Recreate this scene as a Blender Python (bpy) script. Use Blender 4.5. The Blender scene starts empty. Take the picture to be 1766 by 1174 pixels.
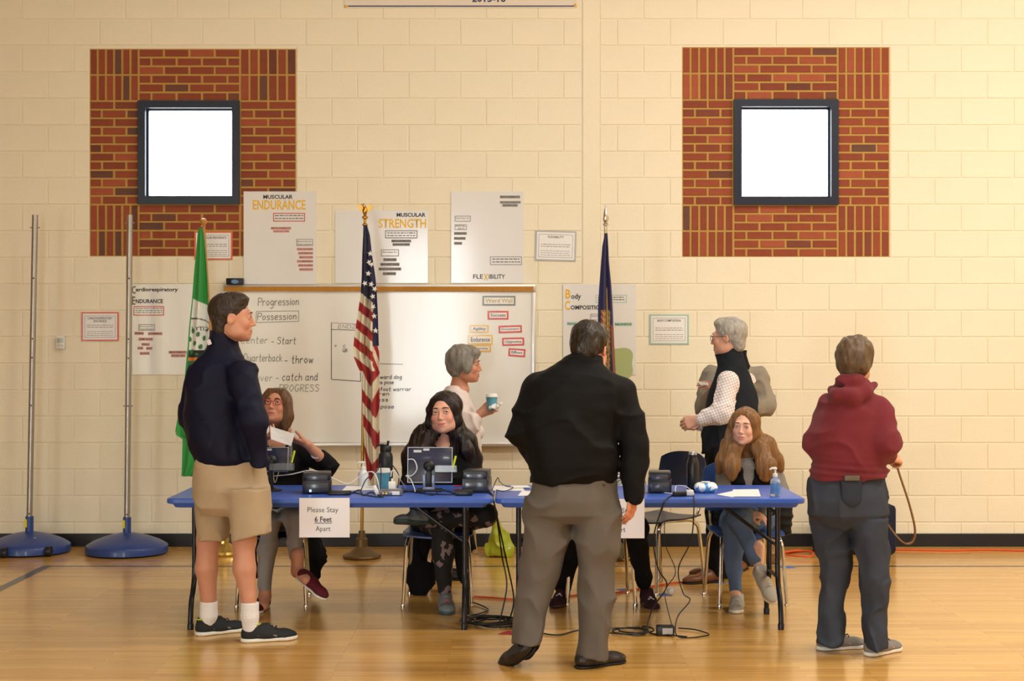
import bpy, bmesh, math, random
import numpy as np
from mathutils import Vector, Matrix, Euler

# ------------------------------------------------------------------ camera, light, exposure
SC = bpy.context.scene
COL = SC.collection
FPX, CAMZ = 2700.0, 1.578                       # focal length in pixels of the 1766 px wide frame, eye height
cam_d = bpy.data.cameras.new('camera')
cam = bpy.data.objects.new('camera', cam_d)
COL.objects.link(cam)
cam.location = (0, 0, CAMZ)
cam.rotation_euler = (math.radians(90), 0, 0)
cam_d.sensor_fit = 'HORIZONTAL'
cam_d.sensor_width = 36.0
cam_d.lens = FPX / 1766.0 * 36.0
cam_d.clip_end = 100
cam_d.dof.use_dof = True; cam_d.dof.focus_distance = 8.9; cam_d.dof.aperture_fstop = 5.6
SC.camera = cam
SC.view_settings.view_transform = 'Standard'
SC.view_settings.look = 'None'
SC.view_settings.gamma = 1.0
SC.view_settings.use_curve_mapping = False
SC.view_settings.exposure = 0.30

world = bpy.data.worlds.new('world')
SC.world = world
world.use_nodes = True
world.node_tree.nodes['Background'].inputs[0].default_value = (0.75, 0.85, 1.0, 1)
world.node_tree.nodes['Background'].inputs[1].default_value = 0.6

CEIL = 6.4
SC.cycles.max_bounces = 6; SC.cycles.diffuse_bounces = 3; SC.cycles.glossy_bounces = 3; SC.cycles.transmission_bounces = 5
LAMPS = []                                       # ceiling lamps of the gym (x, y, watts)
for lx, ly, lw in ((-5.2, 8.2, 2), (-1.6, 8.2, 60), (2.2, 8.2, 230), (5.8, 8.2, 560),
                   (-5.2, 4.2, 4), (-1.6, 4.2, 80), (2.2, 4.2, 340), (5.8, 4.2, 600),
                   (-5.2, -0.6, 4), (-1.6, -0.6, 30), (2.2, -0.6, 170), (5.8, -0.6, 340)):
    ld = bpy.data.lights.new('ceiling_light', 'AREA')
    ld.shape = 'RECTANGLE'; ld.size = 1.15; ld.size_y = 0.55
    ld.energy = lw * 0.30
    ld.color = (1.0, 0.965, 0.90)
    lo = bpy.data.objects.new('ceiling_light', ld)
    lo.location = (lx, ly, CEIL - 0.36)
    COL.objects.link(lo)
    LAMPS.append((lx, ly))

# ------------------------------------------------------------------ helpers
def P(px, py, Y):
    """world point at depth Y that the photograph shows at pixel (px, py)"""
    return Vector(((px - 883.0) * Y / FPX, Y, CAMZ - (py - 587.0) * Y / FPX))

def lin(c):
    c = c / 255.0
    return c / 12.92 if c <= 0.04045 else ((c + 0.055) / 1.055) ** 2.4
def rgb(r, g, b):
    return (lin(r), lin(g), lin(b), 1.0)

MATS = {}
def mat(name, col=None, rough=0.6, metal=0.0, var=0.0, vscale=8.0, bump=0.0, bscale=60.0, stretch=(1, 1, 1),
        coat=0.0, alpha=1.0, trans=0.0, emit=None, estr=0.0, attr=None, objrand=None, sheen=0.0, spec=0.5, ior=1.45, sss=0.0):
    if name in MATS:
        return MATS[name]
    m = bpy.data.materials.new(name)
    m.use_nodes = True
    nt = m.node_tree
    b = nt.nodes['Principled BSDF']
    if col: b.inputs['Base Color'].default_value = col
    b.inputs['Roughness'].default_value = rough
    b.inputs['Metallic'].default_value = metal
    b.inputs['Coat Weight'].default_value = coat
    b.inputs['Coat Roughness'].default_value = 0.08
    b.inputs['Alpha'].default_value = alpha
    b.inputs['Transmission Weight'].default_value = trans
    b.inputs['Sheen Weight'].default_value = sheen
    b.inputs['Specular IOR Level'].default_value = spec
    b.inputs['IOR'].default_value = ior
    if sss:
        b.inputs['Subsurface Weight'].default_value = sss
        b.inputs['Subsurface Radius'].default_value = (0.012, 0.005, 0.003)
        b.inputs['Subsurface Scale'].default_value = 1.0
    if emit:
        b.inputs['Emission Color'].default_value = emit
        b.inputs['Emission Strength'].default_value = estr
    tc = nt.nodes.new('ShaderNodeTexCoord')
    mp = nt.nodes.new('ShaderNodeMapping')
    mp.inputs['Scale'].default_value = stretch
    nt.links.new(tc.outputs['Object'], mp.inputs['Vector'])
    src = None
    if attr:
        a = nt.nodes.new('ShaderNodeAttribute'); a.attribute_name = attr
        src = a.outputs['Color']
    if objrand:
        oi = nt.nodes.new('ShaderNodeObjectInfo')
        rp = nt.nodes.new('ShaderNodeValToRGB')
        els = rp.color_ramp.elements
        while len(els) < len(objrand): els.new(0.5)
        for e, (pos, c) in zip(els, objrand):
            e.position = pos; e.color = c
        nt.links.new(oi.outputs['Random'], rp.inputs[0])
        src = rp.outputs[0]
    if var:
        n = nt.nodes.new('ShaderNodeTexNoise'); n.inputs['Scale'].default_value = vscale; n.inputs['Detail'].default_value = 4
        nt.links.new(mp.outputs[0], n.inputs['Vector'])
        mr = nt.nodes.new('ShaderNodeMapRange')
        mr.inputs[1].default_value = 0.25; mr.inputs[2].default_value = 0.75
        mr.inputs[3].default_value = 1 - var; mr.inputs[4].default_value = 1 + var
        nt.links.new(n.outputs[0], mr.inputs[0])
        mx = nt.nodes.new('ShaderNodeVectorMath'); mx.operation = 'SCALE'
        if src is not None: nt.links.new(src, mx.inputs[0])
        else: mx.inputs[0].default_value = col[:3]
        nt.links.new(mr.outputs[0], mx.inputs['Scale'])
        src = mx.outputs[0]
    if src is not None:
        nt.links.new(src, b.inputs['Base Color'])
    if bump:
        n2 = nt.nodes.new('ShaderNodeTexNoise'); n2.inputs['Scale'].default_value = bscale; n2.inputs['Detail'].default_value = 3
        nt.links.new(mp.outputs[0], n2.inputs['Vector'])
        bp = nt.nodes.new('ShaderNodeBump'); bp.inputs['Strength'].default_value = bump; bp.inputs['Distance'].default_value = 0.01
        nt.links.new(n2.outputs[0], bp.inputs['Height'])
        nt.links.new(bp.outputs[0], b.inputs['Normal'])
    MATS[name] = m
    return m

def tag(o, label=None, cat=None, group=None, kind=None):
    if label: o['label'] = label
    if cat: o['category'] = cat
    if group: o['group'] = group
    if kind: o['kind'] = kind
    return o

def empty(name, loc, label=None, cat=None, group=None, rz=0.0):
    o = bpy.data.objects.new(name, None)
    o.empty_display_size = 0.1
    o.location = loc; o.rotation_euler = (0, 0, rz)
    COL.objects.link(o)
    return tag(o, label, cat, group)

def link_mesh(name, me, parent=None, material=None):
    if material is not None and not me.materials: me.materials.append(material)
    o = bpy.data.objects.new(name, me)
    COL.objects.link(o)
    if parent is not None:
        o.parent = parent
        o.matrix_parent_inverse = parent_world(parent).inverted()
    return o

def parent_world(p):
    m = Matrix.LocRotScale(p.location, p.rotation_euler, p.scale)
    if p.parent is not None:
        m = parent_world(p.parent) @ p.matrix_parent_inverse @ m
    return m

class MB:
    """collects shapes (world coordinates) and links them as one mesh object"""
    def __init__(s): s.v = []; s.f = []
    def add(s, vs, fs):
        n = len(s.v); s.v += [tuple(v) for v in vs]; s.f += [tuple(i + n for i in f) for f in fs]; return s
    def box(s, lo, hi, c=0.0, R=None, at=None):
        """box lo..hi with chamfered edges c, optionally turned by R about at"""
        lo = Vector(lo); hi = Vector(hi)
        if c <= 0:
            vs = [Vector((x, y, z)) for z in (lo.z, hi.z) for y in (lo.y, hi.y) for x in (lo.x, hi.x)]
            fs = [(0, 2, 3, 1), (4, 5, 7, 6), (0, 1, 5, 4), (2, 6, 7, 3), (0, 4, 6, 2), (1, 3, 7, 5)]
        else:
            bm = bmesh.new()
            bmesh.ops.create_cube(bm, size=1.0)
            d = hi - lo; m = (hi + lo) / 2
            for v in bm.verts: v.co = Vector((v.co.x * d.x, v.co.y * d.y, v.co.z * d.z)) + m
            bmesh.ops.bevel(bm, geom=list(bm.edges), offset=min(c, min(d) * 0.45), segments=2, profile=0.5, affect='EDGES')
            bm.verts.index_update()
            vs = [v.co.copy() for v in bm.verts]; fs = [tuple(v.index for v in f.verts) for f in bm.faces]
            bm.free()
        if R is not None:
            at = Vector(at) if at is not None else (lo + hi) / 2
            vs = [R @ (v - at) + at for v in vs]
        return s.add(vs, fs)
    def tube(s, pts, r, n=10, caps=True, closed=False):
        """tube along points; r a number or one radius for each point"""
        pts = [Vector(p) for p in pts]
        k = len(pts); rr = r if isinstance(r, (list, tuple)) else [r] * k
        base = len(s.v); up = None
        for i, p in enumerate(pts):
            a = pts[(i - 1) % k] if (i > 0 or closed) else p
            b = pts[(i + 1) % k] if (i < k - 1 or closed) else p
            t = (b - a).normalized()
            if up is None:
                up = t.orthogonal().normalized()
            else:
                up = (up - t * up.dot(t))
                up = up.normalized() if up.length > 1e-6 else t.orthogonal().normalized()
            w = t.cross(up)
            for j in range(n):
                a_ = 2 * math.pi * j / n
                s.v.append(tuple(p + (up * math.cos(a_) + w * math.sin(a_)) * rr[i]))
        for i in range(k if closed else k - 1):
            for j in range(n):
                i2 = (i + 1) % k
                s.f.append((base + i * n + j, base + i * n + (j + 1) % n, base + i2 * n + (j + 1) % n, base + i2 * n + j))
        if caps and not closed:
            s.f.append(tuple(base + j for j in reversed(range(n))))
            s.f.append(tuple(base + (k - 1) * n + j for j in range(n)))
        return s
    def lathe(s, c, prof, n=24, axis=None, R=None):
        """profile [(radius, height)...] turned about the vertical through c (or R @ z)"""
        c = Vector(c); base = len(s.v); k = len(prof)
        for (r, h) in prof:
            for j in range(n):
                a = 2 * math.pi * j / n
                v = Vector((r * math.cos(a), r * math.sin(a), h))
                s.v.append(tuple(c + (R @ v if R is not None else v)))
        for i in range(k - 1):
            for j in range(n):
                s.f.append((base + i * n + j, base + i * n + (j + 1) % n, base + (i + 1) * n + (j + 1) % n, base + (i + 1) * n + j))
        s.f.append(tuple(base + j for j in reversed(range(n))))
        s.f.append(tuple(base + (k - 1) * n + j for j in range(n)))
        return s
    def prism(s, poly, o, u, v, w, t):
        """polygon [(a, b)...] in plane o + a u + b v, pushed t along w"""
        o, u, v, w = Vector(o), Vector(u), Vector(v), Vector(w); n = len(poly)
        vs = [o + u * a + v * b for a, b in poly] + [o + u * a + v * b + w * t for a, b in poly]
        fs = [tuple(range(n)), tuple(reversed(range(n, 2 * n)))] + [(i, i + n, (i + 1) % n + n, (i + 1) % n) for i in range(n)]
        return s.add(vs, fs)
    def mesh(s, name, smooth=True, ang=0.6):
        me = bpy.data.meshes.new(name)
        me.from_pydata(s.v, [], s.f); me.update()
        bm = bmesh.new(); bm.from_mesh(me); bmesh.ops.recalc_face_normals(bm, faces=bm.faces); bm.to_mesh(me); bm.free()
        if smooth:
            me.shade_smooth(); me.set_sharp_from_angle(angle=ang)
        return me
    def build(s, name, m, parent=None, smooth=True, ang=0.6):
        return link_mesh(name, s.mesh(name, smooth, ang), parent, m)

def spline(pts, n=8):
    """Catmull-Rom through the points"""
    pts = [Vector(p) for p in pts]; out = []
    for i in range(len(pts) - 1):
        p0 = pts[max(i - 1, 0)]; p1 = pts[i]; p2 = pts[i + 1]; p3 = pts[min(i + 2, len(pts) - 1)]
        for k in range(n):
            t = k / n
            out.append(0.5 * ((2 * p1) + (p2 - p0) * t + (2 * p0 - 5 * p1 + 4 * p2 - p3) * t * t + (3 * p1 - p0 - 3 * p2 + p3) * t ** 3))
    out.append(pts[-1]); return out

def text(s, size, at, parent, m, align='LEFT', bold=0.0, sx=1.0, rot=0.0, mirror=False, R=None, name='lettering', shear=0.0):
    """flat lettering facing the camera side (-Y), baseline start / centre at the point"""
    cu = bpy.data.curves.new('t', 'FONT')
    cu.body = s; cu.size = size; cu.align_x = align; cu.offset = bold * size; cu.shear = shear; cu.resolution_u = 2
    o = bpy.data.objects.new('t', cu)
    me = bpy.data.meshes.new_from_object(o)
    bpy.data.objects.remove(o); bpy.data.curves.remove(cu)
    T = Matrix.Translation(Vector(at)) @ (R.to_4x4() if R is not None else Matrix.Identity(4)) @ Matrix.Rotation(rot, 4, 'Y') @ Matrix.Rotation(math.pi / 2, 4, 'X') @ Matrix.Diagonal((-sx if mirror else sx, 1, 1, 1))
    me.transform(T)
    if mirror: me.flip_normals()
    me.materials.clear()
    return link_mesh(name, me, parent, m)

# ------------------------------------------------------------------ the gym: floor, walls, ceiling
WY = 12.0                                        # the block wall
WS = FPX / WY                                    # 225 px to the metre there
RX0, RX1, RY0 = -7.6, 8.6, -4.0
m_cream = mat('painted_block', rgb(238, 228, 202), rough=0.55, var=0.035, vscale=2.2, bump=0.22, bscale=90)
m_joint = mat('painted_joint', rgb(236, 225, 198), rough=0.6)
m_base = mat('rubber_base', rgb(26, 27, 34), rough=0.45)
m_navy = mat('window_paint', rgb(17, 30, 52), rough=0.35)
m_pane = mat('daylit_pane', rgb(240, 248, 255), rough=0.4, emit=(0.93, 0.98, 1.0, 1), estr=7.0)

# floor: narrow maple strips
m_floor = bpy.data.materials.new('maple_strip_floor'); m_floor.use_nodes = True
nt = m_floor.node_tree; bs = nt.nodes['Principled BSDF']
tc = nt.nodes.new('ShaderNodeTexCoord')
br = nt.nodes.new('ShaderNodeTexBrick')
br.inputs['Scale'].default_value = 1.0
br.inputs['Brick Width'].default_value = 0.85; br.inputs['Row Height'].default_value = 0.057
br.inputs['Mortar Size'].default_value = 0.0010; br.inputs['Mortar Smooth'].default_value = 0.3; br.inputs['Bias'].default_value = 0.0
br.inputs['Color1'].default_value = rgb(218, 168, 88); br.inputs['Color2'].default_value = rgb(198, 146, 70)
br.inputs['Mortar'].default_value = rgb(170, 115, 55)
br.offset = 0.37; br.offset_frequency = 3
nt.links.new(tc.outputs['Object'], br.inputs['Vector'])
mp = nt.nodes.new('ShaderNodeMapping'); mp.inputs['Scale'].default_value = (0.9, 26, 1)
nt.links.new(tc.outputs['Object'], mp.inputs['Vector'])
nz = nt.nodes.new('ShaderNodeTexNoise'); nz.inputs['Scale'].default_value = 2.2; nz.inputs['Detail'].default_value = 6
nt.links.new(mp.outputs[0], nz.inputs['Vector'])
mr = nt.nodes.new('ShaderNodeMapRange'); mr.inputs[1].default_value = 0.3; mr.inputs[2].default_value = 0.7; mr.inputs[3].default_value = 0.84; mr.inputs[4].default_value = 1.1
nt.links.new(nz.outputs[0], mr.inputs[0])
vm = nt.nodes.new('ShaderNodeVectorMath'); vm.operation = 'SCALE'
nt.links.new(br.outputs['Color'], vm.inputs[0]); nt.links.new(mr.outputs[0], vm.inputs['Scale'])
nt.links.new(vm.outputs[0], bs.inputs['Base Color'])
bs.inputs['Roughness'].default_value = 0.24
bs.inputs['Coat Weight'].default_value = 0.35; bs.inputs['Coat Roughness'].default_value = 0.12
bp = nt.nodes.new('ShaderNodeBump'); bp.inputs['Strength'].default_value = 0.06; bp.inputs['Distance'].default_value = 0.004
nt.links.new(nz.outputs[0], bp.inputs['Height']); nt.links.new(bp.outputs[0], bs.inputs['Normal'])

def struct(name, mb, m, smooth=False, label=None, cat=None):
    o = mb.build(name, m, smooth=smooth)
    return tag(o, label, cat, kind='structure')

floor = struct('floor', MB().box((RX0, RY0, -0.06), (RX1, WY + 0.2, 0.0)), m_floor, label='glossy yellow maple strip gym floor', cat='floor')
m_line = mat('court_line', rgb(52, 56, 60), rough=0.3, coat=0.3)
for lo, hi in (((-3.285, 10.92, 0.0), (RX1, 10.97, 0.0012)), ((-3.285, RY0, 0.0), (-3.22, 10.92, 0.0012))):
    MB().box(lo, hi).build('line_marking', m_line, floor, smooth=False)
ceiling = struct('ceiling', MB().box((RX0, RY0, CEIL), (RX1, WY + 0.2, CEIL + 0.1)), mat('bounce_dimming_ceiling', rgb(176, 164, 140), rough=0.8), label='plain ceiling over the gym darkened to cut bounce light', cat='ceiling')  # unseen ceiling, its tone darkened so less light bounces back
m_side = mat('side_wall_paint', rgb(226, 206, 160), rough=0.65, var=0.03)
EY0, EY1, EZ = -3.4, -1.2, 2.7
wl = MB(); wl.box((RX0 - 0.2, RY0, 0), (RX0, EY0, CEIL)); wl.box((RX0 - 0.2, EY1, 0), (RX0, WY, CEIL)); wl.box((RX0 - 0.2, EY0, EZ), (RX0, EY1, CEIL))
struct('wall_left', wl, mat('bounce_dimming_tan', rgb(176, 146, 98), rough=0.7, var=0.03), label='side wall on the left of the gym toned tan to dim bounce light', cat='wall')  # unseen wall, its tan invented to weaken bounced light on the left
struct('wall_right', MB().box((RX1, RY0, 0), (RX1 + 0.2, WY, CEIL)), m_side, label='cream side wall on the right of the gym', cat='wall')
# rear wall with a tall glazed door bay that the whiteboard mirrors
DX0, DX1, DZ = -2.16, -0.70, 3.55
wr = MB()
wr.box((RX0, RY0 - 0.2, 0), (DX0, RY0, CEIL)); wr.box((DX1, RY0 - 0.2, 0), (RX1, RY0, CEIL)); wr.box((DX0, RY0 - 0.2, DZ), (DX1, RY0, CEIL))
struct('wall_rear', wr, m_side, label='cream wall behind the viewer with a tall glazed door bay', cat='wall')
dr = empty('door_1', ((DX0 + DX1) / 2, RY0 - 0.1, 0)); tag(dr, 'tall glazed double door with transom full of daylight', 'door', kind='structure')
f = MB()
for x in (DX0 + 0.03, DX1 - 0.03, (DX0 + DX1) / 2): f.box((x - 0.03, RY0 - 0.13, 0), (x + 0.03, RY0 - 0.03, DZ))
for z in (0.05, 2.2, DZ - 0.03): f.box((DX0 + 0.06, RY0 - 0.12, z - 0.04), (DX1 - 0.06, RY0 - 0.04, z + 0.04))
f.build('door_frame', m_navy, dr, smooth=False)
m_dpane = mat('daylit_door_pane', rgb(235, 245, 255), rough=0.3, emit=(0.86, 0.95, 1.0, 1), estr=13.0)
MB().box((DX0 + 0.06, RY0 - 0.10, 0.09), (DX1 - 0.06, RY0 - 0.09, DZ - 0.07)).build('pane', m_dpane, dr, smooth=False)

dr = empty('door_2', (RX0 - 0.1, (EY0 + EY1) / 2, 0)); tag(dr, 'glazed exit door letting daylight in from behind on the left', 'door', kind='structure')
f = MB()
for y in (EY0 + 0.03, EY1 - 0.03, (EY0 + EY1) / 2): f.box((RX0 - 0.13, y - 0.03, 0), (RX0 - 0.03, y + 0.03, EZ))
for z in (0.05, EZ - 0.03): f.box((RX0 - 0.12, EY0 + 0.06, z - 0.04), (RX0 - 0.04, EY1 - 0.06, z + 0.04))
f.build('door_frame', m_navy, dr, smooth=False)
MB().box((RX0 - 0.10, EY0 + 0.06, 0.09), (RX0 - 0.09, EY1 - 0.06, EZ - 0.07)).build('pane', mat('bright_door_pane', rgb(235, 245, 255), rough=0.3, emit=(0.80, 0.92, 1.0, 1), estr=26.0), dr, smooth=False)
# ceiling lamp housings
m_house = mat('lamp_housing', rgb(215, 215, 210), rough=0.5)
for i, (lx, ly) in enumerate(LAMPS):
    h = MB()
    h.box((lx - 0.62, ly - 0.32, CEIL - 0.34), (lx + 0.62, ly + 0.32, CEIL - 0.24), 0.02)
    for sx in (-0.45, 0.45): h.box((lx + sx - 0.01, ly - 0.01, CEIL - 0.25), (lx + sx + 0.01, ly + 0.01, CEIL))
    h.build('ceiling_lamp', m_house, ceiling)

# ---------- the block wall
PANELS = ((154.5, 84.0, 511.0, 442.0, 239.0, 174.0, 414.0, 352.5), (1176.5, 81.0, 1534.5, 443.0, 1265.0, 172.0, 1445.0, 353.5))
def wx(px): return (px - 883.0) / WS
def wz(py): return CAMZ - (py - 587.0) / WS
wb = MB(); YB = WY + 0.0045
rects = [(wx(a), wx(c), wz(d), wz(b)) for a, b, c, d, *_ in PANELS]
xs = [RX0, rects[0][0], rects[0][1], rects[1][0], rects[1][1], RX1]
for i in range(5):
    if i in (1, 3):
        r = rects[0] if i == 1 else rects[1]
        wb.box((xs[i], YB, 0), (xs[i + 1], YB + 0.2, r[2])); wb.box((xs[i], YB, r[3]), (xs[i + 1], YB + 0.2, CEIL))
    else:
        wb.box((xs[i], YB, 0), (xs[i + 1], YB + 0.2, CEIL))
wall = struct('wall_back', wb, m_joint, label='cream painted concrete block wall with two brick window panels', cat='wall')

def slab(x0, x1, z0, z1, y=WY, d=0.006, c=0.004):
    """front face with chamfered rim: one block, brick or tile of the wall"""
    mb = MB()
    a = [(x0, y + d, z0), (x1, y + d, z0), (x1, y + d, z1), (x0, y + d, z1)]
    b = [(x0 + c * .4, y + c, z0 + c * .4), (x1 - c * .4, y + c, z0 + c * .4), (x1 - c * .4, y + c, z1 - c * .4), (x0 + c * .4, y + c, z1 - c * .4)]
    e = [(x0 + c, y, z0 + c), (x1 - c, y, z0 + c), (x1 - c, y, z1 - c), (x0 + c, y, z1 - c)]
    fs = [(8, 9, 10, 11)]
    for i in range(4):
        j = (i + 1) % 4
        fs += [(i, j, j + 4, i + 4), (i + 4, j + 4, j + 8, i + 8)]
    return mb.add(a + b + e, fs)

block_mesh = {}
stuff = MB(); G = 0.004
rowh = 45.66
STRIP = (1003.5, 1034.0)
n_block = 0
k0 = -int((490 - (-560)) / rowh); k1 = 10
for k in range(k0, k1):
    yt, yb_ = 490 + k * rowh, 490 + (k + 1) * rowh
    z1, z0 = wz(yt), max(wz(yb_), 0.0)
    for side in (0, 1):
        if side == 0:
            sp = 88.9; ph = 126.7 + (0 if k % 2 else sp / 2); lo, hi = 883 + RX0 * WS, STRIP[0]
        else:
            sp = 91.2; ph = 1109.5 + (0 if k % 2 else sp / 2); lo, hi = STRIP[1], 883 + RX1 * WS
        n = math.ceil((lo - ph) / sp) - 1
        while ph + n * sp < hi:
            a, b = max(ph + n * sp, lo), min(ph + (n + 1) * sp, hi); n += 1
            if b - a < 6: continue
            pieces = [(a, b, z0, z1)]
            for (pa, pt, pb, pd, *_r) in PANELS:     # leave the brick panels free
                out = []
                for (a_, b_, q0, q1) in pieces:
                    t, d = wz(pt), wz(pd)
                    if b_ <= pa + 1 or a_ >= pb - 1 or q1 <= d + .004 or q0 >= t - .004: out.append((a_, b_, q0, q1)); continue
                    if a_ < pa - 4: out.append((a_, pa, q0, q1))
                    if b_ > pb + 4: out.append((pb, b_, q0, q1))
                    ma, mb_ = max(a_, pa), min(b_, pb)
                    if q1 > t + 0.03: out.append((ma, mb_, t, q1))
                    if q0 < d - 0.03: out.append((ma, mb_, q0, d))
                pieces = out
            for (a_, b_, q0, q1) in pieces:
                x0, x1 = wx(a_) + G, wx(b_) - G
                if x1 - x0 < 0.01 or q1 - q0 < 0.02: continue
                inview = a_ > -60 and b_ < 1826 and yb_ > 10 and yt < 915
                hid = 440 < a_ and b_ < 924 and 500 < yt and yb_ < 760
                if inview and not hid and n_block < 300:
                    w, h = round(x1 - x0, 4), round(q1 - q0 - 2 * G, 4)
                    key = (w, h)
                    if key not in block_mesh:
                        block_mesh[key] = slab(-w / 2, w / 2, -h / 2, h / 2, 0).mesh('block', False)
                        block_mesh[key].materials.append(m_cream)
                    o = bpy.data.objects.new('block', block_mesh[key]); COL.objects.link(o); o.parent = wall
                    o.location = ((x0 + x1) / 2, WY, (q0 + q1) / 2); n_block += 1
                else:
                    s_ = slab(x0, x1, q0 + G, q1 - G); stuff.add(s_.v, s_.f)
o = stuff.build('block_rows', m_cream, wall, smooth=False); tag(o, kind='stuff')
MB().box((wx(STRIP[0]) + .006, WY - 0.004, 0.0), (wx(STRIP[1]), WY + 0.008, CEIL), 0.003).build('control_joint_cover', m_cream, wall, smooth=False)
struct('baseboard_back', MB().box((RX0, WY - 0.012, 0.0), (RX1, WY + 0.004, 0.1), 0.004), m_base, label='black rubber base along the block wall', cat='baseboard')

# ---------- brick panels round the windows
m_mortar = mat('ochre_mortar', rgb(186, 148, 76), rough=0.85, bump=0.3, bscale=160)
m_brick = mat('red_brick', rough=0.75, var=0.12, vscale=14, bump=0.35, bscale=120,
              objrand=[(0.0, rgb(110, 52, 36)), (0.05, rgb(100, 66, 54)), (0.12, rgb(132, 62, 38)), (0.5, rgb(142, 66, 38)), (0.85, rgb(150, 72, 42)), (1.0, rgb(166, 84, 54))])
random.seed(4)
brick_mesh = {}
def brick(panel, x0, x1, z0, z1):
    j = 0.0062
    x0 += j + random.uniform(0, .002); x1 -= j + random.uniform(0, .002); z0 += j; z1 -= j
    if x1 - x0 < 0.02: return
    w, h = round(x1 - x0, 3), round(z1 - z0, 3)
    if (w, h) not in brick_mesh:
        me = slab(-w / 2, w / 2, -h / 2, h / 2, 0, 0.009, 0.003).mesh('brick', False); me.materials.append(m_brick); brick_mesh[(w, h)] = me
    o = bpy.data.objects.new('brick', brick_mesh[(w, h)]); COL.objects.link(o); o.parent = panel
    o.location = ((x0 + x1) / 2, WY - 0.001 + random.uniform(-.001, .001), (z0 + z1) / 2)
for pi, (a, t, b, d, wa, wt, wb_, wd) in enumerate(PANELS):
    X0, X1, Z0, Z1 = wx(a), wx(b), wz(d), wz(t)
    U0, U1, V0, V1 = wx(wa), wx(wb_), wz(wd), wz(wt)
    mb = MB(); y0, y1 = WY + 0.004, WY + 0.2
    mb.box((X0, y0, Z0), (U0 + .02, y1, Z1)); mb.box((U1 - .02, y0, Z0), (X1, y1, Z1))
    mb.box((U0 + .02, y0, Z0), (U1 - .02, y1, V0 + .02)); mb.box((U0 + .02, y0, V1 - .02), (U1 - .02, y1, Z1))
    panel = mb.build('brick_panel', m_mortar, wall, smooth=False)
    for (cx0, cx1) in ((X0, U0), (U1, X1)):
        for (cz0, cz1) in ((Z0, V0), (V1, Z1)):
            for i in range(6):
                for r in range(2):
                    w = (cx1 - cx0) / 6; h = (cz1 - cz0) / 2
                    brick(panel, cx0 + i * w, cx0 + (i + 1) * w, cz0 + r * h, cz0 + (r + 1) * h)
    def coursed(x0, x1, z0, z1, rows, L):
        h = (z1 - z0) / rows
        for r in range(rows):
            x = x0 - (0 if r % 2 else L * 0.5)
            while x < x1 - .012:
                brick(panel, max(x, x0), min(x + L, x1), z0 + r * h, z0 + (r + 1) * h); x += L
    coursed(U0, U1, V1, Z1, 6, (U1 - U0) / 4.0); coursed(U0, U1, Z0, V0, 6, (U1 - U0) / 4.0)
    coursed(X0, U0, V0, V1, 12, (U0 - X0) / 2); coursed(U1, X1, V0, V1, 12, (X1 - U1) / 2)
    # window
    win = empty('window_%d' % (pi + 1), ((U0 + U1) / 2, WY, V0))
    tag(win, ['square navy framed window glowing white in the brick panel over the whiteboard end', 'square navy framed window glowing white in the right brick panel'][pi], 'window', kind='structure')
    fw = 0.056
    f = MB()
    for lo, hi in (((U0, V0), (U1, V0 + fw)), ((U0, V1 - fw), (U1, V1)), ((U0, V0 + fw), (U0 + fw, V1 - fw)), ((U1 - fw, V0 + fw), (U1, V1 - fw))):
        f.box((lo[0], WY - 0.03, lo[1]), (hi[0], WY + 0.17, hi[1]))
    f.build('window_frame', m_navy, win, smooth=False)
    f = MB(); s = 0.014; q = fw
    for lo, hi in (((U0 + q, V0 + q), (U1 - q, V0 + q + s)), ((U0 + q, V1 - q - s), (U1 - q, V1 - q)), ((U0 + q, V0 + q + s), (U0 + q + s, V1 - q - s)), ((U1 - q - s, V0 + q + s), (U1 - q, V1 - q - s))):
        f.box((lo[0], WY + 0.035, lo[1]), (hi[0], WY + 0.075, hi[1]))
    f.build('sash', m_navy, win, smooth=False)
    MB().box((U0 + q, WY + 0.13, V0 + q), (U1 - q, WY + 0.14, V1 - q)).build('pane', m_pane, win, smooth=False)

# ------------------------------------------------------------------ things on the block wall
m_ink = mat('black_print', rgb(28, 27, 28), rough=0.5)
m_grey = mat('grey_print', rgb(150, 146, 142), rough=0.5)
m_gold = mat('gold_print', rgb(214, 164, 22), rough=0.35, metal=0.3)
m_lam = mat('laminated_poster', rgb(226, 224, 222), rough=0.16, coat=0.5, bump=0.12, bscale=5.0)
m_paper = mat('white_paper', rgb(238, 236, 234), rough=0.7)
def ptext(s, x0, x1, yb, cap, Y, parent, m, bold=0.0, name='lettering', mirror=False, rot=0.0):
    """lettering that spans pixels x0..x1 with its baseline at pixel yb and capitals cap pixels high, at depth Y"""
    a = P(x0, yb, Y); b = P(x1, yb, Y)
    sz = cap * Y / FPX / 0.70
    o = text(s, sz, (0, 0, 0), None, m, bold=bold, mirror=mirror, name=name)
    me = o.data
    xs = [v.co.x for v in me.vertices]
    if not xs: return o
    lo, hi = min(xs), max(xs); k = (b.x - a.x) / max(hi - lo, 1e-6)
    R = Matrix.Rotation(rot, 3, 'Y')
    for v in me.vertices:
        q = R @ Vector(((v.co.x - lo) * k, 0, v.co.z))
        v.co = q + a
    o.parent = parent; o.matrix_parent_inverse = parent_world(parent).inverted()
    return o
def prect(x0, y0, x1, y1, Y, t=0.001):
    a = P(x0, y1, Y); b = P(x1, y0, Y)
    return MB().box((a.x, Y, a.z), (b.x, Y + t, b.z))
def frame_rect(x0, y0, x1, y1, w, Y, parent, m, name='print_frame', t=0.0008):
    mb = MB()
    for q in ((x0, y0, x1, y0 + w), (x0, y1 - w, x1, y1), (x0, y0 + w, x0 + w, y1 - w), (x1 - w, y0 + w, x1, y1 - w)):
        p = prect(*q, Y, t); mb.add(p.v, p.f)
    return mb.build(name, m, parent, smooth=False)
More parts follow.
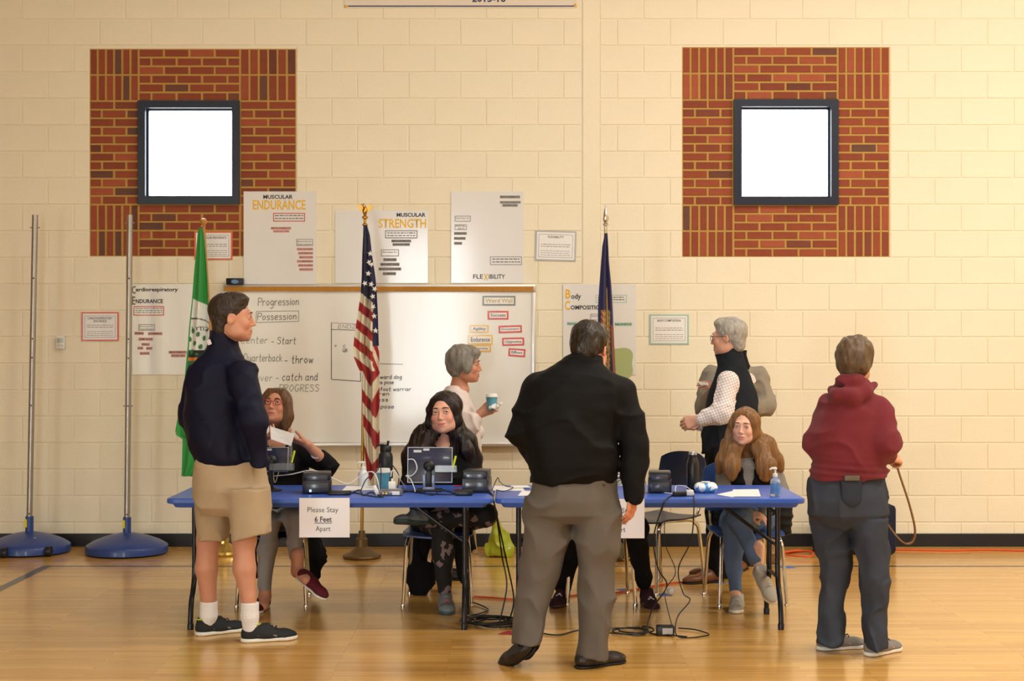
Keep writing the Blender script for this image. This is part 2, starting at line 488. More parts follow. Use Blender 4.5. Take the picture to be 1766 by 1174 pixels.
def greeked(x0, x1, ys, Y, parent, m, h=1.3, seed=1):
    """lines of print too small to read: short dashes"""
    rnd = random.Random(seed); mb = MB()
    for y in ys:
        x = x0
        while x < x1 - 1:
            w = min(rnd.uniform(2.5, 7), x1 - x)
            p = prect(x, y, x + w, y + h, Y, 0.0006); mb.add(p.v, p.f); x += w + 1.3
    return tag(mb.build('fine_print', m, parent, smooth=False), kind='stuff')
def sheet(name, px, label, cat, m=None, thick=0.004, tilt=0.0, Y=None):
    x0, y0, x1, y1 = px
    Y = Y or WY - thick - 0.002
    a, b = P(x0, y1, Y), P(x1, y0, Y)
    e = empty(name, ((a.x + b.x) / 2, Y, a.z), label, cat)
    MB().box((a.x, Y, a.z), (b.x, Y + thick, b.z), 0.0012).build('sheet', m or m_lam, e, smooth=False)
    return e, Y - 0.0009

def strip_label(p, x0, y0, x1, y1, YF, word, mb=None, seed=0):
    prect(x0, y0, x1, y1, YF).build('label_strip', mb or m_grey, p, smooth=False)
    if word: ptext(word, x0 + 1, x1 - 1, y1 - 1.6, (y1 - y0) - 3, YF - .001, p, m_ink, 0.012)

m_red = mat('red_border', rgb(205, 70, 48), rough=0.35, coat=0.3)
m_pink = mat('pink_label', rgb(214, 160, 150), rough=0.5)
m_green = mat('sage_green_print', rgb(168, 180, 124), rough=0.4)
m_teal = mat('pale_teal_border', rgb(160, 196, 180), rough=0.35, coat=0.3)
m_lgrey = mat('silver_border', rgb(176, 178, 178), rough=0.3)

# posters
p, YF = sheet('poster', (420, 330, 545, 490), 'large white laminated poster headed MUSCULAR ENDURANCE in gold letters', 'poster')
ptext('MUSCULAR', 454, 505, 342.5, 6.4, YF, p, m_ink, 0.03); ptext('ENDURANCE', 436, 527, 361, 16, YF, p, m_gold, 0.02)
frame_rect(471, 367, 526, 382, 1.6, YF, p, m_red); greeked(474, 523, (371, 376), YF, p, m_ink, seed=2)
strip_label(p, 467, 391, 502, 396, YF, 'MEASUREMENTS', m_pink); strip_label(p, 471, 396.5, 499, 401, YF, 'CURL-UP TEST', m_pink)
frame_rect(511, 412, 540, 424, 1.2, YF, p, m_grey); ptext('Exercises for', 513, 538, 417.5, 3, YF, p, m_ink); ptext('Improvement', 513, 538, 422.5, 3, YF, p, m_ink)
for i, w in enumerate(('ROCK RUNNER', 'SUPERMANS', 'BICYCLES', 'CLIMBERS', 'LEG RAISES', 'HALF SQUATS')):
    strip_label(p, 512 + i % 3 * 2, 427 + i * 7, 540, 432 + i * 7, YF, w, m_pink)

p, YF = sheet('poster', (578, 363, 738, 488), 'wide glossy laminated poster headed MUSCULAR STRENGTH behind the striped flag', 'poster')
ptext('MUSCULAR', 684, 734, 373.5, 6.4, YF, p, m_ink, 0.03); ptext('STRENGTH', 653, 735, 392.5, 15, YF, p, m_gold, 0.02)
frame_rect(664, 397, 720, 411, 1.8, YF, p, m_grey); greeked(668, 716, (401, 405.5), YF, p, m_ink, seed=3)
strip_label(p, 675, 413, 709, 418, YF, 'MEASUREMENTS'); strip_label(p, 677, 419, 707, 424, YF, 'PUSH-UP TEST')
frame_rect(657, 430, 688, 442, 1.4, YF, p, m_grey); ptext('Exercises for', 660, 685, 436, 3, YF, p, m_ink)
for i, (w, a, b) in enumerate((('PUSH-UPS', 661, 684), ('MONKEY BARS', 656, 689), ('MUSCLE & PLANK', 653, 692), ('CLIMBING', 660, 683))):
    strip_label(p, a, 445 + i * 8, b, 450.5 + i * 8, YF, w)

p, YF = sheet('poster', (778, 330, 903, 488), 'tall white laminated poster with FLEXIBILITY lettered along its foot', 'poster')
for q in (('FLE', 816, 833), ('IBILITY', 843, 871)): ptext(q[0], q[1], q[2], 480.5, 7.6, YF, p, m_ink, 0.012)
ptext('X', 834, 842, 483, 11, YF - .0008, p, m_gold, 0.02)
strip_label(p, 862, 337, 897, 342, YF, 'MEASUREMENTS'); strip_label(p, 862, 346.5, 898, 351, YF, 'SIT AND REACH'); strip_label(p, 866, 351.5, 893, 356.5, YF, 'TRUNK LIFT')
frame_rect(784, 372, 812, 382, 1.3, YF, p, m_grey); ptext('Exercises for', 786, 810, 377.5, 3, YF, p, m_ink)
frame_rect(784, 387, 805, 396.5, 1.2, YF, p, m_grey); ptext('MARTIAL', 786, 803, 391, 3, YF, p, m_ink); ptext('ARTS', 789, 801, 395.5, 3, YF, p, m_ink)
for i, (w, b) in enumerate((('STRETCH', 805), ('PILATES', 803), ('YOGA', 797))): strip_label(p, 783, 400 + i * 8.5, b, 405 + i * 8.5, YF, w)
frame_rect(845, 442, 900, 457, 1.4, YF, p, m_grey); greeked(849, 897, (446, 451), YF, p, m_ink, seed=5)

p, YF = sheet('poster', (228, 490, 337, 646), 'white laminated poster headed Cardiorespiratory Endurance beside the green flag', 'poster')
m_olive = mat('olive_print', rgb(116, 104, 52), rough=0.4)
ptext('C', 227.6, 234, 506, 13, YF, p, m_olive, 0.03); ptext('ardiorespiratory', 234, 307, 502, 6.2, YF, p, m_ink, 0.03)
ptext('E', 228, 233.4, 525, 14, YF, p, m_olive, 0.03); ptext('NDURANCE', 234, 281, 522.5, 6.6, YF, p, m_ink, 0.03)
frame_rect(230, 528, 283, 544, 1.6, YF, p, m_red); greeked(233, 280, (531.5, 535, 538.5), YF, p, m_ink, 1.0, seed=6)
frame_rect(239, 559, 267, 570, 1.2, YF, p, m_grey); ptext('Exercises for', 241, 265, 563.8, 2.8, YF, p, m_ink); ptext('Improvement', 241, 265, 568.4, 2.8, YF, p, m_ink)
for w, a, y, b in (('RUNNING', 232, 572, 248), ('SWIMMING', 255, 572.5, 280), ('JUMP ROPE', 239, 582, 264), ('WALK', 244, 591, 258), ('JOG', 237, 597.5, 247), ('BIKE', 252, 598, 263), ('SKATE', 241, 606.5, 258)):
    strip_label(p, a, y, b, y + 5.4, YF, w, m_pink)
strip_label(p, 291, 604.5, 322, 610, YF, 'MEASUREMENTS', m_pink); strip_label(p, 295, 610.5, 320, 616, YF, 'PACER TEST', m_pink)

p, YF = sheet('poster', (971, 490, 1097, 646), 'white laminated poster headed Body Composition with a green cut-out shape', 'poster')
ptext('B', 975, 984, 514, 15, YF, p, m_gold, 0.03); ptext('ody', 985, 1002, 515, 9, YF, p, m_ink, 0.02)
ptext('C', 974, 983, 534, 15, YF, p, m_gold, 0.03); ptext('OMPOSITION', 984, 1042, 533.5, 7, YF, p, m_ink, 0.03)
frame_rect(1027, 508, 1081, 522, 1.5, YF, p, m_teal); greeked(1031, 1077, (512, 516), YF, p, m_ink, seed=7)
frame_rect(1018, 541, 1046, 552, 1.2, YF, p, m_grey); ptext('Exercises for', 1020, 1044, 546, 3, YF, p, m_ink)
strip_label(p, 978, 555, 1005, 561, YF, 'Nutrition', m_teal); strip_label(p, 1060, 556, 1090, 562, YF, 'Rate of RECUP', m_teal)
poly = []
for i in range(40):
    t = 2 * math.pi * i / 40
    r = 0.15 * (1 + 0.13 * math.cos(4 * t))
    poly.append((r * 0.95 * math.cos(t + 0.78), r * 0.85 * math.sin(t + 0.78)))
c = P(1062, 626, YF); MB().prism([(a, b) for a, b in poly if True], c, (1, 0, 0), (0, 0, 1), (0, -1, 0), 0.0008).build('cut_out', m_green, p, smooth=False)

# laminated cards with borders
def certificate(px, label, border, title, tilt=0.0):
    e, YF = sheet('wall_card', px, label, 'wall card', m=border)
    x0, y0, x1, y1 = px
    a = prect(x0 + 3, y0 + 2.6, x1 - 3, y1 - 2.6, YF, 0.0008); a.build('print_area', m_paper, e, smooth=False)
    frame_rect(x0 + 6, y0 + 6, x1 - 6, y1 - 6, 0.7, YF - .001, e, m_grey)
    n = len(title)
    for i, t in enumerate(title):
        w = len(t) * 2.5; c = (x0 + x1) / 2
        ptext(t, c - w / 2, c + w / 2, y0 + 12.5 + i * 5, 3.8, YF - .001, e, m_ink, 0.01)
    greeked(x0 + 10, x1 - 10, [y0 + (y1 - y0) * q for q in (.44, .51)], YF - .001, e, m_grey, 1.2, seed=int(x0))
    greeked(x0 + 10, x1 - 10, [y0 + (y1 - y0) * q for q in (.66, .73, .80)], YF - .001, e, m_grey, 0.9, seed=int(x1))
    if tilt: e.rotation_euler = (0, tilt, 0)
    return e
certificate((140, 538, 205, 588), 'small red bordered card titled CARDIORESPIRATORY ENDURANCE next to the thermostat', m_red, ('CARDIORESPIRATORY', 'ENDURANCE'))
certificate((335, 399, 401, 448), 'small orange bordered card on brick behind the green flag', mat('orange_border', rgb(222, 104, 58), rough=0.35), ('MUSCULAR ENDURANCE',))
certificate((922, 398, 993, 450), 'small silver bordered tilted card titled FLEXIBILITY', m_lgrey, ('FLEXIBILITY',), tilt=0.028)
certificate((1120, 542, 1188, 594), 'small pale green bordered card titled BODY COMPOSITION', m_teal, ('BODY COMPOSITION',))

# thermostat
e = empty('thermostat', P(104, 602, WY - .01), 'small white wall thermostat between the two steel posts', 'thermostat')
a, b = P(96, 602, WY - .03), P(111.5, 579, WY - .03)
MB().box((a.x, WY - .03, a.z), (b.x, WY - .001, b.z), 0.006).build('housing', mat('white_plastic', rgb(232, 230, 224), rough=0.4), e)
prect(98.5, 583, 109.5, 591, WY - .031).build('display', mat('lcd_grey', rgb(168, 176, 160), rough=0.25), e, smooth=False)
for x in (99.5, 103, 106.5): prect(x, 594, x + 2, 596.5, WY - .033, .003).build('button', mat('grey_plastic', rgb(180, 180, 178), rough=0.4), e, smooth=False)

# banner at the top
p, YF = sheet('banner', (594, -70, 995, 13.5), 'white hanging banner with navy rule and 2015-16 at the frame top', 'banner', m=mat('banner_vinyl', rgb(228, 216, 200), rough=0.5))
prect(600, 9.5, 990, 11.5, YF).build('rule', mat("navy_print", rgb(36, 42, 92), rough=0.5), p, smooth=False)
ptext('2015-16', 814, 872, 3, 11, YF, p, mat('navy_print'), 0.03)
for x, y in ((596.5, 11), (992.5, 9)):
    c = P(x, y, YF); MB().lathe(c, [(0.012, 0), (0.012, 0.003), (0.006, 0.004)], 14, R=Matrix.Rotation(math.pi / 2, 3, 'X')).build('grommet', mat('brass', rgb(196, 150, 70), rough=0.3, metal=1.0), p)

# ---------- whiteboard
m_alu = mat('aluminium', rgb(205, 203, 200), rough=0.35, metal=0.8)
m_board = mat('whiteboard_enamel', rgb(236, 234, 228), rough=0.13, coat=0.2, bump=0.02, bscale=3)
m_cork = mat('cork_rail', rgb(182, 126, 48), rough=0.8, var=0.12, vscale=40)
a, b = P(388, 764, WY - .03), P(922, 492, WY - .03)
wbd = empty('whiteboard', ((a.x + b.x) / 2, WY - .02, a.z), 'wide whiteboard with cork rail and marker handwriting on the block wall', 'whiteboard')
YW = WY - .028
MB().box((a.x, YW, a.z), (b.x, WY - .003, b.z)).build('writing_surface', m_board, wbd, smooth=False)
f = MB()
for q in ((385, 504, 390.5, 762), (917, 504, 923.5, 762)):
    u, v = P(q[0], q[3], YW), P(q[2], q[1], YW); f.box((u.x, YW - .008, u.z), (v.x, YW + .01, v.z), 0.003)
f.build('side_frame', m_alu, wbd)
u, v = P(385, 503.5, YW), P(923.5, 490.5, YW)
MB().box((u.x, YW - .012, u.z), (v.x, YW + .012, v.z), 0.003).build('map_rail', m_alu, wbd)
u, v = P(386.5, 502.6, YW), P(920, 494.0, YW)
MB().box((u.x, YW - .016, u.z), (v.x, YW - .01, v.z)).build('cork_strip', m_cork, wbd, smooth=False)
u, v = P(385, 769, YW), P(923.5, 762, YW)
MB().box((u.x, YW - .055, u.z), (v.x, YW + .01, v.z), 0.005).build('tray', m_alu, wbd)

# single-stroke handwriting
GL = {'P': ['0,0 0,1', '0,1 .5,.95 .5,.55 0,.5'], 'Q': ['.3,0 0,.3 .1,.9 .5,.95 .65,.4 .3,0', '.35,.3 .7,-.1'], 'S': ['.55,.85 .2,1 .05,.72 .5,.4 .35,.02 0,.12'],
 'C': ['.5,.85 .2,1 0,.5 .2,0 .55,.1'], 'R': ['0,0 0,1', '0,1 .5,.9 .4,.55 0,.5', '.1,.5 .55,0'], 'O': ['.3,0 0,.4 .25,1 .6,.6 .3,0'], 'G': ['.55,.85 .2,1 0,.5 .2,0 .55,.2 .55,.42', '.35,.42 .6,.42'],
 'E': ['0,0 0,1', '0,1 .45,1', '0,.5 .4,.5', '0,0 .45,0'], 'N': ['0,0 0,1', '0,1 .5,0', '.5,0 .5,1'], 'D': ['0,0 0,1', '0,1 .55,.7 .45,.1 0,0'], 'Z': ['0,1 .5,1', '.5,1 0,0', '0,0 .5,0'], 'B': ['0,0 0,1', '0,1 .45,.85 .05,.5', '.05,.5 .55,.3 0,0'],
 'a': ['.4,.5 .15,.6 0,.25 .15,0 .4,.2', '.42,.6 .42,.1 .5,0'], 'b': ['0,1 0,0', '0,.1 .3,0 .4,.4 .2,.6 0,.4'], 'c': ['.4,.5 .2,.6 0,.3 .15,0 .42,.1'], 'd': ['.4,.5 .15,.6 0,.25 .15,0 .4,.2', '.42,1 .42,.0'],
 'e': ['0,.3 .4,.35 .3,.6 .1,.55 0,.25 .15,0 .42,.1'], 'f': ['.4,.95 .2,1 .15,.6 .15,0', '0,.55 .35,.55'], 'g': ['.4,.5 .15,.6 0,.3 .15,.05 .4,.25', '.42,.6 .4,-.2 .2,-.4 0,-.3'], 'h': ['0,1 0,0', '0,.4 .25,.6 .38,.4 .4,0'],
 'i': ['.05,.6 .05,0', '.05,.78 .05,.82'], 'k': ['0,1 0,0', '.35,.6 .03,.28', '.1,.35 .4,0'], 'l': ['.05,1 .05,0'], 'm': ['0,.6 0,0', '0,.4 .2,.6 .28,0', '.28,.4 .48,.6 .55,0'], 'n': ['0,.6 0,0', '0,.4 .25,.6 .38,.4 .4,0'], 'o': ['.2,0 0,.3 .2,.6 .42,.3 .2,0'],
 'p': ['0,.6 0,-.4', '0,.45 .3,.6 .4,.2 .15,0 0,.15'], 'r': ['0,.6 0,0', '0,.4 .2,.6 .35,.55'], 's': ['.35,.52 .1,.6 .05,.4 .35,.22 .25,0 0,.06'], 't': ['.15,.95 .15,.05 .35,0', '0,.6 .35,.62'], 'u': ['0,.6 .05,.05 .3,.1 .38,.6', '.38,.6 .42,0'],
 'v': ['0,.6 .2,0', '.2,0 .4,.6'], 'w': ['0,.6 .12,0', '.12,0 .27,.5', '.27,.5 .42,0', '.42,0 .55,.6'], 'x': ['0,.6 .35,0', '.35,.6 0,0'], 'y': ['0,.6 .2,.1', '.4,.6 .1,-.4'], 'z': ['0,.6 .35,.6', '.35,.6 0,0', '0,0 .38,0'], '-': ['0,.3 .35,.3']}
m_marker = mat('marker_ink', rgb(112, 110, 107), rough=0.5); m_marker2 = mat('dark_marker_ink', rgb(46, 45, 46), rough=0.5)
def handwrite(s, x0, x1, yb, cap, m, w=1.1, slope=0.0, seed=0):
    rnd = random.Random(seed + len(s)); x = 0.0; strokes = []
    for ch in s:
        if ch == ' ': x += 0.4; continue
        wmax = 0
        for st in GL[ch]:
            pts = [tuple(map(float, q.split(','))) for q in st.split()]
            wmax = max(wmax, max(a for a, _ in pts))
            strokes.append([(x + a + .08 * b, b * rnd.uniform(.96, 1.04)) for a, b in pts])
        x += wmax + 0.22
    k = (x1 - x0) / x; mb = MB(); Y = YW - .0012; ww = w / WS / 2
    for st in strokes:
        pts = [P(x0 + a * k, yb - b * cap + slope * a * k, Y) for a, b in st]
        if len(pts) > 2: pts = spline(pts, 6)
        for p, q in zip(pts[:-1], pts[1:]):
            d = (q - p).normalized() if (q - p).length > 1e-6 else Vector((1, 0, 0)); n = Vector((-d.z, 0, d.x)) * ww; e_ = d * ww * .5
            mb.add([p - e_ - n, q + e_ - n, q + e_ + n, p - e_ + n], [(0, 1, 2, 3)])
    return tag(mb.build('handwriting', m, wbd, smooth=False), kind='stuff')
def marker_line(pts, m, w=1.1):
    mb = MB(); Y = YW - .0012; ww = w / WS / 2
    pts = [P(a, b, Y) for a, b in pts]
    for p, q in zip(pts[:-1], pts[1:]):
        d = (q - p).normalized(); n = Vector((-d.z, 0, d.x)) * ww
        mb.add([p - n, q - n, q + n, p + n], [(0, 1, 2, 3)])
    return mb.build('drawn_line', m, wbd, smooth=False)
handwrite('Progression', 445, 517, 527, 13, m_marker, slope=-.02); handwrite('Possession', 444, 513, 552, 12, m_marker, slope=-.02)
marker_line([(442, 537), (515, 536), (515, 554), (441.5, 556), (442, 537)], m_marker, 0.9)
handwrite('Center', 415, 464, 592, 12, m_marker, 0.8); handwrite('- Start', 468, 512, 593, 12, m_marker)
handwrite('Quarterback', 420, 488, 623, 13, m_marker, 0.9, seed=2); handwrite('- throw', 491, 542, 626, 13, m_marker, 1.3)
handwrite('Receiver', 412, 472, 657, 12, m_marker, 0.8, seed=3); handwrite('- catch and', 476, 549, 656, 13, m_marker2, 1.0); handwrite('PROGRESS', 482, 552, 675, 12, m_marker, 0.9)
marker_line([(571.5, 556.5), (640, 560)], m_marker, .8); marker_line([(571.5, 556.5), (571.5, 654), (622, 657.5), (620, 560)], m_marker2, 1.2); marker_line([(571.5, 568), (640, 570)], m_marker2, 1.0)
handwrite('ENDZONE', 583, 640, 566, 6, m_marker, .7); handwrite('x', 577, 582, 598, 6, m_marker2, .7); handwrite('c', 592, 597, 599, 7, m_marker2, .7); handwrite('QB', 591, 600, 607, 6, m_marker2, .7)
marker_line([(648, 627), (695, 628)], m_marker2, .9)
for i, (s, b, y) in enumerate((('downward dog', 694, 653), ('trees pose', 680, 662), ('low foot warrior', 710, 674), ('phren', 673, 682), ('plass', 671, 692), ('at pose', 681, 704))):
    handwrite(s, 640 if i else 636, b, y, 6.5, m_marker2, 1.0, seed=i)

# word cards held on the board by magnets
m_wred = mat('red_card', rgb(206, 52, 52), rough=0.2, coat=0.6); m_wyel = mat('yellow_card', rgb(226, 186, 90), rough=0.2, coat=0.6); m_wgry = mat('grey_card', rgb(120, 122, 118), rough=0.2, coat=0.6)
m_winner = mat('card_paper', rgb(238, 232, 226), rough=0.2, coat=0.6)
m_wyt = mat('olive_gold_letter', rgb(176, 164, 70), rough=0.4)
for (w, px, m, tm, tl, lb) in (
    ('Word Wall', (832, 510, 889, 527), m_wgry, m_wyt, 0, 'grey bordered title card reading Word Wall on the whiteboard'),
    ('Success', (841, 536, 877, 551), m_wred, m_ink, 0, 'red bordered word card reading Success under the title card'),
    ('Agility', (810, 560, 843, 574), m_wyel, m_ink, 0, 'yellow bordered word card reading Agility'),
    ('Endurance', (807, 577, 850, 594), m_wyel, m_ink, 0, 'yellow bordered word card reading Endurance'),
    ('Intensity', (808, 594.5, 847, 607), m_wyel, m_ink, 0, 'yellow bordered word card reading Intensity above the grey haired woman'),
    ('Dominant', (860, 561, 900, 574), m_wred, m_ink, -.03, 'red bordered word card reading Dominant'),
    ('Opposite', (866, 582, 904, 596), m_wred, m_ink, -.02, 'red bordered word card reading Opposite'),
    ('Effort', (877, 601, 906, 615), m_wred, m_ink, .07, 'tilted red bordered word card reading Effort')):
    Yc = YW - .003
    a, b = P(px[0], px[3], Yc), P(px[2], px[1], Yc)
    e = empty('word_card', ((a.x + b.x) / 2, Yc, (a.z + b.z) / 2), lb, 'word card')
    MB().box((a.x, Yc, a.z), (b.x, Yc + .002, b.z)).build('border', m, e, smooth=False)
    prect(px[0] + 3, px[1] + 3, px[2] - 3, px[3] - 3, Yc - .0008).build('print_area', m_winner, e, smooth=False)
    ptext(w, px[0] + 5, px[2] - 5, px[3] - 5.2, (px[3] - px[1]) - 9.5, Yc - .0018, e, tm, 0.01)
    e.rotation_euler = (0, tl, 0)

# little black box standing on the rail
a, b = P(390, 490.5, WY - .06), P(419.5, 479.5, WY - .06)
e = empty('marker_box', ((a.x + b.x) / 2, WY - .04, a.z), 'small black box with blue oval on the cork rail', 'box')
MB().box((a.x, WY - .07, a.z), (b.x, WY - .018, b.z), 0.006).build('case', mat('black_plastic', rgb(24, 24, 26), rough=0.4), e)
MB().lathe(P(405, 485.5, WY - .0705), [(0.028, 0), (0.028, .002)], 20, R=Matrix.Rotation(math.pi / 2, 3, 'X') @ Matrix.Diagonal((1, .55, 1)).to_3x3()).build('badge', mat('blue_badge', rgb(96, 140, 190), rough=0.3), e)

# ------------------------------------------------------------------ volleyball posts and flags
m_steel = mat('galvanised_steel', rgb(168, 164, 158), rough=0.38, metal=0.85, var=0.08, vscale=6)
m_blue = mat('blue_enamel', rgb(42, 66, 128), rough=0.38, coat=0.2)
m_black = mat('black_plastic'); m_yel = mat('yellow_label', rgb(216, 202, 40), rough=0.5); m_chrome = mat('chrome', rgb(210, 208, 205), rough=0.16, metal=1.0)
def net_post(cx, topx, Yc, label, wheels):
    b = P(cx, 0, Yc); b.z = 0
    e = empty('net_post', b, label, 'net post', 'steel posts on round blue bases')
    R = 0.30
    prof = [(R, 0.012), (R, 0.058), (R - .006, .068), (R * .82, .096), (R * .6, .122), (R * .38, .142), (R * .2, .152), (.04, .156)]
    base = MB().lathe(b, prof, 48).build('base', m_blue, e)
    top = P(topx, 370.5, Yc)
    foot = b + Vector((0, 0, .15))
    MB().tube([foot, foot.lerp(top, 0.5), top], 0.022, 16).build('pole', m_steel, e)
    d = (top - foot).normalized()
    MB().tube([foot - d * .02, foot + d * .12], 0.030, 16).build('collar', m_blue, e)
    MB().box(foot + Vector((-.028, -.033, .04)), foot + Vector((-.008, -.024, .10))).build('warning_sticker', m_yel, e, smooth=False)
    for t in (.06, .4, .55, .61, .8):
        q = foot.lerp(top, t); MB().lathe(q + Vector((.004, -.0215, 0)), [(.006, 0), (.006, .003)], 10, R=Matrix.Rotation(math.pi / 2, 3, 'X')).build('bolt_hole', m_black, e)
    for t in ((.975, .4) if not wheels else (.96,)):
        q = foot.lerp(top, t); MB().tube([q + Vector((-.036, 0, 0)), q + Vector((.036, 0, 0))], .005, 8).build('hook_pin', m_steel, e)
    if wheels:
        for ang in (-1.85, -.82):
            w = b + Vector((math.cos(ang) * (R + .012), math.sin(ang) * (R + .012), .04))
            MB().lathe(w - Vector((.02, 0, 0)), [(.036, 0), (.038, .006), (.038, .034), (.036, .04)], 18, R=Matrix.Rotation(math.pi / 2, 3, 'Y')).build('wheel', m_black, e)
        for (x0, x1, yy, m) in ((-.03, .075, -.10, m_yel), (-.005, .09, -.155, mat('white_label', rgb(200, 200, 196), rough=.5))):
            zz = .131 if yy > -.12 else .117
            Rr = Matrix.Rotation(math.radians(22), 3, 'X')
            MB().box(b + Vector((x0, yy - .03, zz)), b + Vector((x1, yy + .022, zz + .003)), R=Rr).build('sticker', m, e, smooth=False)
    return e
net_post(50.5, 60.5, 11.66, 'steel net post with yellow sticker on its wheeled blue base at the far left', True)
net_post(219, 224, 11.6, 'steel net post on a plain round blue base beside the green flag', False)

def flag_cloth(name, rows, Y, parent, color, nf=3, depth=0.05, nu=36, nv=120, ph=0.0, matname='flag_cloth'):
    """hanging folded cloth; rows (py, x_left, x_right) in pixels at depth Y, colour from color(px, py, u)"""
    ys = [r[0] for r in rows]
    vs, cols = [], []
    nb = 10
    for i in range(nv + 1):
        py = ys[0] + (ys[-1] - ys[0]) * i / nv
        xl = float(np.interp(py, ys, [r[1] for r in rows])); xr = float(np.interp(py, ys, [r[2] for r in rows]))
        A = depth * min(1.0, (xr - xl) / 30.0)
        for j in range(nu + 1):
            u = j / nu
            off = A * (0.55 * math.sin(2 * math.pi * nf * u + ph + py * .006) + 0.35 * math.sin(2 * math.pi * (nf * .5) * u + 1.3 + py * .011)) * math.sin(math.pi * min(1, max(0, u * .96 + .02))) ** .5
            px = xl + (xr - xl) * u
            q = P(px, py, Y); vs.append((q.x, Y - off - .012, q.z)); cols.append(color(px, py, u))
        for j in range(nb):
            u = 1 - (j + .5) / nb
            px = xl + (xr - xl) * u; q = P(px, py, Y)
            vs.append((q.x, Y + .02 + A * .5 * math.sin(math.pi * u), q.z)); cols.append(color(px, py, u))
    n = nu + 1 + nb
    fs = []
    for i in range(nv):
        for j in range(n):
            fs.append((i * n + j, i * n + (j + 1) % n, (i + 1) * n + (j + 1) % n, (i + 1) * n + j))
    fs.append(tuple(range(n))); fs.append(tuple(reversed(range(nv * n, nv * n + n))))
    me = bpy.data.meshes.new(name); me.from_pydata(vs, [], fs); me.update()
    bm = bmesh.new(); bm.from_mesh(me); bmesh.ops.recalc_face_normals(bm, faces=bm.faces); bm.to_mesh(me); bm.free()
    at = me.color_attributes.new('cloth_col', 'FLOAT_COLOR', 'POINT')
    at.data.foreach_set('color', np.array(cols, np.float32).ravel())
    me.shade_smooth()
    return link_mesh(name, me, parent, mat(matname, rough=0.65, attr='cloth_col', bump=0.15, bscale=40, stretch=(3, 3, .5), sheen=.15))
m_brass = mat('brass'); m_goldpole = mat('gilt_pole', rgb(178, 138, 62), rough=0.3, metal=0.6)
RED, WHT, NAV = rgb(164, 28, 30), rgb(226, 214, 186), rgb(34, 36, 74)

# --- national flag
Yf = 11.36
b = P(624, 0, Yf); b.z = 0
e = empty('national_flag', b, 'stars and stripes flag hanging from gilt pole with eagle top', 'flag')
MB().lathe(b, [(.13, 0), (.14, .012), (.135, .025), (.09, .045), (.06, .07), (.045, .085), (.042, .14), (.03, .15), (.022, .2)], 32).build('base', mat('bronze', rgb(104, 82, 48), rough=.4, metal=.5), e)
top = P(629.5, 388, Yf)
MB().tube([b + Vector((0, 0, .1)), top], .0125, 14).build('pole', m_goldpole, e)
g = MB(); g.lathe(top - Vector((0, 0, .01)), [(.013, 0), (.02, .008), (.02, .016), (.01, .025), (.009, .05), (.02, .058), (.022, .07), (.01, .08)], 18).build('finial', m_brass, e)
eg = MB()
t2 = top + Vector((0, 0, .07))
eg.lathe(t2, [(.006, 0), (.016, .015), (.02, .035), (.014, .055), (.006, .066)], 14)
eg.tube([t2 + Vector((0, 0, .058)), t2 + Vector((-.012, -.01, .078)), t2 + Vector((-.028, -.014, .074))], [.011, .010, .002], 10)
for s in (-1, 1):
    eg.prism([(0, .01), (.03, .03), (.058, .075), (.044, .082), (.03, .066), (.014, .06)], t2 + Vector((0, -.006, 0)), (s, 0, 0), (0, 0, 1), (0, 1, 0), .012)
eg.build('eagle', m_brass, e)
def us_col(px, py, u):
    if px < 643.5:
        s = py - 0.82 * (px - 612)
        nav = s < 496
        st = s - 496
    else:
        nav = py < 596; st = (py - 2.6 * (px - 643)) - 560
    if py > 640:
        st = (py - 640) + 1.7 * abs(px - 645 + 6 * math.sin(py * .04)) ; nav = False
        return RED if int(st // 27) % 2 == 0 else WHT
    if nav: return NAV
    return WHT if int(st // 17) % 2 == 0 else RED
cloth = flag_cloth('cloth', [(388, 627, 633), (405, 626.5, 638), (440, 625, 642), (480, 624, 648), (505, 622.5, 650), (540, 617.5, 652), (575, 612, 653), (600, 609.5, 654), (617, 611, 654.5), (632, 617, 655), (648, 625, 655), (700, 625, 655), (740, 627, 655), (780, 629, 655.5), (815, 633, 655), (836, 639, 652)], Yf - .03, e, us_col, nf=2.5, depth=.055, nu=60, nv=300)
m_star = mat('white_star', rgb(230, 226, 220), rough=.6)
def star(px, py, r, Y, parent, m, rot=0.0):
    poly = [((r if i % 2 == 0 else r * .42) * math.sin(math.pi * i / 5 + rot), (r if i % 2 == 0 else r * .42) * math.cos(math.pi * i / 5 + rot)) for i in range(10)]
    MB().prism(poly, P(px, py, Y), (1, 0, 0), (0, 0, 1), (0, 1, 0), .03).build('star', m, parent, smooth=False)
for i, (x, y) in enumerate(((638.5, 437), (640.5, 455.5), (635, 471.5), (629, 488.5), (640, 490), (642.5, 511), (646, 498), (645, 545), (643, 529), (647.5, 570), (636.5, 452))):
    star(x, y, .021, Yf - .098, e, m_star, i * .7)

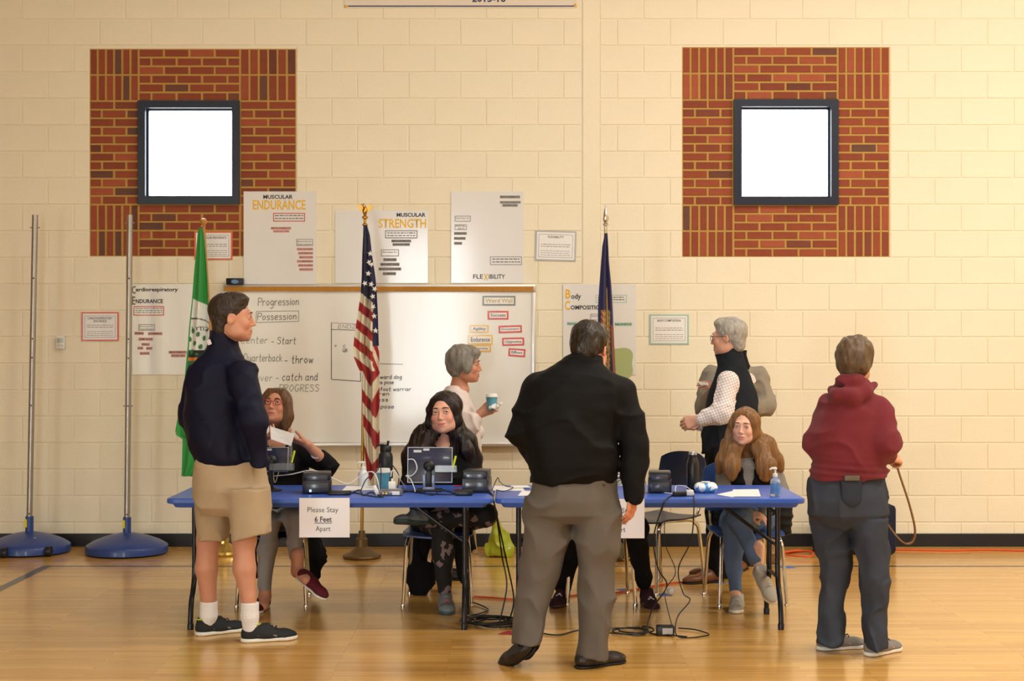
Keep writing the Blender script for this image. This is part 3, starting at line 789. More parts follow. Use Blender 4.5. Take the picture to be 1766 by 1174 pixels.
# --- state flag, navy with a seal
Yv = 11.3
b = P(1056, 0, Yv); b.z = 0
e = empty('state_flag', b, 'navy flag with embroidered seal on spear topped pole behind the dark jacketed man', 'flag')
MB().lathe(b, [(.13, 0), (.14, .012), (.135, .025), (.09, .045), (.06, .07), (.045, .085), (.04, .14), (.02, .2)], 32).build('base', m_goldpole, e)
top = P(1044.5, 402, Yv)
MB().tube([b + Vector((0, 0, .1)), top], .0125, 14).build('pole', m_goldpole, e)
MB().lathe(top, [(.011, 0), (.011, .05), (.018, .055), (.02, .066), (.012, .076), (.016, .085), (.021, .1), (.014, .15), (.002, .205)], 16).build('spear_finial', m_chrome, e)
def va_col(px, py, u):
    c = rgb(42, 36, 84)
    cx = 1047 + (py - 535) * .04
    if py > 530 and px > 1036:
        h = math.sin(px * 1.9 + py * .9) + math.sin(py * .63 - px * .8)
        if abs(px - (1056.5 + (py - 600) * .06)) < 2.6 and py > 560: return rgb(150, 44, 34) if h > -.3 else rgb(60, 92, 60)
        if px < 1052 and py > 534:
            if px < 1043 and py < 575: return rgb(150, 54, 34) if h > 0 else rgb(190, 160, 96)
            return rgb(198, 178, 126) if h > -.5 else rgb(110, 84, 50)
    return c
flag_cloth('cloth', [(402, 1043, 1047.5), (425, 1038.5, 1049), (450, 1036.5, 1050), (490, 1033.5, 1054), (530, 1031, 1056.5), (570, 1031, 1058), (610, 1033, 1060), (650, 1035, 1062), (760, 1036, 1064)], Yv - .03, e, va_col, nf=2, depth=.05, nu=50, nv=220)

# --- city flag, green and white
Yg = 11.55
b = P(386, 0, Yg); b.z = 0
e = empty('city_flag', b, 'green and white flag on leaning wooden pole behind the man in shorts', 'flag')
MB().lathe(b, [(.13, 0), (.14, .012), (.135, .03), (.09, .05), (.06, .07), (.045, .085), (.04, .14), (.02, .2)], 32).build('base', mat('polished_brass', rgb(200, 168, 90), rough=.25, metal=.9), e)
top = P(351, 392, Yg)
m_wood = mat('varnished_pole', rgb(190, 134, 62), rough=.35, coat=.3)
MB().tube([b + Vector((0, 0, .1)), top], .013, 14).build('pole', m_wood, e)
MB().lathe(top, [(.013, 0), (.02, .006), (.012, .014), (.016, .02), (.026, .035), (.028, .048), (.02, .062), (.004, .068)], 18).build('ball_finial', m_wood, e)
GRN, GWT = rgb(46, 148, 66), rgb(226, 228, 222)
def city_col(px, py, u):
    if py > 640: return GRN
    if u < .06: return GRN
    d = py - (.45 * (px - 331))
    if d < 514: return GRN
    if 566 < py < 612 and math.sin(px * .55 + py * .21) + math.sin(px * .23 - py * .33) > .75: return rgb(52, 120, 70)
    if py > 604: return rgb(30, 34, 32) if py < 616 else (rgb(206, 120, 50) if py < 622 else rgb(40, 110, 60))
    if abs(py - (549 + .012 * (px - 336) ** 2)) < 1.0: return rgb(70, 80, 76)
    return GWT
flag_cloth('cloth', [(393, 343.5, 347.5), (402, 341.5, 351), (440, 338, 355), (480, 334.5, 358), (520, 331.5, 360), (560, 327, 361), (600, 324, 362), (640, 320, 363), (690, 316, 364), (725, 306, 364), (742, 302.5, 362), (750, 304, 362), (757, 315, 360), (800, 314, 350), (821, 313, 335)], Yg - .04, e, city_col, nf=1.6, depth=.045, nu=56, nv=300)
ptext('CITY I', 331, 360, 570, 7, Yg - .105, e, m_ink, .01, mirror=True)

# ------------------------------------------------------------------ folding tables, chairs
TZ, TY0, TY1 = 0.72, 8.50, 9.30
def T(px, py):
    """point on the table tops under pixel (px, py)"""
    Y = (CAMZ - TZ) * FPX / (py - 587.0)
    q = P(px, py, Y); q.z = TZ
    return q
m_ttop = mat('blue_table_plastic', rgb(58, 94, 184), rough=0.36, bump=0.06, bscale=220)
m_tleg = mat('dark_table_steel', rgb(38, 38, 42), rough=0.3, metal=0.5)
def folding_table(xa, xb, label, insl, insr):
    x0, x1 = (xa - 883) * TY0 / FPX, (xb - 883) * TY0 / FPX
    e = empty('folding_table', ((x0 + x1) / 2, (TY0 + TY1) / 2, 0), label, 'table')
    def rrect(a, b, c, d, r, n=5):
        pts = []
        for cx, cy, s in ((b - r, c + r, -90), (b - r, d - r, 0), (a + r, d - r, 90), (a + r, c + r, 180)):
            for i in range(n + 1):
                t = math.radians(s + 90 * i / n); pts.append((cx + r * math.cos(t), cy + r * math.sin(t)))
        return pts
    mb = MB(); rings = []
    for ins, z, r in ((.012, TZ, .05), (.003, TZ - .004, .055), (0, TZ - .012, .058), (0, TZ - .024, .058), (.006, TZ - .030, .056), (.03, TZ - .031, .04), (.045, TZ - .05, .03), (.05, TZ - .052, .03)):
        rings.append([(a, b, z) for a, b in rrect(x0 + ins, x1 - ins, TY0 + ins * .6, TY1 - ins * .6, r)])
    n = len(rings[0]); vs = [v for r in rings for v in r]; fs = [tuple(range(n))]
    for i in range(len(rings) - 1):
        fs += [(i * n + j, (i + 1) * n + j, (i + 1) * n + (j + 1) % n, i * n + (j + 1) % n) for j in range(n)]
    fs.append(tuple(reversed(range((len(rings) - 1) * n, len(rings) * n))))
    mb.add(vs, fs).build('table_top', m_ttop, e, ang=.5)
    for lx, sgn in ((x0 + insl, 1), (x1 - insr, -1)):
        yf, yb = 8.66, 8.94
        fl = spline([(lx, yf, TZ - .052), (lx, yf, .5), (lx, yf, .30), (lx, yf - .03, .22), (lx, yf - .085, .15), (lx, yf - .11, .06), (lx, yf - .11, .018)], 4)
        MB().tube(fl, .0145, 12).build('leg', m_tleg, e)
        bl = spline([(lx, yb, TZ - .052), (lx, yb, .5), (lx, yb, .30), (lx, yb + .02, .22), (lx, yb + .075, .15), (lx, yb + .095, .06), (lx, yb + .095, .018)], 4)
        MB().tube(bl, .0145, 12).build('leg', m_tleg, e)
        for yy in (yf - .11, yb + .095): MB().lathe((lx, yy, 0), [(.017, 0), (.018, .03), (.016, .034)], 14).build('foot_cap', m_tleg, e)
        for z in (.27, .62): MB().tube([(lx, yf, z), (lx, yb, z)], .011, 10).build('crossbar', m_tleg, e)
        MB().tube([(lx, (yf + yb) / 2, .44), (lx + sgn * .30, (yf + yb) / 2, TZ - .06)], .010, 10).build('brace', m_tleg, e)
        MB().tube([(lx, yf, .44), (lx, yb, .44)], .009, 10).build('brace_bar', m_tleg, e)
    return e
folding_table(284, 851, 'blue plastic folding table in front of the whiteboard with power gear on it', .13, .16)
folding_table(853.5, 1391, 'blue plastic folding table on the right with wipes and sanitizer', .13, .13)

# notices on the table edge
def notice(px, label):
    Y = TY0 - .008
    e, YF = sheet('paper_notice', px, label, 'notice', m=mat('bright_paper', rgb(236, 234, 240), rough=.7), thick=.0015, Y=Y)
    x0, y0, x1, y1 = px; w = x1 - x0
    m = mat('soft_black_print', rgb(70, 72, 78), rough=.6)
    ptext('Please Stay', x0 + w * .165, x0 + w * .775, y0 + 24.5, 9, YF, e, m)
    ptext('6 Feet', x0 + w * .305, x0 + w * .645, y0 + 41, 9, YF, e, m, .022); prect(x0 + w * .305, y0 + 42.6, x0 + w * .645, y0 + 43.8, YF).build('underline', m, e, smooth=False)
    ptext('Apart', x0 + w * .325, x0 + w * .62, y0 + 57, 8.6, YF, e, m)
notice((516, 858.5, 603, 926.5), 'white paper notice Please Stay 6 Feet Apart on the whiteboard side table')
notice((1025, 860, 1111.5, 928), 'white paper notice Please Stay 6 Feet Apart beside the dark jacketed man')

m_seat = mat('navy_chair_plastic', rgb(30, 40, 66), rough=0.35, bump=.05, bscale=200)
m_bluseat = mat('blue_chair_plastic', rgb(48, 72, 124), rough=0.33, bump=.05, bscale=200)
m_leg = mat('chrome')
def school_chair(name, c, rz, label, sm=None, hs=0.43, w=.43):
    """moulded school chair at c, its front towards local -Y"""
    sm = sm or m_seat
    e = empty(name, c, label, 'chair', 'moulded school chairs', rz)
    M_ = Matrix.Translation(Vector(c)) @ Matrix.Rotation(rz, 4, 'Z')
    def g(x, y, z): return M_ @ Vector((x, y, z))
    # seat shell
    nx, ny = 12, 12; vs = []; fs = []
    def shell(f, nx, ny, th):
        vs = []; fs = []
        for side in (0, 1):
            for j in range(ny + 1):
                for i in range(nx + 1):
                    p, nrm = f(i / nx * 2 - 1, j / ny)
                    vs.append(g(*(p - nrm * th * side)))
        k = (nx + 1) * (ny + 1)
        for j in range(ny):
            for i in range(nx):
                a = j * (nx + 1) + i
                fs.append((a, a + 1, a + nx + 2, a + nx + 1)); fs.append((k + a, k + a + nx + 1, k + a + nx + 2, k + a + 1))
        rim = [i for i in range(nx + 1)] + [(j) * (nx + 1) + nx for j in range(1, ny + 1)] + [ny * (nx + 1) + i for i in range(nx - 1, -1, -1)] + [j * (nx + 1) for j in range(ny - 1, 0, -1)]
        for q in range(len(rim)):
            a, b = rim[q], rim[(q + 1) % len(rim)]; fs.append((a, k + a, k + b, b))
        return MB().add(vs, fs)
    def seat_f(u, v):
        sx = (w / 2) * (1 - .16 * v ** 2) * (1 - .06 * (1 - v) ** 6)
        y = -.20 + .40 * v + .012 * u * u
        z = hs + .012 * u * u - .012 * math.sin(math.pi * v) - (.02 * max(0, .18 - v) / .18)
        return Vector((u * sx, y, z)), Vector((0, 0, 1))
    def back_f(u, v):
        sx = (w * .47) * (1 - .35 * max(0, v - .55) ** 2 - .25 * max(0, .3 - v))
        y = .20 + .07 * v - .035 * (u * u) + .02 * math.sin(math.pi * v)
        z = hs + .10 + .30 * v - .02 * abs(u) ** 3 * (v ** 4) * 2
        return Vector((u * sx, y, z)), Vector((0, -1, 0))
    shell(seat_f, nx, ny, .010).build('seat', sm, e)
    shell(back_f, 12, 8, .008).build('backrest', sm, e)
    for sx in (-1, 1):
        x = sx * w * .40
        MB().tube([g(*q) for q in spline([(x * 1.18, -.225, .012), (x * 1.08, -.195, hs - .11), (x * 1.03, -.17, hs - .045), (x * .97, -.12, hs - .018), (x * .9, .0, hs - .017)], 5)], .0115, 10).build('leg', m_leg, e)
        MB().tube([g(*q) for q in spline([(x * 1.12, .235, .012), (x * 1.02, .20, hs - .11), (x * .98, .17, hs - .045), (x * .94, .12, hs - .018), (x * .9, .0, hs - .017)], 5)], .0115, 10).build('leg', m_leg, e)
        MB().tube([g(*q) for q in spline([(x * .92, .13, hs - .02), (x * .92, .19, hs + .0), (x * .9, .235, hs + .09), (x * .86, .265, hs + .26)], 5)], .0095, 10).build('back_support', m_leg, e)
        for q in ((x * 1.18, -.225), (x * 1.12, .235)):
            MB().lathe(g(q[0], q[1], 0), [(.014, 0), (.015, .012), (.012, .02)], 12).build('glide', m_leg, e)
    return e
def floor_at(px, Y):
    return Vector(((px - 883) * Y / FPX, Y, 0))
school_chair('school_chair', floor_at(474, 9.46), 0.06, 'chrome legged school chair under the woman in red glasses', m_seat)
school_chair('school_chair', floor_at(757, 9.50), 0.0, 'blue school chair under the long haired woman in black', m_bluseat)
school_chair('school_chair', floor_at(1033, 9.52), 0.0, 'school chair behind the dark jacketed man with legs showing past his trousers', m_seat)
school_chair('school_chair', floor_at(1283, 9.50), 0.1, 'blue school chair under the girl with long light brown hair', m_bluseat)
school_chair('school_chair', floor_at(1134, 9.98), -0.85, 'empty navy school chair behind the black bottle', m_seat, hs=.46)
school_chair('school_chair', floor_at(768, 11.32), -0.1, 'chrome legged school chair by the wall beside the green handbag', m_seat)

# ------------------------------------------------------------------ things on the tables
m_case = mat('dark_printer_plastic', rgb(32, 34, 42), rough=0.32)
m_case2 = mat('printer_panel', rgb(58, 62, 74), rough=0.25, coat=.3)
m_white = mat('white_plastic'); m_clear = mat('clear_plastic', rgb(235, 240, 242), rough=0.06, trans=0.92, ior=1.35)
m_led = mat('status_light', rgb(150, 200, 255), emit=(.5, .75, 1, 1), estr=2.0)
m_silver = mat('silver_trim', rgb(180, 182, 186), rough=.3, metal=.7)
m_cable = mat('black_cable', rgb(20, 20, 22), rough=.45); m_wcable = mat('white_cable', rgb(232, 232, 230), rough=.45)

def label_printer(px0, px1, ptop, pbase, rz, label, led=False):
    c = T((px0 + px1) / 2, pbase); Y = c.y
    w = (px1 - px0) * Y / FPX * .92; h = (pbase - ptop) * Y / FPX - .01; d = .165
    c.y += d / 2
    e = empty('label_printer', c, label, 'printer', 'small black label printers', rz)
    R = Matrix.Rotation(rz, 3, 'Z')
    def bx(n, lo, hi, ch, m): 
        lo = Vector(lo) + c; hi = Vector(hi) + c
        return MB().box(lo, hi, ch, R=R, at=c).build(n, m, e)
    bx('body', (-w / 2, -d / 2, .004), (w / 2, d / 2, h * .64), .0035, m_case)
    bx('lid', (-w / 2 + .003, -d / 2 + .006, h * .63), (w / 2 - .003, d / 2 - .002, h), .007, m_case)
    bx('hatch', (-w * .36, -d / 2 + .001, h * .60), (w * .36, -d / 2 + .03, h * .88), .004, m_case2)
    bx('front_panel', (-w * .40, -d / 2 - .004, h * .10), (w * .40, -d / 2 + .01, h * .52), .004, m_case2)
    bx('connector_bay', (-w * .30, -d / 2 - .006, .008), (w * .12, -d / 2 + .004, h * .2), .002, m_black)
    for s in (-1, 1): bx('latch', (s * w * .40 - .006, -d / 2 + .004, h * .52), (s * w * .40 + .006, -d / 2 + .014, h * .60), .002, m_silver)
    for s in (-1, 1):
        for yy in (-.06, .06): bx('foot', (s * w * .38 - .01, yy - .01, 0), (s * w * .38 + .01, yy + .01, .006), 0, m_black)
    if led: bx('status_light', (-w * .26, -d / 2 - .008, .014), (-w * .19, -d / 2 - .004, .026), 0, m_led)
    return e
label_printer(517, 571, 812, 852, .10, 'black label printer with blue status light in front of the woman in glasses', True)
label_printer(798, 846, 808, 850, -.14, 'black label printer at the joint of the two tables')
label_printer(1118, 1162, 811, 851, -.08, 'black label printer beside the dark bottle on the right table')

def lathe_thing(name, at, parts, label, cat, n=28):
    e = empty(name, at, label, cat)
    for (pn, prof, m) in parts: MB().lathe(at, prof, n).build(pn, m, e, ang=.7)
    return e
# hand sanitizer pumps
def pump_bottle(at, label, liquid, lab, h=.105, r=.031, sgn=-1, labm=None):
    e = empty('sanitizer_bottle', at, label, 'bottle')
    MB().lathe(at, [(r * .92, 0), (r, .006), (r, h * .72), (r * .9, h * .84), (r * .5, h * .95), (r * .42, h)], 28).build('bottle', liquid, e, ang=.8)
    if labm: MB().lathe(at, [(r * 1.012, h * .12), (r * 1.012, h * .66)], 28).build('label_wrap', labm, e)
    MB().lathe(at, [(r * .5, h * .98), (r * .5, h * 1.13), (r * .42, h * 1.15), (r * .2, h * 1.16), (r * .17, h * 1.34)], 18).build('pump_collar', m_white, e)
    t = at + Vector((0, 0, h * 1.34))
    MB().tube([t + Vector((r * .3, 0, .004)), t + Vector((0, 0, .008)), t + Vector((sgn * r * .7, 0, .008)), t + Vector((sgn * r * 1.15, 0, .001))], [.006, .008, .006, .004], 10).build('pump_head', m_white, e)
    return e
pump_bottle(T(626.5, 838), 'white liquid sanitizer pump bottle beside the striped flag', mat('milky_bottle', rgb(226, 228, 230), rough=.2, coat=.3), None, h=.098, r=.031)
pump_bottle(T(1337, 855), 'clear sanitizer pump bottle with blue label at the right table end', mat('gel_bottle', rgb(210, 226, 236), rough=.08, trans=.75, ior=1.35), None, h=.108, r=.0275, labm=mat('blue_label', rgb(84, 128, 190), rough=.4, var=.25, vscale=40))
# water bottles
at = T(665, 836)
e = lathe_thing('water_bottle', at, [('bottle', [(.040, 0), (.043, .006), (.043, .165), (.040, .182), (.031, .196), (.031, .2)], mat('matte_black_bottle', rgb(34, 36, 40), rough=.42)), ('cap', [(.032, .198), (.034, .204), (.034, .226), (.030, .232)], m_black)], 'wide black water bottle with straw lid on the whiteboard side table', 'water bottle')
MB().tube([at + Vector((.02, 0, .225)), at + Vector((-.015, 0, .238)), at + Vector((-.055, 0, .235))], .006, 8).build('carry_loop', m_black, e)
MB().tube([at + Vector((.01, 0, .228)), at + Vector((.017, 0, .262))], .0075, 10).build('straw', m_black, e)
at = T(1195, 847)
lathe_thing('water_bottle', at, [('bottle', [(.032, 0), (.035, .006), (.035, .155), (.031, .175), (.0235, .192), (.023, .198)], mat('gloss_black_bottle', rgb(28, 26, 26), rough=.3)), ('cap', [(.0235, .197), (.024, .2), (.024, .209)], m_black), ('steel_lid', [(.024, .209), (.024, .222), (.020, .226)], m_silver)], 'slim black bottle with steel lid on the right table', 'water bottle')
# paper cups
m_cup = mat('teal_cup_print', rgb(92, 158, 178), rough=.5, var=.2, vscale=26); m_lid = mat('cup_lid', rgb(236, 234, 228), rough=.4)
def paper_cup(at, label, k=1.0, R=None):
    e = empty('paper_cup', at, label, 'cup')
    MB().lathe(at, [(.029 * k, 0), (.030 * k, .003), (.040 * k, .094 * k)], 28, R=R).build('cup', m_cup, e)
    MB().lathe(at, [(.0425 * k, .090 * k), (.043 * k, .097 * k), (.040 * k, .100 * k), (.038 * k, .112 * k), (.034 * k, .114 * k)], 28, R=R).build('lid', m_lid, e)
    return e
paper_cup(T(661.5, 841), 'teal paper cup with white lid before the black water bottle')

# tablets on stands, backs towards us
m_tab = mat('tablet_back', rgb(38, 46, 72), rough=.22, coat=.4); m_acr = mat('clear_acrylic', rgb(240, 244, 246), rough=.05, trans=.88, ior=1.3)
m_hi = mat('highlighter_yellow', rgb(208, 226, 40), rough=.4); m_metal = mat('stand_metal', rgb(120, 132, 160), rough=.3, metal=.4)
def tablet(px, Yt, label, stand_x, base, tray, tray2, pen, lean=.20):
    x0, y0, x1, y1 = px
    a, b = P(x0, y1, Yt), P(x1, y0, Yt)
    cx = (a.x + b.x) / 2
    foot = Vector((P(stand_x, 0, Yt).x, Yt + .01, TZ))
    e = empty('tablet_stand', foot, label, 'tablet')
    c = Vector((cx, Yt, (a.z + b.z) / 2)); R = Matrix.Rotation(-lean, 3, 'X')
    MB().box((a.x, Yt, a.z), (b.x, Yt + .009, b.z), .008, R=R, at=c).build('tablet', m_tab, e)
    fr = MB()
    for lo, hi in (((a.x - .004, a.z - .004), (b.x + .004, a.z)), ((a.x - .004, b.z), (b.x + .004, b.z + .004)), ((a.x - .004, a.z), (a.x, b.z)), ((b.x, a.z), (b.x + .004, b.z))):
        fr.box((lo[0], Yt - .004, lo[1]), (hi[0], Yt + .012, hi[1]), R=R, at=c)
    fr.build('clear_case', mat('case_edge', rgb(190, 194, 204), rough=.25, metal=.3), e, smooth=False)
    MB().box((a.x + .03, Yt - .002, b.z - .026), (a.x + .075, Yt, b.z - .012), R=R, at=c).build('asset_tag', mat('tag_grey', rgb(196, 200, 206), rough=.4), e, smooth=False)
    MB().box((a.x + .085, Yt - .002, b.z - .016), (a.x + .12, Yt, b.z - .004), R=R, at=c).build('asset_tag', mat('tag_grey'), e, smooth=False)
    bc = Vector((foot.x, Yt - .018, c.z - .005))
    MB().lathe(bc + Vector((0, .012, 0)), [(.030, 0), (.032, .006), (.026, .014), (.012, .02)], 24, R=Matrix.Rotation(math.pi / 2, 3, 'X')).build('mount_plate', m_black, e)
    MB().lathe(bc + Vector((0, -.01, -.012)), [(.004, -.018), (.014, -.014), (.018, 0), (.014, .014), (.004, .018)], 18).build('ball_joint', m_black, e)
    if base == 'u':
        w = .018; zt = bc.z - .045
        u = MB()
        for s in (-1, 1): u.box((foot.x + s * .026 - .008, Yt - .035, TZ + .012), (foot.x + s * .026 + .008, Yt - .005, zt), .003)
        u.box((foot.x - .034, Yt - .036, TZ + .008), (foot.x + .034, Yt + .0, TZ + .026), .003)
        u.build('fork', m_metal, e)
        MB().box((foot.x - .016, Yt - .03, TZ + .02), (foot.x + .016, Yt - .008, bc.z - .02), .006).build('post', m_black, e)
        MB().box((foot.x - .075, Yt - .06, TZ), (foot.x + .075, Yt + .07, TZ + .010), .005).build('base_plate', m_black, e)
    else:
        MB().tube([(foot.x, Yt - .015, TZ + .01), (foot.x, Yt - .018, bc.z - .01)], .014, 14).build('post', m_black, e)
        MB().lathe((foot.x, Yt, TZ), [(.058, 0), (.058, .008), (.03, .014), (.015, .02)], 28).build('base_plate', m_black, e)
    for tr in (tray, tray2):
        if not tr: continue
        u, v = P(tr[0], tr[3], Yt - .05), P(tr[2], tr[1], Yt - .05)
        t = MB(); y_ = Yt - .05
        t.box((u.x, y_, u.z), (v.x, y_ + .04, u.z + .003)); t.box((u.x, y_, u.z), (v.x, y_ + .003, v.z)); t.box((u.x, y_ + .037, u.z), (v.x, y_ + .04, v.z))
        t.box((u.x, y_ + .003, u.z), (u.x + .003, y_ + .037, v.z)); t.box((v.x - .003, y_ + .003, u.z), (v.x, y_ + .037, v.z))
        t.build('acrylic_tray', m_acr, e, smooth=False)
    u, v = P(pen[0], pen[1], Yt - .035), P(pen[2], pen[3], Yt - .035)
    MB().tube([u, u.lerp(v, .4), u.lerp(v, .45), v], [.006, .006, .0065, .0065], 10).build('highlighter', m_hi, e)
    return e
tablet((704, 772, 779, 831), 8.93, 'tablet on forked stand with clear tray facing the long haired woman', 740, 'u', (750, 803, 788, 815), None, (781, 806, 786, 786))
tablet((432, 772, 496, 812), 8.93, 'tablet on disc stand facing the woman in red glasses', 468, 'disc', (464, 799, 506, 812), None, (503, 797, 508, 777))

# power strip, adapters, bricks
c = T(675, 855)
e = empty('power_strip', c, 'grey power strip with white charger plugged in on the whiteboard side table', 'power strip')
MB().box(c + Vector((-.065, .0, 0)), c + Vector((.06, .09, .035)), .007).build('body', mat('smoky_plastic', rgb(96, 98, 104), rough=.25, coat=.4), e)
MB().box(c + Vector((.005, -.002, .006)), c + Vector((.045, .0, .026))).build('rating_label', m_white, e, smooth=False)
for x in (-.045, -.028): MB().lathe(c + Vector((x, .001, .014)), [(.005, 0), (.005, .003)], 12, R=Matrix.Rotation(math.pi / 2, 3, 'X')).build('jack', m_brass, e)
c2 = c + Vector((.0, .045, .0345))
e = empty('charger', c2, 'white cube charger standing on the grey power strip', 'charger')
MB().box(c2 + Vector((-.020, -.014, 0)), c2 + Vector((.020, .014, .042)), .005).build('body', m_white, e)
MB().tube([c2 + Vector((0, 0, .041)), c2 + Vector((0, 0, .058))], .006, 10).build('plug', m_white, e)
c = T(650, 857) + Vector((0, .09, .001))
e = empty('cable_adapter', c, 'white cable adapter leaning by the teal paper cup', 'adapter')
MB().box(c + Vector((-.011, -.006, 0)), c + Vector((.011, .006, .06)), .004, R=Matrix.Rotation(-.42, 3, 'Y'), at=c).build('body', m_white, e)
for (px0, px1, py, h, lb) in ((565, 604, 854, .022, 'flat black power brick beside the notice'), (785, 815, 855, .03, 'black power brick in front of the printer at the table joint')):
    a, b = T(px0, py), T(px1, py); e = empty('power_brick', (a + b) / 2, lb, 'power adapter')
    MB().box(a, b + Vector((0, .07, h)), .007).build('body', m_black, e)
    MB().box(a + Vector((.02, -.001, h * .3)), b + Vector((-.03, .0, h * .7))).build('label_plate', mat('dark_label', rgb(52, 52, 56), rough=.4), e, smooth=False)
c = T(790, 846)
e = empty('red_tag', c, 'red plastic loop tag beside the printer at the table joint', 'tag')
MB().tube([c + Vector(q) for q in ((-.022, .02, .004), (-.022, .02, .026), (.03, .02, .026), (.03, .02, .004))], .0045, 8, closed=True).build('loop', mat('red_plastic', rgb(190, 40, 56), rough=.4), e)
# right table small gear
c = T(1188, 856)
e = empty('power_tap', c, 'black and white power tap with white lead on the right table', 'power strip')
MB().box(c + Vector((-.085, 0, 0)), c + Vector((-.01, .035, .026)), .006, R=Matrix.Rotation(.2, 3, 'Z'), at=c).build('black_end', m_black, e)
MB().box(c + Vector((-.012, .005, .004)), c + Vector((.028, .045, .034)), .005).build('white_end', m_white, e)
# pack of wipes: pillow shape
c = T(1219, 851)
vs = []; fs = []; n, m_ = 24, 14
for i in range(n + 1):
    for j in range(m_):
        t = i / n * 2 - 1; a = 2 * math.pi * j / m_
        k = (1 - abs(t) ** 4) ** .5 * .9 + .1
        wob = 1 + .06 * math.sin(5 * t + 3 * a) + .04 * math.sin(9 * a + 4 * t)
        vs.append(c + Vector((t * .066, .05 + math.cos(a) * .045 * (k * .7 + .3) * wob, .030 + math.sin(a) * .030 * k * (wob if math.sin(a) > 0 else 1))))
for i in range(n):
    for j in range(m_): fs.append((i * m_ + j, i * m_ + (j + 1) % m_, (i + 1) * m_ + (j + 1) % m_, (i + 1) * m_ + j))
fs += [tuple(range(m_)), tuple(reversed(range(n * m_, n * m_ + m_)))]
mw = bpy.data.materials.new('wipes_wrapper'); mw.use_nodes = True; nt = mw.node_tree
tc = nt.nodes.new('ShaderNodeTexCoord'); nz = nt.nodes.new('ShaderNodeTexNoise'); nz.inputs['Scale'].default_value = 14; nz.inputs['Distortion'].default_value = 1.2
rp = nt.nodes.new('ShaderNodeValToRGB'); rp.color_ramp.interpolation = 'CONSTANT'
rp.color_ramp.elements[0].color = rgb(232, 236, 240); rp.color_ramp.elements[1].position = .56; rp.color_ramp.elements[1].color = rgb(70, 150, 206)
nt.links.new(tc.outputs['Object'], nz.inputs['Vector']); nt.links.new(nz.outputs[0], rp.inputs[0]); nt.links.new(rp.outputs[0], nt.nodes['Principled BSDF'].inputs['Base Color'])
nt.nodes['Principled BSDF'].inputs['Roughness'].default_value = .25
e = empty('wipes_pack', c, 'crumpled blue and white pack of wipes on the right table', 'wipes')
MB().add(vs, fs).build('wrapper', mw, e, ang=1.2)
MB().box(c + Vector((-.025, .03, .058)), c + Vector((.025, .07, .064)), .003).build('flap', m_white, e)
# loose paper
def paper(corners, label, z=0.0, name='paper_sheet'):
    pts = [T(*q) for q in corners]; e = empty(name, (pts[0] + pts[2]) / 2, label, 'paper')
    k = len(pts)
    vs = [p + Vector((0, 0, z + .0006)) for p in pts] + [p + Vector((0, 0, z + .0022)) for p in pts]
    fs = [tuple(reversed(range(k))), tuple(range(k, 2 * k))] + [(i, (i + 1) % k, (i + 1) % k + k, i + k) for i in range(k)]
    MB().add(vs, fs).build('sheet', m_paper, e, smooth=False)
    return e
paper([(1236, 853), (1262, 857.5), (1300, 852), (1272, 845)], 'white paper lying askew beside the wipes')
paper([(1263, 857), (1312, 857), (1308, 844.5), (1264, 845)], 'white paper in front of the girl on the right table', .002)
paper([(848, 846), (905, 846.5), (900, 839), (850, 838)], 'white paper at the left end of the right table', .0)
paper([(893, 855), (925, 854), (922, 847), (900, 846.8)], 'small white paper nearly hidden by the dark jacketed man', .0)
paper([(590, 846), (652, 845), (645, 838), (598, 838)], 'white paper behind the flat power brick')
paper([(880, 842.5), (915, 842), (910, 838.5), (882, 838.5)], 'thin folded white paper beside the dark jacketed man', .004)

# ---------- cables
def cable(pts, r, label, m=None, name='cable', n=7, sm=7):
    o = MB().tube(spline(pts, sm), r, n).build(name, m or m_cable)
    return tag(o, label, 'cable')
def TZp(px, py, dz=0.0):
    q = T(px, py); q.z += .005 + dz; return q
cable([TZp(605, 852), TZp(620, 846), TZp(627, 855), TZp(640, 850), TZp(655, 856), TZp(661, 866 - 8), TZp(648, 858), TZp(618, 852), TZp(608, 851)], .0035, 'black cable looped in front of the sanitizer pump')
cable([TZp(622, 848), P(632, 826, 8.9), P(650, 812, 8.95), P(656, 800, 8.98), P(657, 822, 8.9), TZp(655, 852)], .003, 'thin black cable arching over the teal paper cup')
cable([P(670, 796, 9.1), P(680, 806, 9.05), P(688, 822, 9.0), TZp(686, 848), TZp(700, 848), TZp(730, 852), TZp(770, 854), TZp(790, 852)], .0035, 'black cable running from the water bottle to the printer')
cable([TZp(690, 852), TZp(720, 847), TZp(745, 855), TZp(760, 846), TZp(775, 849), TZp(785, 852)], .003, 'black cable tangled under the forked tablet stand')
cable([TZp(815, 851), TZp(835, 849), TZp(848, 853), P(852, 868, 8.55), P(858, 900, 8.62), P(866, 960, 8.75), P(874, 1010, 8.75), floor_at(862, 8.75) + Vector((0, 0, .01))], .0045, 'black cable hanging down between the two tables')
cable([TZp(843, 847), P(850, 858, 8.62), P(855, 880, 8.64), P(872, 960, 8.76), P(886, 1030, 8.8), floor_at(880, 8.85) + Vector((0, 0, .012))], .0045, 'second black cable hanging beside the table joint')
cable([P(455, 822, 8.95), P(500, 818, 8.9), P(540, 811, 8.86), P(575, 825, 8.85), P(600, 834, 8.9), P(620, 822, 8.92), P(640, 813, 8.9), P(650, 824, 8.9), TZp(655, 850)], .0032, 'white cable arching over the printer by the woman in glasses', m_wcable)
cable([P(703, 792, 8.9), P(714, 793, 8.88), P(719, 808, 8.86), P(710, 820, 8.87), P(700, 820, 8.88), P(708, 826, 8.88), P(714, 840, 8.86), TZp(716, 850)], .0028, 'white charging cable looping behind the forked tablet', m_wcable)
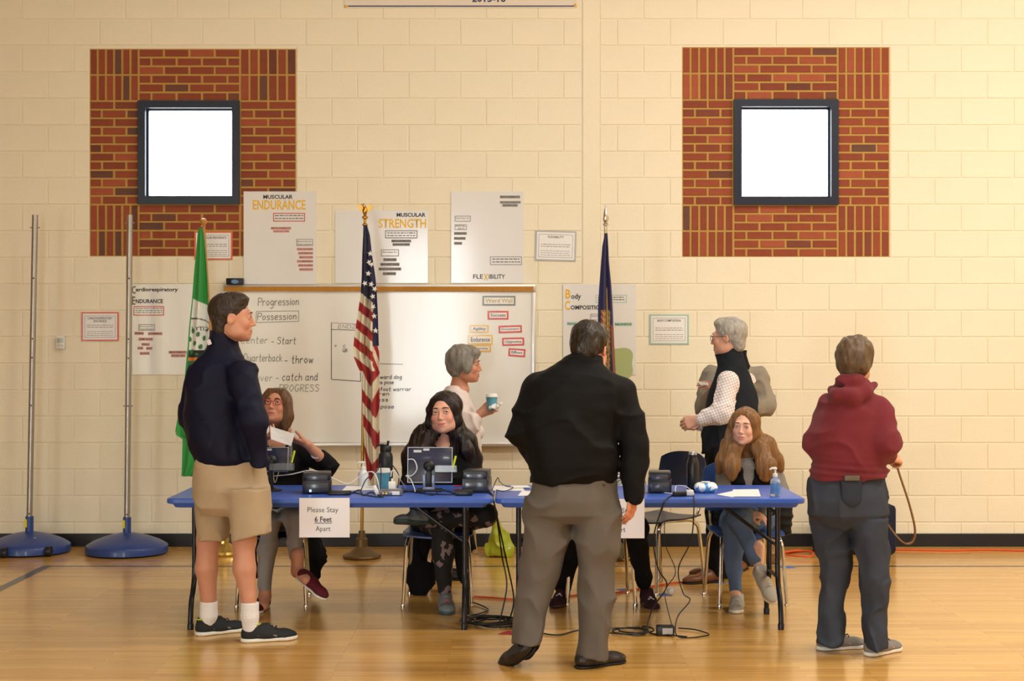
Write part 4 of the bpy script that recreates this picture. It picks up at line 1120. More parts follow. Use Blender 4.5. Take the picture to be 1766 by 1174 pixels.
cable([P(674, 822, 8.92), P(676, 812, 8.93), P(682, 813, 8.95), P(690, 826, 8.95), TZp(700, 843)], .0026, 'short white lead rising from the cube charger', m_wcable)
cable([TZp(848, 848), P(858, 824, 8.9), P(862, 831, 8.9), TZp(872, 840, .002), TZp(885, 843, .004), TZp(870, 849, .003), TZp(856, 847, .003)], .0024, 'thin black wire curling on the white paper')
cable([TZp(1075, 848), TZp(1100, 849), TZp(1135, 850), TZp(1155, 852), TZp(1172, 853)], .003, 'white cable running to the power tap', m_wcable)
cable([TZp(1165, 851), P(1166, 838, 8.85), P(1180, 838, 8.8), P(1192, 845, 8.75), TZp(1197, 853)], .0026, 'white lead arching over the power tap', m_wcable)
cable([TZp(1160, 855), P(1148, 862, 8.45), P(1140, 880, 8.46), P(1127, 930, 8.5), P(1135, 980, 8.55), P(1150, 1010, 8.6), P(1125, 1050, 8.55), floor_at(1118, 8.45) + Vector((0, 0, .01)), floor_at(1150, 8.35) + Vector((0, 0, .01)), floor_at(1185, 8.3) + Vector((0, 0, .008))], .004, 'black cable dropping from the right table to the adapter on the floor')
cable([TZp(1196, 855), P(1197, 868, 8.44), P(1192, 930, 8.46), P(1170, 980, 8.5), P(1178, 1022, 8.5), P(1190, 1035, 8.48), P(1168, 1065, 8.42), floor_at(1170, 8.3) + Vector((0, 0, .008)), floor_at(1222, 8.35) + Vector((0, 0, .008)), floor_at(1200, 8.5) + Vector((0, 0, .008)), floor_at(1170, 8.55) + Vector((0, 0, .008))], .0035, 'thin black cord hanging in front of the right table', None)
cable([floor_at(1160, 8.42) + Vector((0, 0, .03)), P(1147, 1030, 8.45), P(1150, 1012, 8.5), P(1165, 985, 8.5), P(1148, 940, 8.5), P(1146, 900, 8.48)], .0025, 'thin black wire rising from the floor adapter')
# floor adapter and coils
c = floor_at(1148, 8.38)
e = empty('floor_adapter', c, 'black power adapter lying on the floor under the right table', 'power adapter')
MB().box(c + Vector((-.05, -.03, 0)), c + Vector((.045, .03, .055)), .008).build('body', m_black, e)
MB().box(c + Vector((-.02, -.0315, .012)), c + Vector((.035, -.03, .044))).build('rating_label', mat('grey_plastic'), e, smooth=False)
def coil(cx, cy, rx, ry, turns, r, label, seed, z=.006):
    rnd = random.Random(seed); pts = []
    N = int(turns * 14)
    for i in range(N + 1):
        a = 2 * math.pi * i / 14
        k = 1 + .22 * math.sin(i * .37 + seed) + rnd.uniform(-.06, .06)
        pts.append(Vector((cx + rx * k * math.cos(a) + .03 * math.sin(i * .21), cy + ry * k * math.sin(a), z + .012 * (i / N) * turns * .3 + rnd.uniform(0, .004))))
    return cable(pts, r, label, sm=3)
c = floor_at(848, 8.72); coil(c.x, c.y, .13, .13, 6, .005, 'heap of coiled black cable on the floor below the table joint', 3)
c = floor_at(1085, 8.45); coil(c.x, c.y, .10, .09, 3.2, .0042, 'loose coil of black cord on the floor beside the dark jacketed man', 5)
cable([floor_at(870, 8.8) + Vector((0, 0, .006)), floor_at(915, 8.5) + Vector((0, 0, .006)), floor_at(960, 8.36) + Vector((0, 0, .006)), floor_at(1000, 8.5) + Vector((0, 0, .006)), floor_at(1050, 8.5) + Vector((0, 0, .006))], .0042, 'black cord crossing the floor behind the dark jacketed man')
cable([floor_at(806, 9.4) + Vector((0, 0, .012)), floor_at(820, 9.35) + Vector((0, 0, .01)), floor_at(842, 9.15) + Vector((0, 0, .007)), floor_at(825, 9.0) + Vector((0, 0, .007)), floor_at(812, 8.95) + Vector((0, 0, .007)), floor_at(835, 8.85) + Vector((0, 0, .008))], .0042, 'black plug lead lying beside the chrome chair leg')
m_or = mat('orange_cord', rgb(226, 84, 36), rough=.45)
cable([floor_at(x, y) + Vector((0, 0, .007)) for x, y in ((805, 9.62), (840, 9.58), (900, 9.5), (960, 9.55), (1010, 9.72), (1060, 9.75), (1110, 9.95), (1160, 10.15), (1210, 10.3), (1250, 10.9), (1310, 11.3), (1350, 11.55), (1390, 11.7), (1420, 11.75), (1480, 11.78), (1560, 11.76), (1640, 11.72), (1700, 11.76), (1790, 11.7), (1850, 11.74))], .006, 'orange extension cord snaking under the tables and along the wall', m_or)
cable([floor_at(x, y) + Vector((0, 0, .02)) for x, y in ((1335, 11.4), (1372, 11.6), (1400, 11.55), (1398, 11.3), (1365, 11.35), (1350, 11.5), (1380, 11.66))], .006, 'loose loop of orange cord beside the dark case', m_or)
m_tape = mat('blue_tape', rgb(66, 104, 178), rough=.6)
for i, (px, Y, w, lb) in enumerate(((1147, 9.72, .08, 'blue tape scrap on the floor near the black cables'), (1357, 10.9, .09, 'blue tape scrap on the floor near the girl'), (1078, 9.9, .07, 'blue tape scrap on the floor behind the notice'), (1238, 10.2, .06, 'blue tape scrap near the brown shoes'))):
    c = floor_at(px, Y); tag(MB().box(c + Vector((-w / 2, -.05, 0)), c + Vector((w / 2, .05, .0015)), R=Matrix.Rotation(.3 * i, 3, 'Z')).build('tape_scrap', m_tape, smooth=False), lb, 'tape')
c = floor_at(882, 8.44); tag(MB().prism([(-.07, -.03), (.05, -.05), (.08, .03), (-.02, .06)], c, (1, 0, 0), (0, 1, 0), (0, 0, 1), .004).build('red_tape_scrap', mat('red_tape', rgb(150, 34, 40), rough=.6), smooth=False), 'dark red tape scrap under the coiled cables', 'tape')
c = P(1157, 1019, 8.52)
e = empty('cord_fob', c, 'clear plastic disc on the cord hanging below the right table', 'fob')
MB().lathe(c, [(.004, -.024), (.02, -.014), (.024, 0), (.02, .014), (.004, .024)], 18).build('disc', mat('frosted_disc', rgb(190, 190, 186), rough=.3, alpha=.75), e)

# ------------------------------------------------------------------ smooth solid modelling for people, clothes, hair
V3 = lambda *a: np.array(a[0] if len(a) == 1 else a, dtype=np.float64)
_rs = np.random.RandomState(11); _LAT = _rs.rand(32, 32, 32).astype(np.float32)
def noise3(x, y, z):
    xi, yi, zi = np.floor(x).astype(int), np.floor(y).astype(int), np.floor(z).astype(int)
    fx, fy, fz = x - xi, y - yi, z - zi
    fx = fx * fx * (3 - 2 * fx); fy = fy * fy * (3 - 2 * fy); fz = fz * fz * (3 - 2 * fz)
    xi &= 31; yi &= 31; zi &= 31; x1, y1, z1 = (xi + 1) & 31, (yi + 1) & 31, (zi + 1) & 31
    L = _LAT
    a = L[xi, yi, zi] * (1 - fx) + L[x1, yi, zi] * fx; b = L[xi, y1, zi] * (1 - fx) + L[x1, y1, zi] * fx
    c = L[xi, yi, z1] * (1 - fx) + L[x1, yi, z1] * fx; d = L[xi, y1, z1] * (1 - fx) + L[x1, y1, z1] * fx
    return ((a * (1 - fy) + b * fy) * (1 - fz) + (c * (1 - fy) + d * fy) * fz) * 2 - 1

class Solid:
    BIG = 0.25
    def __init__(s, vox=0.006): s.vox = vox; s.ops = []; s.lo = []; s.hi = []
    def _box(s, lo, hi, sub):
        if not sub: s.lo.append(lo); s.hi.append(hi)
    def cap(s, a, b, ra, rb=None, k=0.015, flat=None, sub=False):
        a, b = V3(a), V3(b); rb = ra if rb is None else rb
        fl = None
        if flat is not None:
            n = V3(flat[0]); n = n / np.linalg.norm(n); fl = (n, flat[1])
        r = max(ra, rb); lo, hi = np.minimum(a, b) - r, np.maximum(a, b) + r
        s._box(lo, hi, sub)
        def f(X, Y, Z):
            ab = b - a; L = max(float(ab @ ab), 1e-12)
            t = np.clip(((X - a[0]) * ab[0] + (Y - a[1]) * ab[1] + (Z - a[2]) * ab[2]) / L, 0, 1)
            wx, wy, wz_ = X - a[0] - t * ab[0], Y - a[1] - t * ab[1], Z - a[2] - t * ab[2]
            q = wx * wx + wy * wy + wz_ * wz_
            if fl is not None:
                wn = wx * fl[0][0] + wy * fl[0][1] + wz_ * fl[0][2]
                q = q + wn * wn * (1 / fl[1] ** 2 - 1)
            d = np.sqrt(q) - (ra + (rb - ra) * t)
            return d * (min(1, fl[1]) if fl is not None else 1)
        s.ops.append((f, lo, hi, k, sub)); return s
    def chain(s, pts, rs, k=0.015, flat=None):
        for i in range(len(pts) - 1): s.cap(pts[i], pts[i + 1], rs[i], rs[i + 1], k, flat)
        return s
    def ell(s, c, r, R=None, k=0.015, sub=False):
        c, r = V3(c), V3(r); R = np.eye(3) if R is None else np.array(R, float)
        e = np.sqrt(((R * r[None, :]) ** 2).sum(1)); lo, hi = c - e, c + e
        s._box(lo, hi, sub)
        def f(X, Y, Z):
            x, y, z = X - c[0], Y - c[1], Z - c[2]
            q = [(R[0, i] * x + R[1, i] * y + R[2, i] * z) / r[i] for i in range(3)]
            k0 = np.sqrt(q[0] ** 2 + q[1] ** 2 + q[2] ** 2)
            k1 = np.sqrt((q[0] / r[0]) ** 2 + (q[1] / r[1]) ** 2 + (q[2] / r[2]) ** 2)
            return k0 * (k0 - 1) / np.maximum(k1, 1e-6)
        s.ops.append((f, lo, hi, k, sub)); return s
    def loft(s, rows, right, fwd, k=0.015, ex=2.0):
        """rows (z, cx, cy, half width along right, half depth along fwd) stacked in z"""
        rows = sorted(rows); A = np.array(rows, float)
        r, f_ = V3(right), V3(fwd)
        m = A[:, 3:5].max(); lo = V3(A[:, 1].min() - m, A[:, 2].min() - m, A[0, 0]); hi = V3(A[:, 1].max() + m, A[:, 2].max() + m, A[-1, 0])
        s._box(lo, hi, False)
        def f(X, Y, Z):
            z = Z.ravel()
            g = [np.interp(z, A[:, 0], A[:, i]).reshape(Z.shape) for i in (1, 2, 3, 4)]
            dx, dy = X - g[0], Y - g[1]
            u = np.abs(dx * r[0] + dy * r[1]) / g[2]; v = np.abs(dx * f_[0] + dy * f_[1]) / g[3]
            if ex == 2.0: q = np.sqrt(u * u + v * v)
            else: q = (u ** ex + v ** ex) ** (1 / ex)
            d = (q - 1) * np.minimum(g[2], g[3])
            return np.maximum(d, np.maximum(A[0, 0] - Z, Z - A[-1, 0]) + 0 * d)
        s.ops.append((f, lo, hi, k, False)); return s
    def cut(s, p, n, k=0.0):
        """take away all on the side of p where n points"""
        p, n = V3(p), V3(n); n = n / np.linalg.norm(n)
        s.ops.append(('cut', p, n, k, None)); return s
    def mesh(s, disp=None, band=0.02):
        h = s.vox
        lo = np.min(s.lo, 0) - 4 * h; hi = np.max(s.hi, 0) + 4 * h
        n = np.ceil((hi - lo) / h).astype(int) + 1
        ax = [(lo[i] + h * np.arange(n[i])).astype(np.float32) for i in range(3)]
        D = np.full(n, s.BIG, np.float32)
        for op in s.ops:
            if isinstance(op[0], str):
                _, p, nn, k, _x = op
                g = ((ax[0][:, None, None] - p[0]) * nn[0] + (ax[1][None, :, None] - p[1]) * nn[1] + (ax[2][None, None, :] - p[2]) * nn[2]).astype(np.float32)
                D = np.maximum(D, g); continue
            f, l, u, k, sub = op
            pad = k + 4 * h
            i0 = np.clip(np.floor((l - pad - lo) / h).astype(int), 0, n); i1 = np.clip(np.ceil((u + pad - lo) / h).astype(int) + 1, 0, n)
            if (i1 <= i0).any(): continue
            sl = tuple(slice(i0[i], i1[i]) for i in range(3))
            d = f(ax[0][sl[0]][:, None, None], ax[1][sl[1]][None, :, None], ax[2][sl[2]][None, None, :]).astype(np.float32)
            a = D[sl]
            if sub:
                d = -d; hh = np.clip(0.5 - 0.5 * (a - d) / max(k, 1e-5), 0, 1)   # smooth max
                D[sl] = a * (1 - hh) + d * hh + k * hh * (1 - hh)
            else:
                hh = np.clip(0.5 + 0.5 * (d - a) / max(k, 1e-5), 0, 1)
                D[sl] = d * (1 - hh) + a * hh - k * hh * (1 - hh)
        if disp is not None:
            idx = np.nonzero(np.abs(D) < band)
            D[idx] += disp(ax[0][idx[0]], ax[1][idx[1]], ax[2][idx[2]]).astype(np.float32)
        # surface nets
        ins = D < 0
        c = ins[:-1, :-1, :-1].astype(np.int8)
        for dx, dy, dz in ((1, 0, 0), (0, 1, 0), (0, 0, 1), (1, 1, 0), (1, 0, 1), (0, 1, 1), (1, 1, 1)):
            c = c + ins[dx:n[0] - 1 + dx, dy:n[1] - 1 + dy, dz:n[2] - 1 + dz]
        act = (c > 0) & (c < 8)
        I, J, K = np.nonzero(act)
        vid = np.full(act.shape, -1, np.int32); vid[I, J, K] = np.arange(len(I))
        acc = np.zeros((len(I), 3)); cnt = np.zeros(len(I))
        cs = [(a, b, e) for a in (0, 1) for b in (0, 1) for e in (0, 1)]
        val = {q: D[I + q[0], J + q[1], K + q[2]] for q in cs}
        for q in cs:
            for axis in range(3):
                if q[axis]: continue
                q2 = tuple(1 if i == axis else q[i] for i in range(3))
                v0, v1 = val[q], val[q2]; m = (v0 < 0) != (v1 < 0)
                t = np.where(m, v0 / np.where(m, v0 - v1, 1), 0)
                for i in range(3): acc[:, i] += np.where(m, q[i] + (t if i == axis else 0), 0)
                cnt += m
        Vt = lo + h * (np.stack([I, J, K], 1) + acc / cnt[:, None])
        F = []
        for axis in range(3):
            b1, b2 = (axis + 1) % 3, (axis + 2) % 3
            s0 = [slice(None)] * 3; s1 = [slice(None)] * 3; s0[axis] = slice(0, -1); s1[axis] = slice(1, None)
            e0, e1 = ins[tuple(s0)], ins[tuple(s1)]
            ch = e0 != e1
            E = np.array(np.nonzero(ch)).T
            ok = (E[:, b1] > 0) & (E[:, b2] > 0) & (E[:, b1] < n[b1] - 1) & (E[:, b2] < n[b2] - 1)
            E = E[ok]; fl = e0[tuple(E.T)]
            def g(o1, o2):
                q = E.copy(); q[:, b1] -= o1; q[:, b2] -= o2; return vid[tuple(q.T)]
            Q = np.stack([g(1, 1), g(0, 1), g(0, 0), g(1, 0)], 1)
            Q[~fl] = Q[~fl][:, ::-1]
            F.append(Q)
        return Vt, np.concatenate(F)

def mesh_from(name, parts, col=None, smooth=2):
    """one mesh from (verts, faces) pieces; col: colours for the vertices"""
    vs, fs, off = [], [], 0
    for V, F in parts:
        vs.append(V); fs.append(F + off); off += len(V)
    V = np.concatenate(vs); F = np.concatenate(fs)
    # a little fairing keeps cloth and skin free of grid steps
    for _ in range(smooth):
        S_ = np.zeros_like(V); N_ = np.zeros(len(V))
        for a in range(4):
            b = (a + 1) % 4
            np.add.at(S_, F[:, a], V[F[:, b]]); np.add.at(S_, F[:, b], V[F[:, a]])
            np.add.at(N_, F[:, a], 1); np.add.at(N_, F[:, b], 1)
        V = V * 0.5 + 0.5 * S_ / np.maximum(N_, 1)[:, None]
    me = bpy.data.meshes.new(name)
    me.vertices.add(len(V)); me.vertices.foreach_set('co', V.astype(np.float32).ravel())
    me.loops.add(len(F) * 4); me.loops.foreach_set('vertex_index', F.astype(np.int32).ravel())
    me.polygons.add(len(F)); me.polygons.foreach_set('loop_start', np.arange(len(F), dtype=np.int32) * 4)
    me.update(calc_edges=True); me.validate()
    me.polygons.foreach_set('use_smooth', np.ones(len(me.polygons), bool))
    if col is not None:
        at = me.color_attributes.new('skin_col', 'FLOAT_COLOR', 'POINT')
        at.data.foreach_set('color', col(V).astype(np.float32).ravel())
    return me

def wear(name, S, m, parent, disp=None, smooth=2, label=None):
    me = mesh_from(name, [S.mesh(disp)], smooth=smooth)
    o = link_mesh(name, me, parent, m)
    if label: o['label'] = label
    return o

def folds(amp, fx=9.0, fz=16.0, seed=0.0, twist=0.6):
    """cloth creases: stretched ridged noise"""
    def f(x, y, z):
        a = noise3((x + .3 * z * twist) * fx + seed, y * fx + seed * 2, (z - .35 * x * twist) * fz + seed)
        b = noise3(x * fx * 2.3 + 7 + seed, y * fx * 2.3, z * fz * 1.7 + 3)
        r_ = 1 - np.abs(a)
        c = noise3(x * fx * 3.9 + 2 * seed, y * fx * 3.9, z * fz * 3.1 + 9)
        return 1.55 * amp * (0.65 - 1.5 * r_ ** 4 + 0.45 * b + 0.18 * c)
    return f

# ---------- anatomy
def unit(v):
    v = V3(v); return v / np.linalg.norm(v)
def head_frame(fwd, roll=0.0):
    f = unit(fwd); r = unit(np.cross(f, V3(0, 0, 1))); u = np.cross(r, f)
    if roll:
        c, s = math.cos(roll), math.sin(roll); r, u = r * c + u * s, u * c - r * s
    return np.stack([r, f, u], 1)            # columns: right, forward, up

def add_head(S, O, R, sc, neck, fem=False, nr=0.055, smile=0.0, jaw=1.0):
    O = V3(O)
    w = lambda x, y, z: O + R @ (V3(x, y, z) * sc)
    e = lambda c, r, k=.02, sub=False: S.ell(w(*c), V3(r) * sc, R, k * sc, sub)
    fw = .95 if fem else 1.0
    e((0, -.022, .030), (.074, .093, .084))
    e((0, .022, -.030), (.060 * fw, .066, .080), .03)
    e((0, .050, -.088), (.034 * fw * jaw, .034, .028), .035)
    for s_ in (-1, 1):
        e((s_ * .046 * fw * jaw, .012, -.072), (.018, .036, .026), .035)
        e((s_ * .036, .060, -.032), (.024, .022, .024), .02)
        e((s_ * .032, .096, .001), (.0185, .015, .0125), .012, True)
    S.cap(w(-.034, .077, .022), w(.034, .077, .022), .011 * sc, None, .018 * sc)
    nf = .88 if fem else 1.0
    S.cap(w(0, .082, .012), w(0, .1025, -.033), .0066 * sc * nf, .0096 * sc * nf, .011 * sc)
    for s_ in (-1, 1): e((s_ * .0105 * nf, .0915, -.0375), (.0068 * nf, .009, .0062), .007)
    e((0, .077, -.066), (.027, .016, .018), .014)
    for s_ in (-1, 1):                                  # lids round the eyeball
        e((s_ * .032, .0755, .0005), (.0150, .0142, .0136), .006)
        e((s_ * .032, .0895, .0002), (.0132, .0100, .0050), .002, True)
    zc = smile * .0045
    S.chain([w(-.022, .0790, -.0665 + zc), w(-.010, .0850, -.0645), w(.010, .0850, -.0645), w(.022, .0790, -.0665 + zc)], [.0028 * sc, .0044 * sc, .0044 * sc, .0028 * sc], .006 * sc)
    S.chain([w(-.019, .0800, -.0715 + zc), w(-.008, .0868, -.0745), w(.008, .0868, -.0745), w(.019, .0800, -.0715 + zc)], [.0028 * sc, .0052 * sc, .0052 * sc, .0028 * sc], .006 * sc)
    for a_, b_ in ((-.025, -.010), (-.010, .010), (.010, .025)):
        S.cap(w(a_, .0915 - (.007 if abs(a_) > .02 else 0), -.0692 + (zc if abs(a_) > .02 else 0)), w(b_, .0915 - (.007 if abs(b_) > .02 else 0), -.0692 + (zc if abs(b_) > .02 else 0)), .0020 * sc, None, .003 * sc, sub=True)
    e((0, .072, -.1), (.016, .014, .013), .014)
    for s_ in (-1, 1):
        Rt = R @ np.array(Matrix.Rotation(s_ * .35, 3, 'Z') @ Matrix.Rotation(-.2, 3, 'X'))
        S.ell(w(s_ * .0755, -.006, -.008), V3(.008, .020, .031) * sc, Rt, .008 * sc)
        S.ell(w(s_ * .084, -.002, -.004), V3(.006, .011, .017) * sc, Rt, .005 * sc, True)
    S.cap(w(0, -.032, -.05), neck, nr * .93, nr, .022)
    return w

def skin_colour(base, O, R, sc, lip=(168, 84, 78), cheek=.10, smile=0.0):
    b = np.array(base[:3]); lp = np.array(rgb(*lip)[:3]); O = V3(O)
    def f(V):
        C = np.ones((len(V), 4)); C[:, :3] = b
        C[:, :3] *= (1 + .05 * noise3(V[:, 0] * 45, V[:, 1] * 45, V[:, 2] * 45))[:, None]
        L = (V - O) @ R / sc; Lz = L[:, 2] - smile * 9 * L[:, 0] ** 2
        m = np.clip(1 - np.maximum(np.abs(L[:, 0]) / .024, np.abs(Lz + .0695) / (.0115 - .18 * np.abs(L[:, 0]))), 0, 1) * (L[:, 1] > .07)
        m = np.clip(m * 3, 0, .8)[:, None]
        C[:, :3] = C[:, :3] * (1 - m) + lp * m
        ck = np.exp(-(((np.abs(L[:, 0]) - .042) / .02) ** 2 + ((L[:, 2] + .032) / .02) ** 2)) * (L[:, 1] > .03) * cheek
        C[:, 1] *= 1 - ck * 1.6; C[:, 2] *= 1 - ck * 1.6
        return C
    return f

m_skin = mat('skin', rough=.48, attr='skin_col', bump=.06, bscale=350, sss=.04)
m_eye = mat('eye_white', rgb(222, 216, 210), rough=.15); 
def add_eyes(w, R, sc, parent, iris, look=(0, 0), brow=(60, 44, 34), brow_r=.0035, lid=None, bz=.021):
    """eyeballs with iris, lids, brows as parts of the person"""
    mi = mat('iris_%d_%d_%d' % iris, rgb(*iris), rough=.1); mb_ = mat('brow_%d_%d_%d' % brow, rgb(*brow), rough=.8); mp = mat('pupil', rgb(12, 10, 10), rough=.1)
    for s_ in (-1, 1):
        c = Vector(w(s_ * .032, .0755, .0005)); Rm = Matrix(R.tolist())
        eb = MB()
        eb.lathe(c, [(.0001, -.0122 * sc)] + [(.0122 * sc * math.cos(t), .0122 * sc * math.sin(t)) for t in np.linspace(-1.4, 1.4, 9)] + [(.0001, .0122 * sc)], 16, R=Rm @ Matrix.Rotation(-math.pi / 2, 3, 'X'))
        eo = eb.build('eye', m_eye, parent)
        Rl = Rm @ Matrix.Rotation(look[0], 3, 'Z') @ Matrix.Rotation(look[1], 3, 'X')
        d = Rl @ Vector((0, 1, 0))
        MB().lathe(c + d * .0105 * sc, [(.0058 * sc, 0), (.0056 * sc, .0018 * sc), (.003 * sc, .0026 * sc)], 14, R=Rl @ Matrix.Rotation(-math.pi / 2, 3, 'X')).build('iris', mi, eo)
        MB().lathe(c + d * .0125 * sc, [(.0028 * sc, 0), (.0026 * sc, .0012 * sc)], 10, R=Rl @ Matrix.Rotation(-math.pi / 2, 3, 'X')).build('pupil', mp, eo)
        lash = [w(s_ * (.032 + q), .0892 - 22 * q * q, .0056 - 26 * q * q) for q in (-.013, -.007, 0, .007, .013)]
        MB().tube(spline(lash, 4), .0011 * sc, 6).build('eyelash', mp if brow[0] < 100 else mb_, parent)
        br = [w(s_ * (.032 + q), .0905 - 11 * (q + .004) ** 2 * (1 if q * 1 > 0 else .4), bz + .005 - 7 * (q - .003) ** 2 - .06 * q) for q in (-.019, -.01, 0, .01, .021)]
        MB().tube(spline(br, 4), [brow_r * sc * k for k in np.interp(np.linspace(0, 1, 17), [0, .3, 1], [.7, 1, .35])], 6).build('eyebrow', mb_, parent)

def hand_solid(S, wr, d, n, s, sc=1.0, curl=(.35, .5, .35), thumb=(.6, .35), spread=1.0, wrist_r=.026, fore=None, fr=.036, fcurl=None):
    """hand at wrist wr: d towards the fingers, n out of the palm, s towards the thumb"""
    wr, d, n = V3(wr), unit(d), unit(n); s = unit(V3(s) - (V3(s) @ d) * d); n = unit(n - (n @ d) * d - (n @ s) * s)
    q = lambda a, b, c: wr + (d * a + s * b + n * c) * sc
    if fore is not None: S.cap(fore, wr, fr, wrist_r * sc, .012)
    S.cap(q(.0, 0, 0), q(.02, 0, 0), wrist_r * sc, .027 * sc, .015, flat=(n, .72))
    for b, e_ in ((.022, .030), (.008, .010), (-.008, -.010), (-.021, -.028)):
        S.cap(q(.018, b * .8, .0), q(.085 - abs(e_ - .01) * .25, e_, -.002), .0165 * sc, .0125 * sc, .010, flat=(n, .85))
    S.cap(q(.02, .018, .008), q(.05, .024, .012), .014 * sc, .010 * sc, .010)
    for i, (b, L, r) in enumerate(((.030, .074, .0088), (.010, .082, .0092), (-.010, .076, .0088), (-.028, .060, .0078))):
        cu = fcurl[i] if fcurl else curl
        p = q(.086 - abs(b - .01) * .25, b, -.002); a = 0.0; sp = b * 1.6 * spread
        for j, (fr_, cc) in enumerate(zip((.46, .30, .24), cu)):
            a += cc
            dd = unit(d * math.cos(a) + n * math.sin(a) + s * sp * math.cos(a))
            p2 = p + dd * L * fr_ * sc
            S.cap(p, p2, r * sc * (1 - .08 * j), r * sc * (1 - .08 * (j + 1)), .004); p = p2
    p = q(.022, .026, .006); dirs = unit(d * math.cos(thumb[0]) + s * math.sin(thumb[0]) + n * thumb[1])
    p2 = p + dirs * .034 * sc; S.cap(p, p2, .0125 * sc, .0105 * sc, .008)
    dirs = unit(dirs + d * .35 + n * thumb[1] * .6); p3 = p2 + dirs * .030 * sc; S.cap(p2, p3, .0102 * sc, .0095 * sc, .004)
    p4 = p3 + unit(dirs + d * .3) * .022 * sc; S.cap(p3, p4, .0095 * sc, .0078 * sc, .004)

def under_body(J, fwd, hw=.15, hd=.10, arm=.036, thigh=.062, shin=.042):
    """the slim figure that the clothes cover"""
    S = Solid(.010)
    f = unit(V3(fwd[0], fwd[1], 0)); r = V3(f[1], -f[0], 0)
    ne, pel = V3(J['neck']), (V3(J['hL']) + V3(J['hR'])) / 2
    ch = (V3(J['sL']) + V3(J['sR'])) / 2
    S.cap(pel, pel * .55 + ch * .45, hw * .80, hw * .68, .03, flat=(f, hd / hw)); S.cap(pel * .55 + ch * .45, ch - V3(0, 0, .10), hw * .68, hw * .82, .03, flat=(f, hd / hw))
    sl, sr = V3(J['sL']), V3(J['sR']); S.cap(sl * .75 + sr * .25 - V3(0, 0, .05), sr * .75 + sl * .25 - V3(0, 0, .05), .04, .04, .03)
    S.cap(ch - V3(0, 0, .06), ne, .075, .05, .03)
    for q in 'LR':
        S.cap(V3(J['s' + q]) - V3(0, 0, .03), J['e' + q], arm * 1.05, arm, .015); S.cap(J['e' + q], J['w' + q], arm, arm * .72, .012)
        S.cap(J['h' + q], J['k' + q], thigh, thigh * .74, .03); kn, an = V3(J['k' + q]), V3(J['a' + q])
        S.cap(kn, kn * .65 + an * .35, shin, shin * 1.08, .015); S.cap(kn * .65 + an * .35, an, shin * 1.08, shin * .68, .012)
    return S

def make_person(label, base, solids, colour, group=None):
    parts = [s.mesh() for s in solids]
    me = mesh_from('person', parts, colour, smooth=1)
    base = Vector(base); me.transform(Matrix.Translation(-base))
    o = bpy.data.objects.new('person', me); COL.objects.link(o); o.location = base
    me.materials.append(m_skin)
    return tag(o, label, 'person', group)

def shoe(at, d, L, parent, upper, sole, h=.075, name='shoe', w=.046, accent=None, lace=None, up=(0, 0, 1), style='sneaker', ankle=None):
    """shoe with heel at at (sole level), pointing along d"""
    at = V3(at); d = unit(d); up = unit(up); s = np.cross(d, up); up = np.cross(s, d)
    q = lambda a, b, c: at + d * a * L + s * b + up * c
    S = Solid(.005)
    S.cap(q(.14, 0, .040), q(.45, 0, .036), w * .80, w * .86, .03, flat=(up, .85))
    S.cap(q(.45, 0, .034), q(.78, .002, .028), w * .86, w * .92, .03, flat=(up, .62))
    S.cap(q(.78, .002, .026), q(.90, .002, .024), w * .92, w * .62, .02, flat=(up, .55))
    S.cap(q(.13, 0, .04), q(.17, 0, h), w * .76, w * .90, .02); S.cap(q(.2, 0, h * .8), q(.42, 0, h * .72), w * .66, w * .62, .03)
    if style == 'sneaker': S.cap(q(.40, 0, h * .82), q(.46, 0, h + .012), w * .45, w * .40, .015, flat=(d, .5))
    S.cut(q(0, 0, .016), -up); S.cut(q(0, 0, h + .018), up)
    o = wear(name, S, upper, parent, smooth=1)
    B = Solid(.005); t = .022 if style == 'sneaker' else .014
    B.cap(q(.12, 0, .012), q(.45, 0, .012), w * .86, w * .84, .02); B.cap(q(.45, 0, .012), q(.80, .002, .012), w * .84, w * 1.0, .02); B.cap(q(.80, .002, .014), q(.905, .002, .016), w * 1.0, w * .68, .02)
    B.cut(q(0, 0, t), up); B.cut(q(0, 0, .001), -up)
    wear('sole', B, sole, o, smooth=1)
    if accent:
        for sd in (-1, 1):
            MB().tube(spline([q(.26, sd * w * .84, .036), q(.38, sd * w * .89, .048), q(.48, sd * w * .91, .040), q(.60, sd * w * .97, .030)], 4), .0045, 6).build('side_stripe', accent, o)
    if lace:
        for a in (.48, .55, .62):
            zz = .047 + w * .62 * (1 - (a - .42) * 1.1)
            MB().tube([q(a, -w * .42, zz - .008), q(a + .01, 0, zz + .003), q(a, w * .42, zz - .008)], .0032, 6).build('lace', lace, o)
    return o

# ------------------------------------------------------------------ people
XR, YF_ = (1, 0, 0), (0, 1, 0)
def rows(Y, data, hd=None):
    """(py, x_left, x_right, half depth[, dY]) pixel rows at depth Y -> loft rows"""
    out = []
    for q in data:
        py, xl, xr, d = q[:4]; y = Y + (q[4] if len(q) > 4 else 0)
        a, b = P(xl, py, y), P(xr, py, y)
        out.append((a.z, (a.x + b.x) / 2, y, (b.x - a.x) / 2, d))
    return out
def pv(px, py, Y): return V3(P(px, py, Y))
def fl(px, Y, z=0.0): return V3(((px - 883) * Y / FPX, Y, z))
def cloth(name, c, rough=.85, var=.05, bump=.25, bscale=260, sheen=.0, vs=10, **kw):
    return mat(name, rgb(*c), rough=rough, spec=.18, var=var, vscale=vs, bump=bump, bscale=bscale, sheen=sheen, **kw)
def hair_mat(name, c, var=.28, st=(70, 70, 9), rough=.42, bump=.6):
    return mat(name, rgb(*c), rough=rough, var=var, vscale=1.0, bump=bump, bscale=1.0, stretch=st, spec=.4)
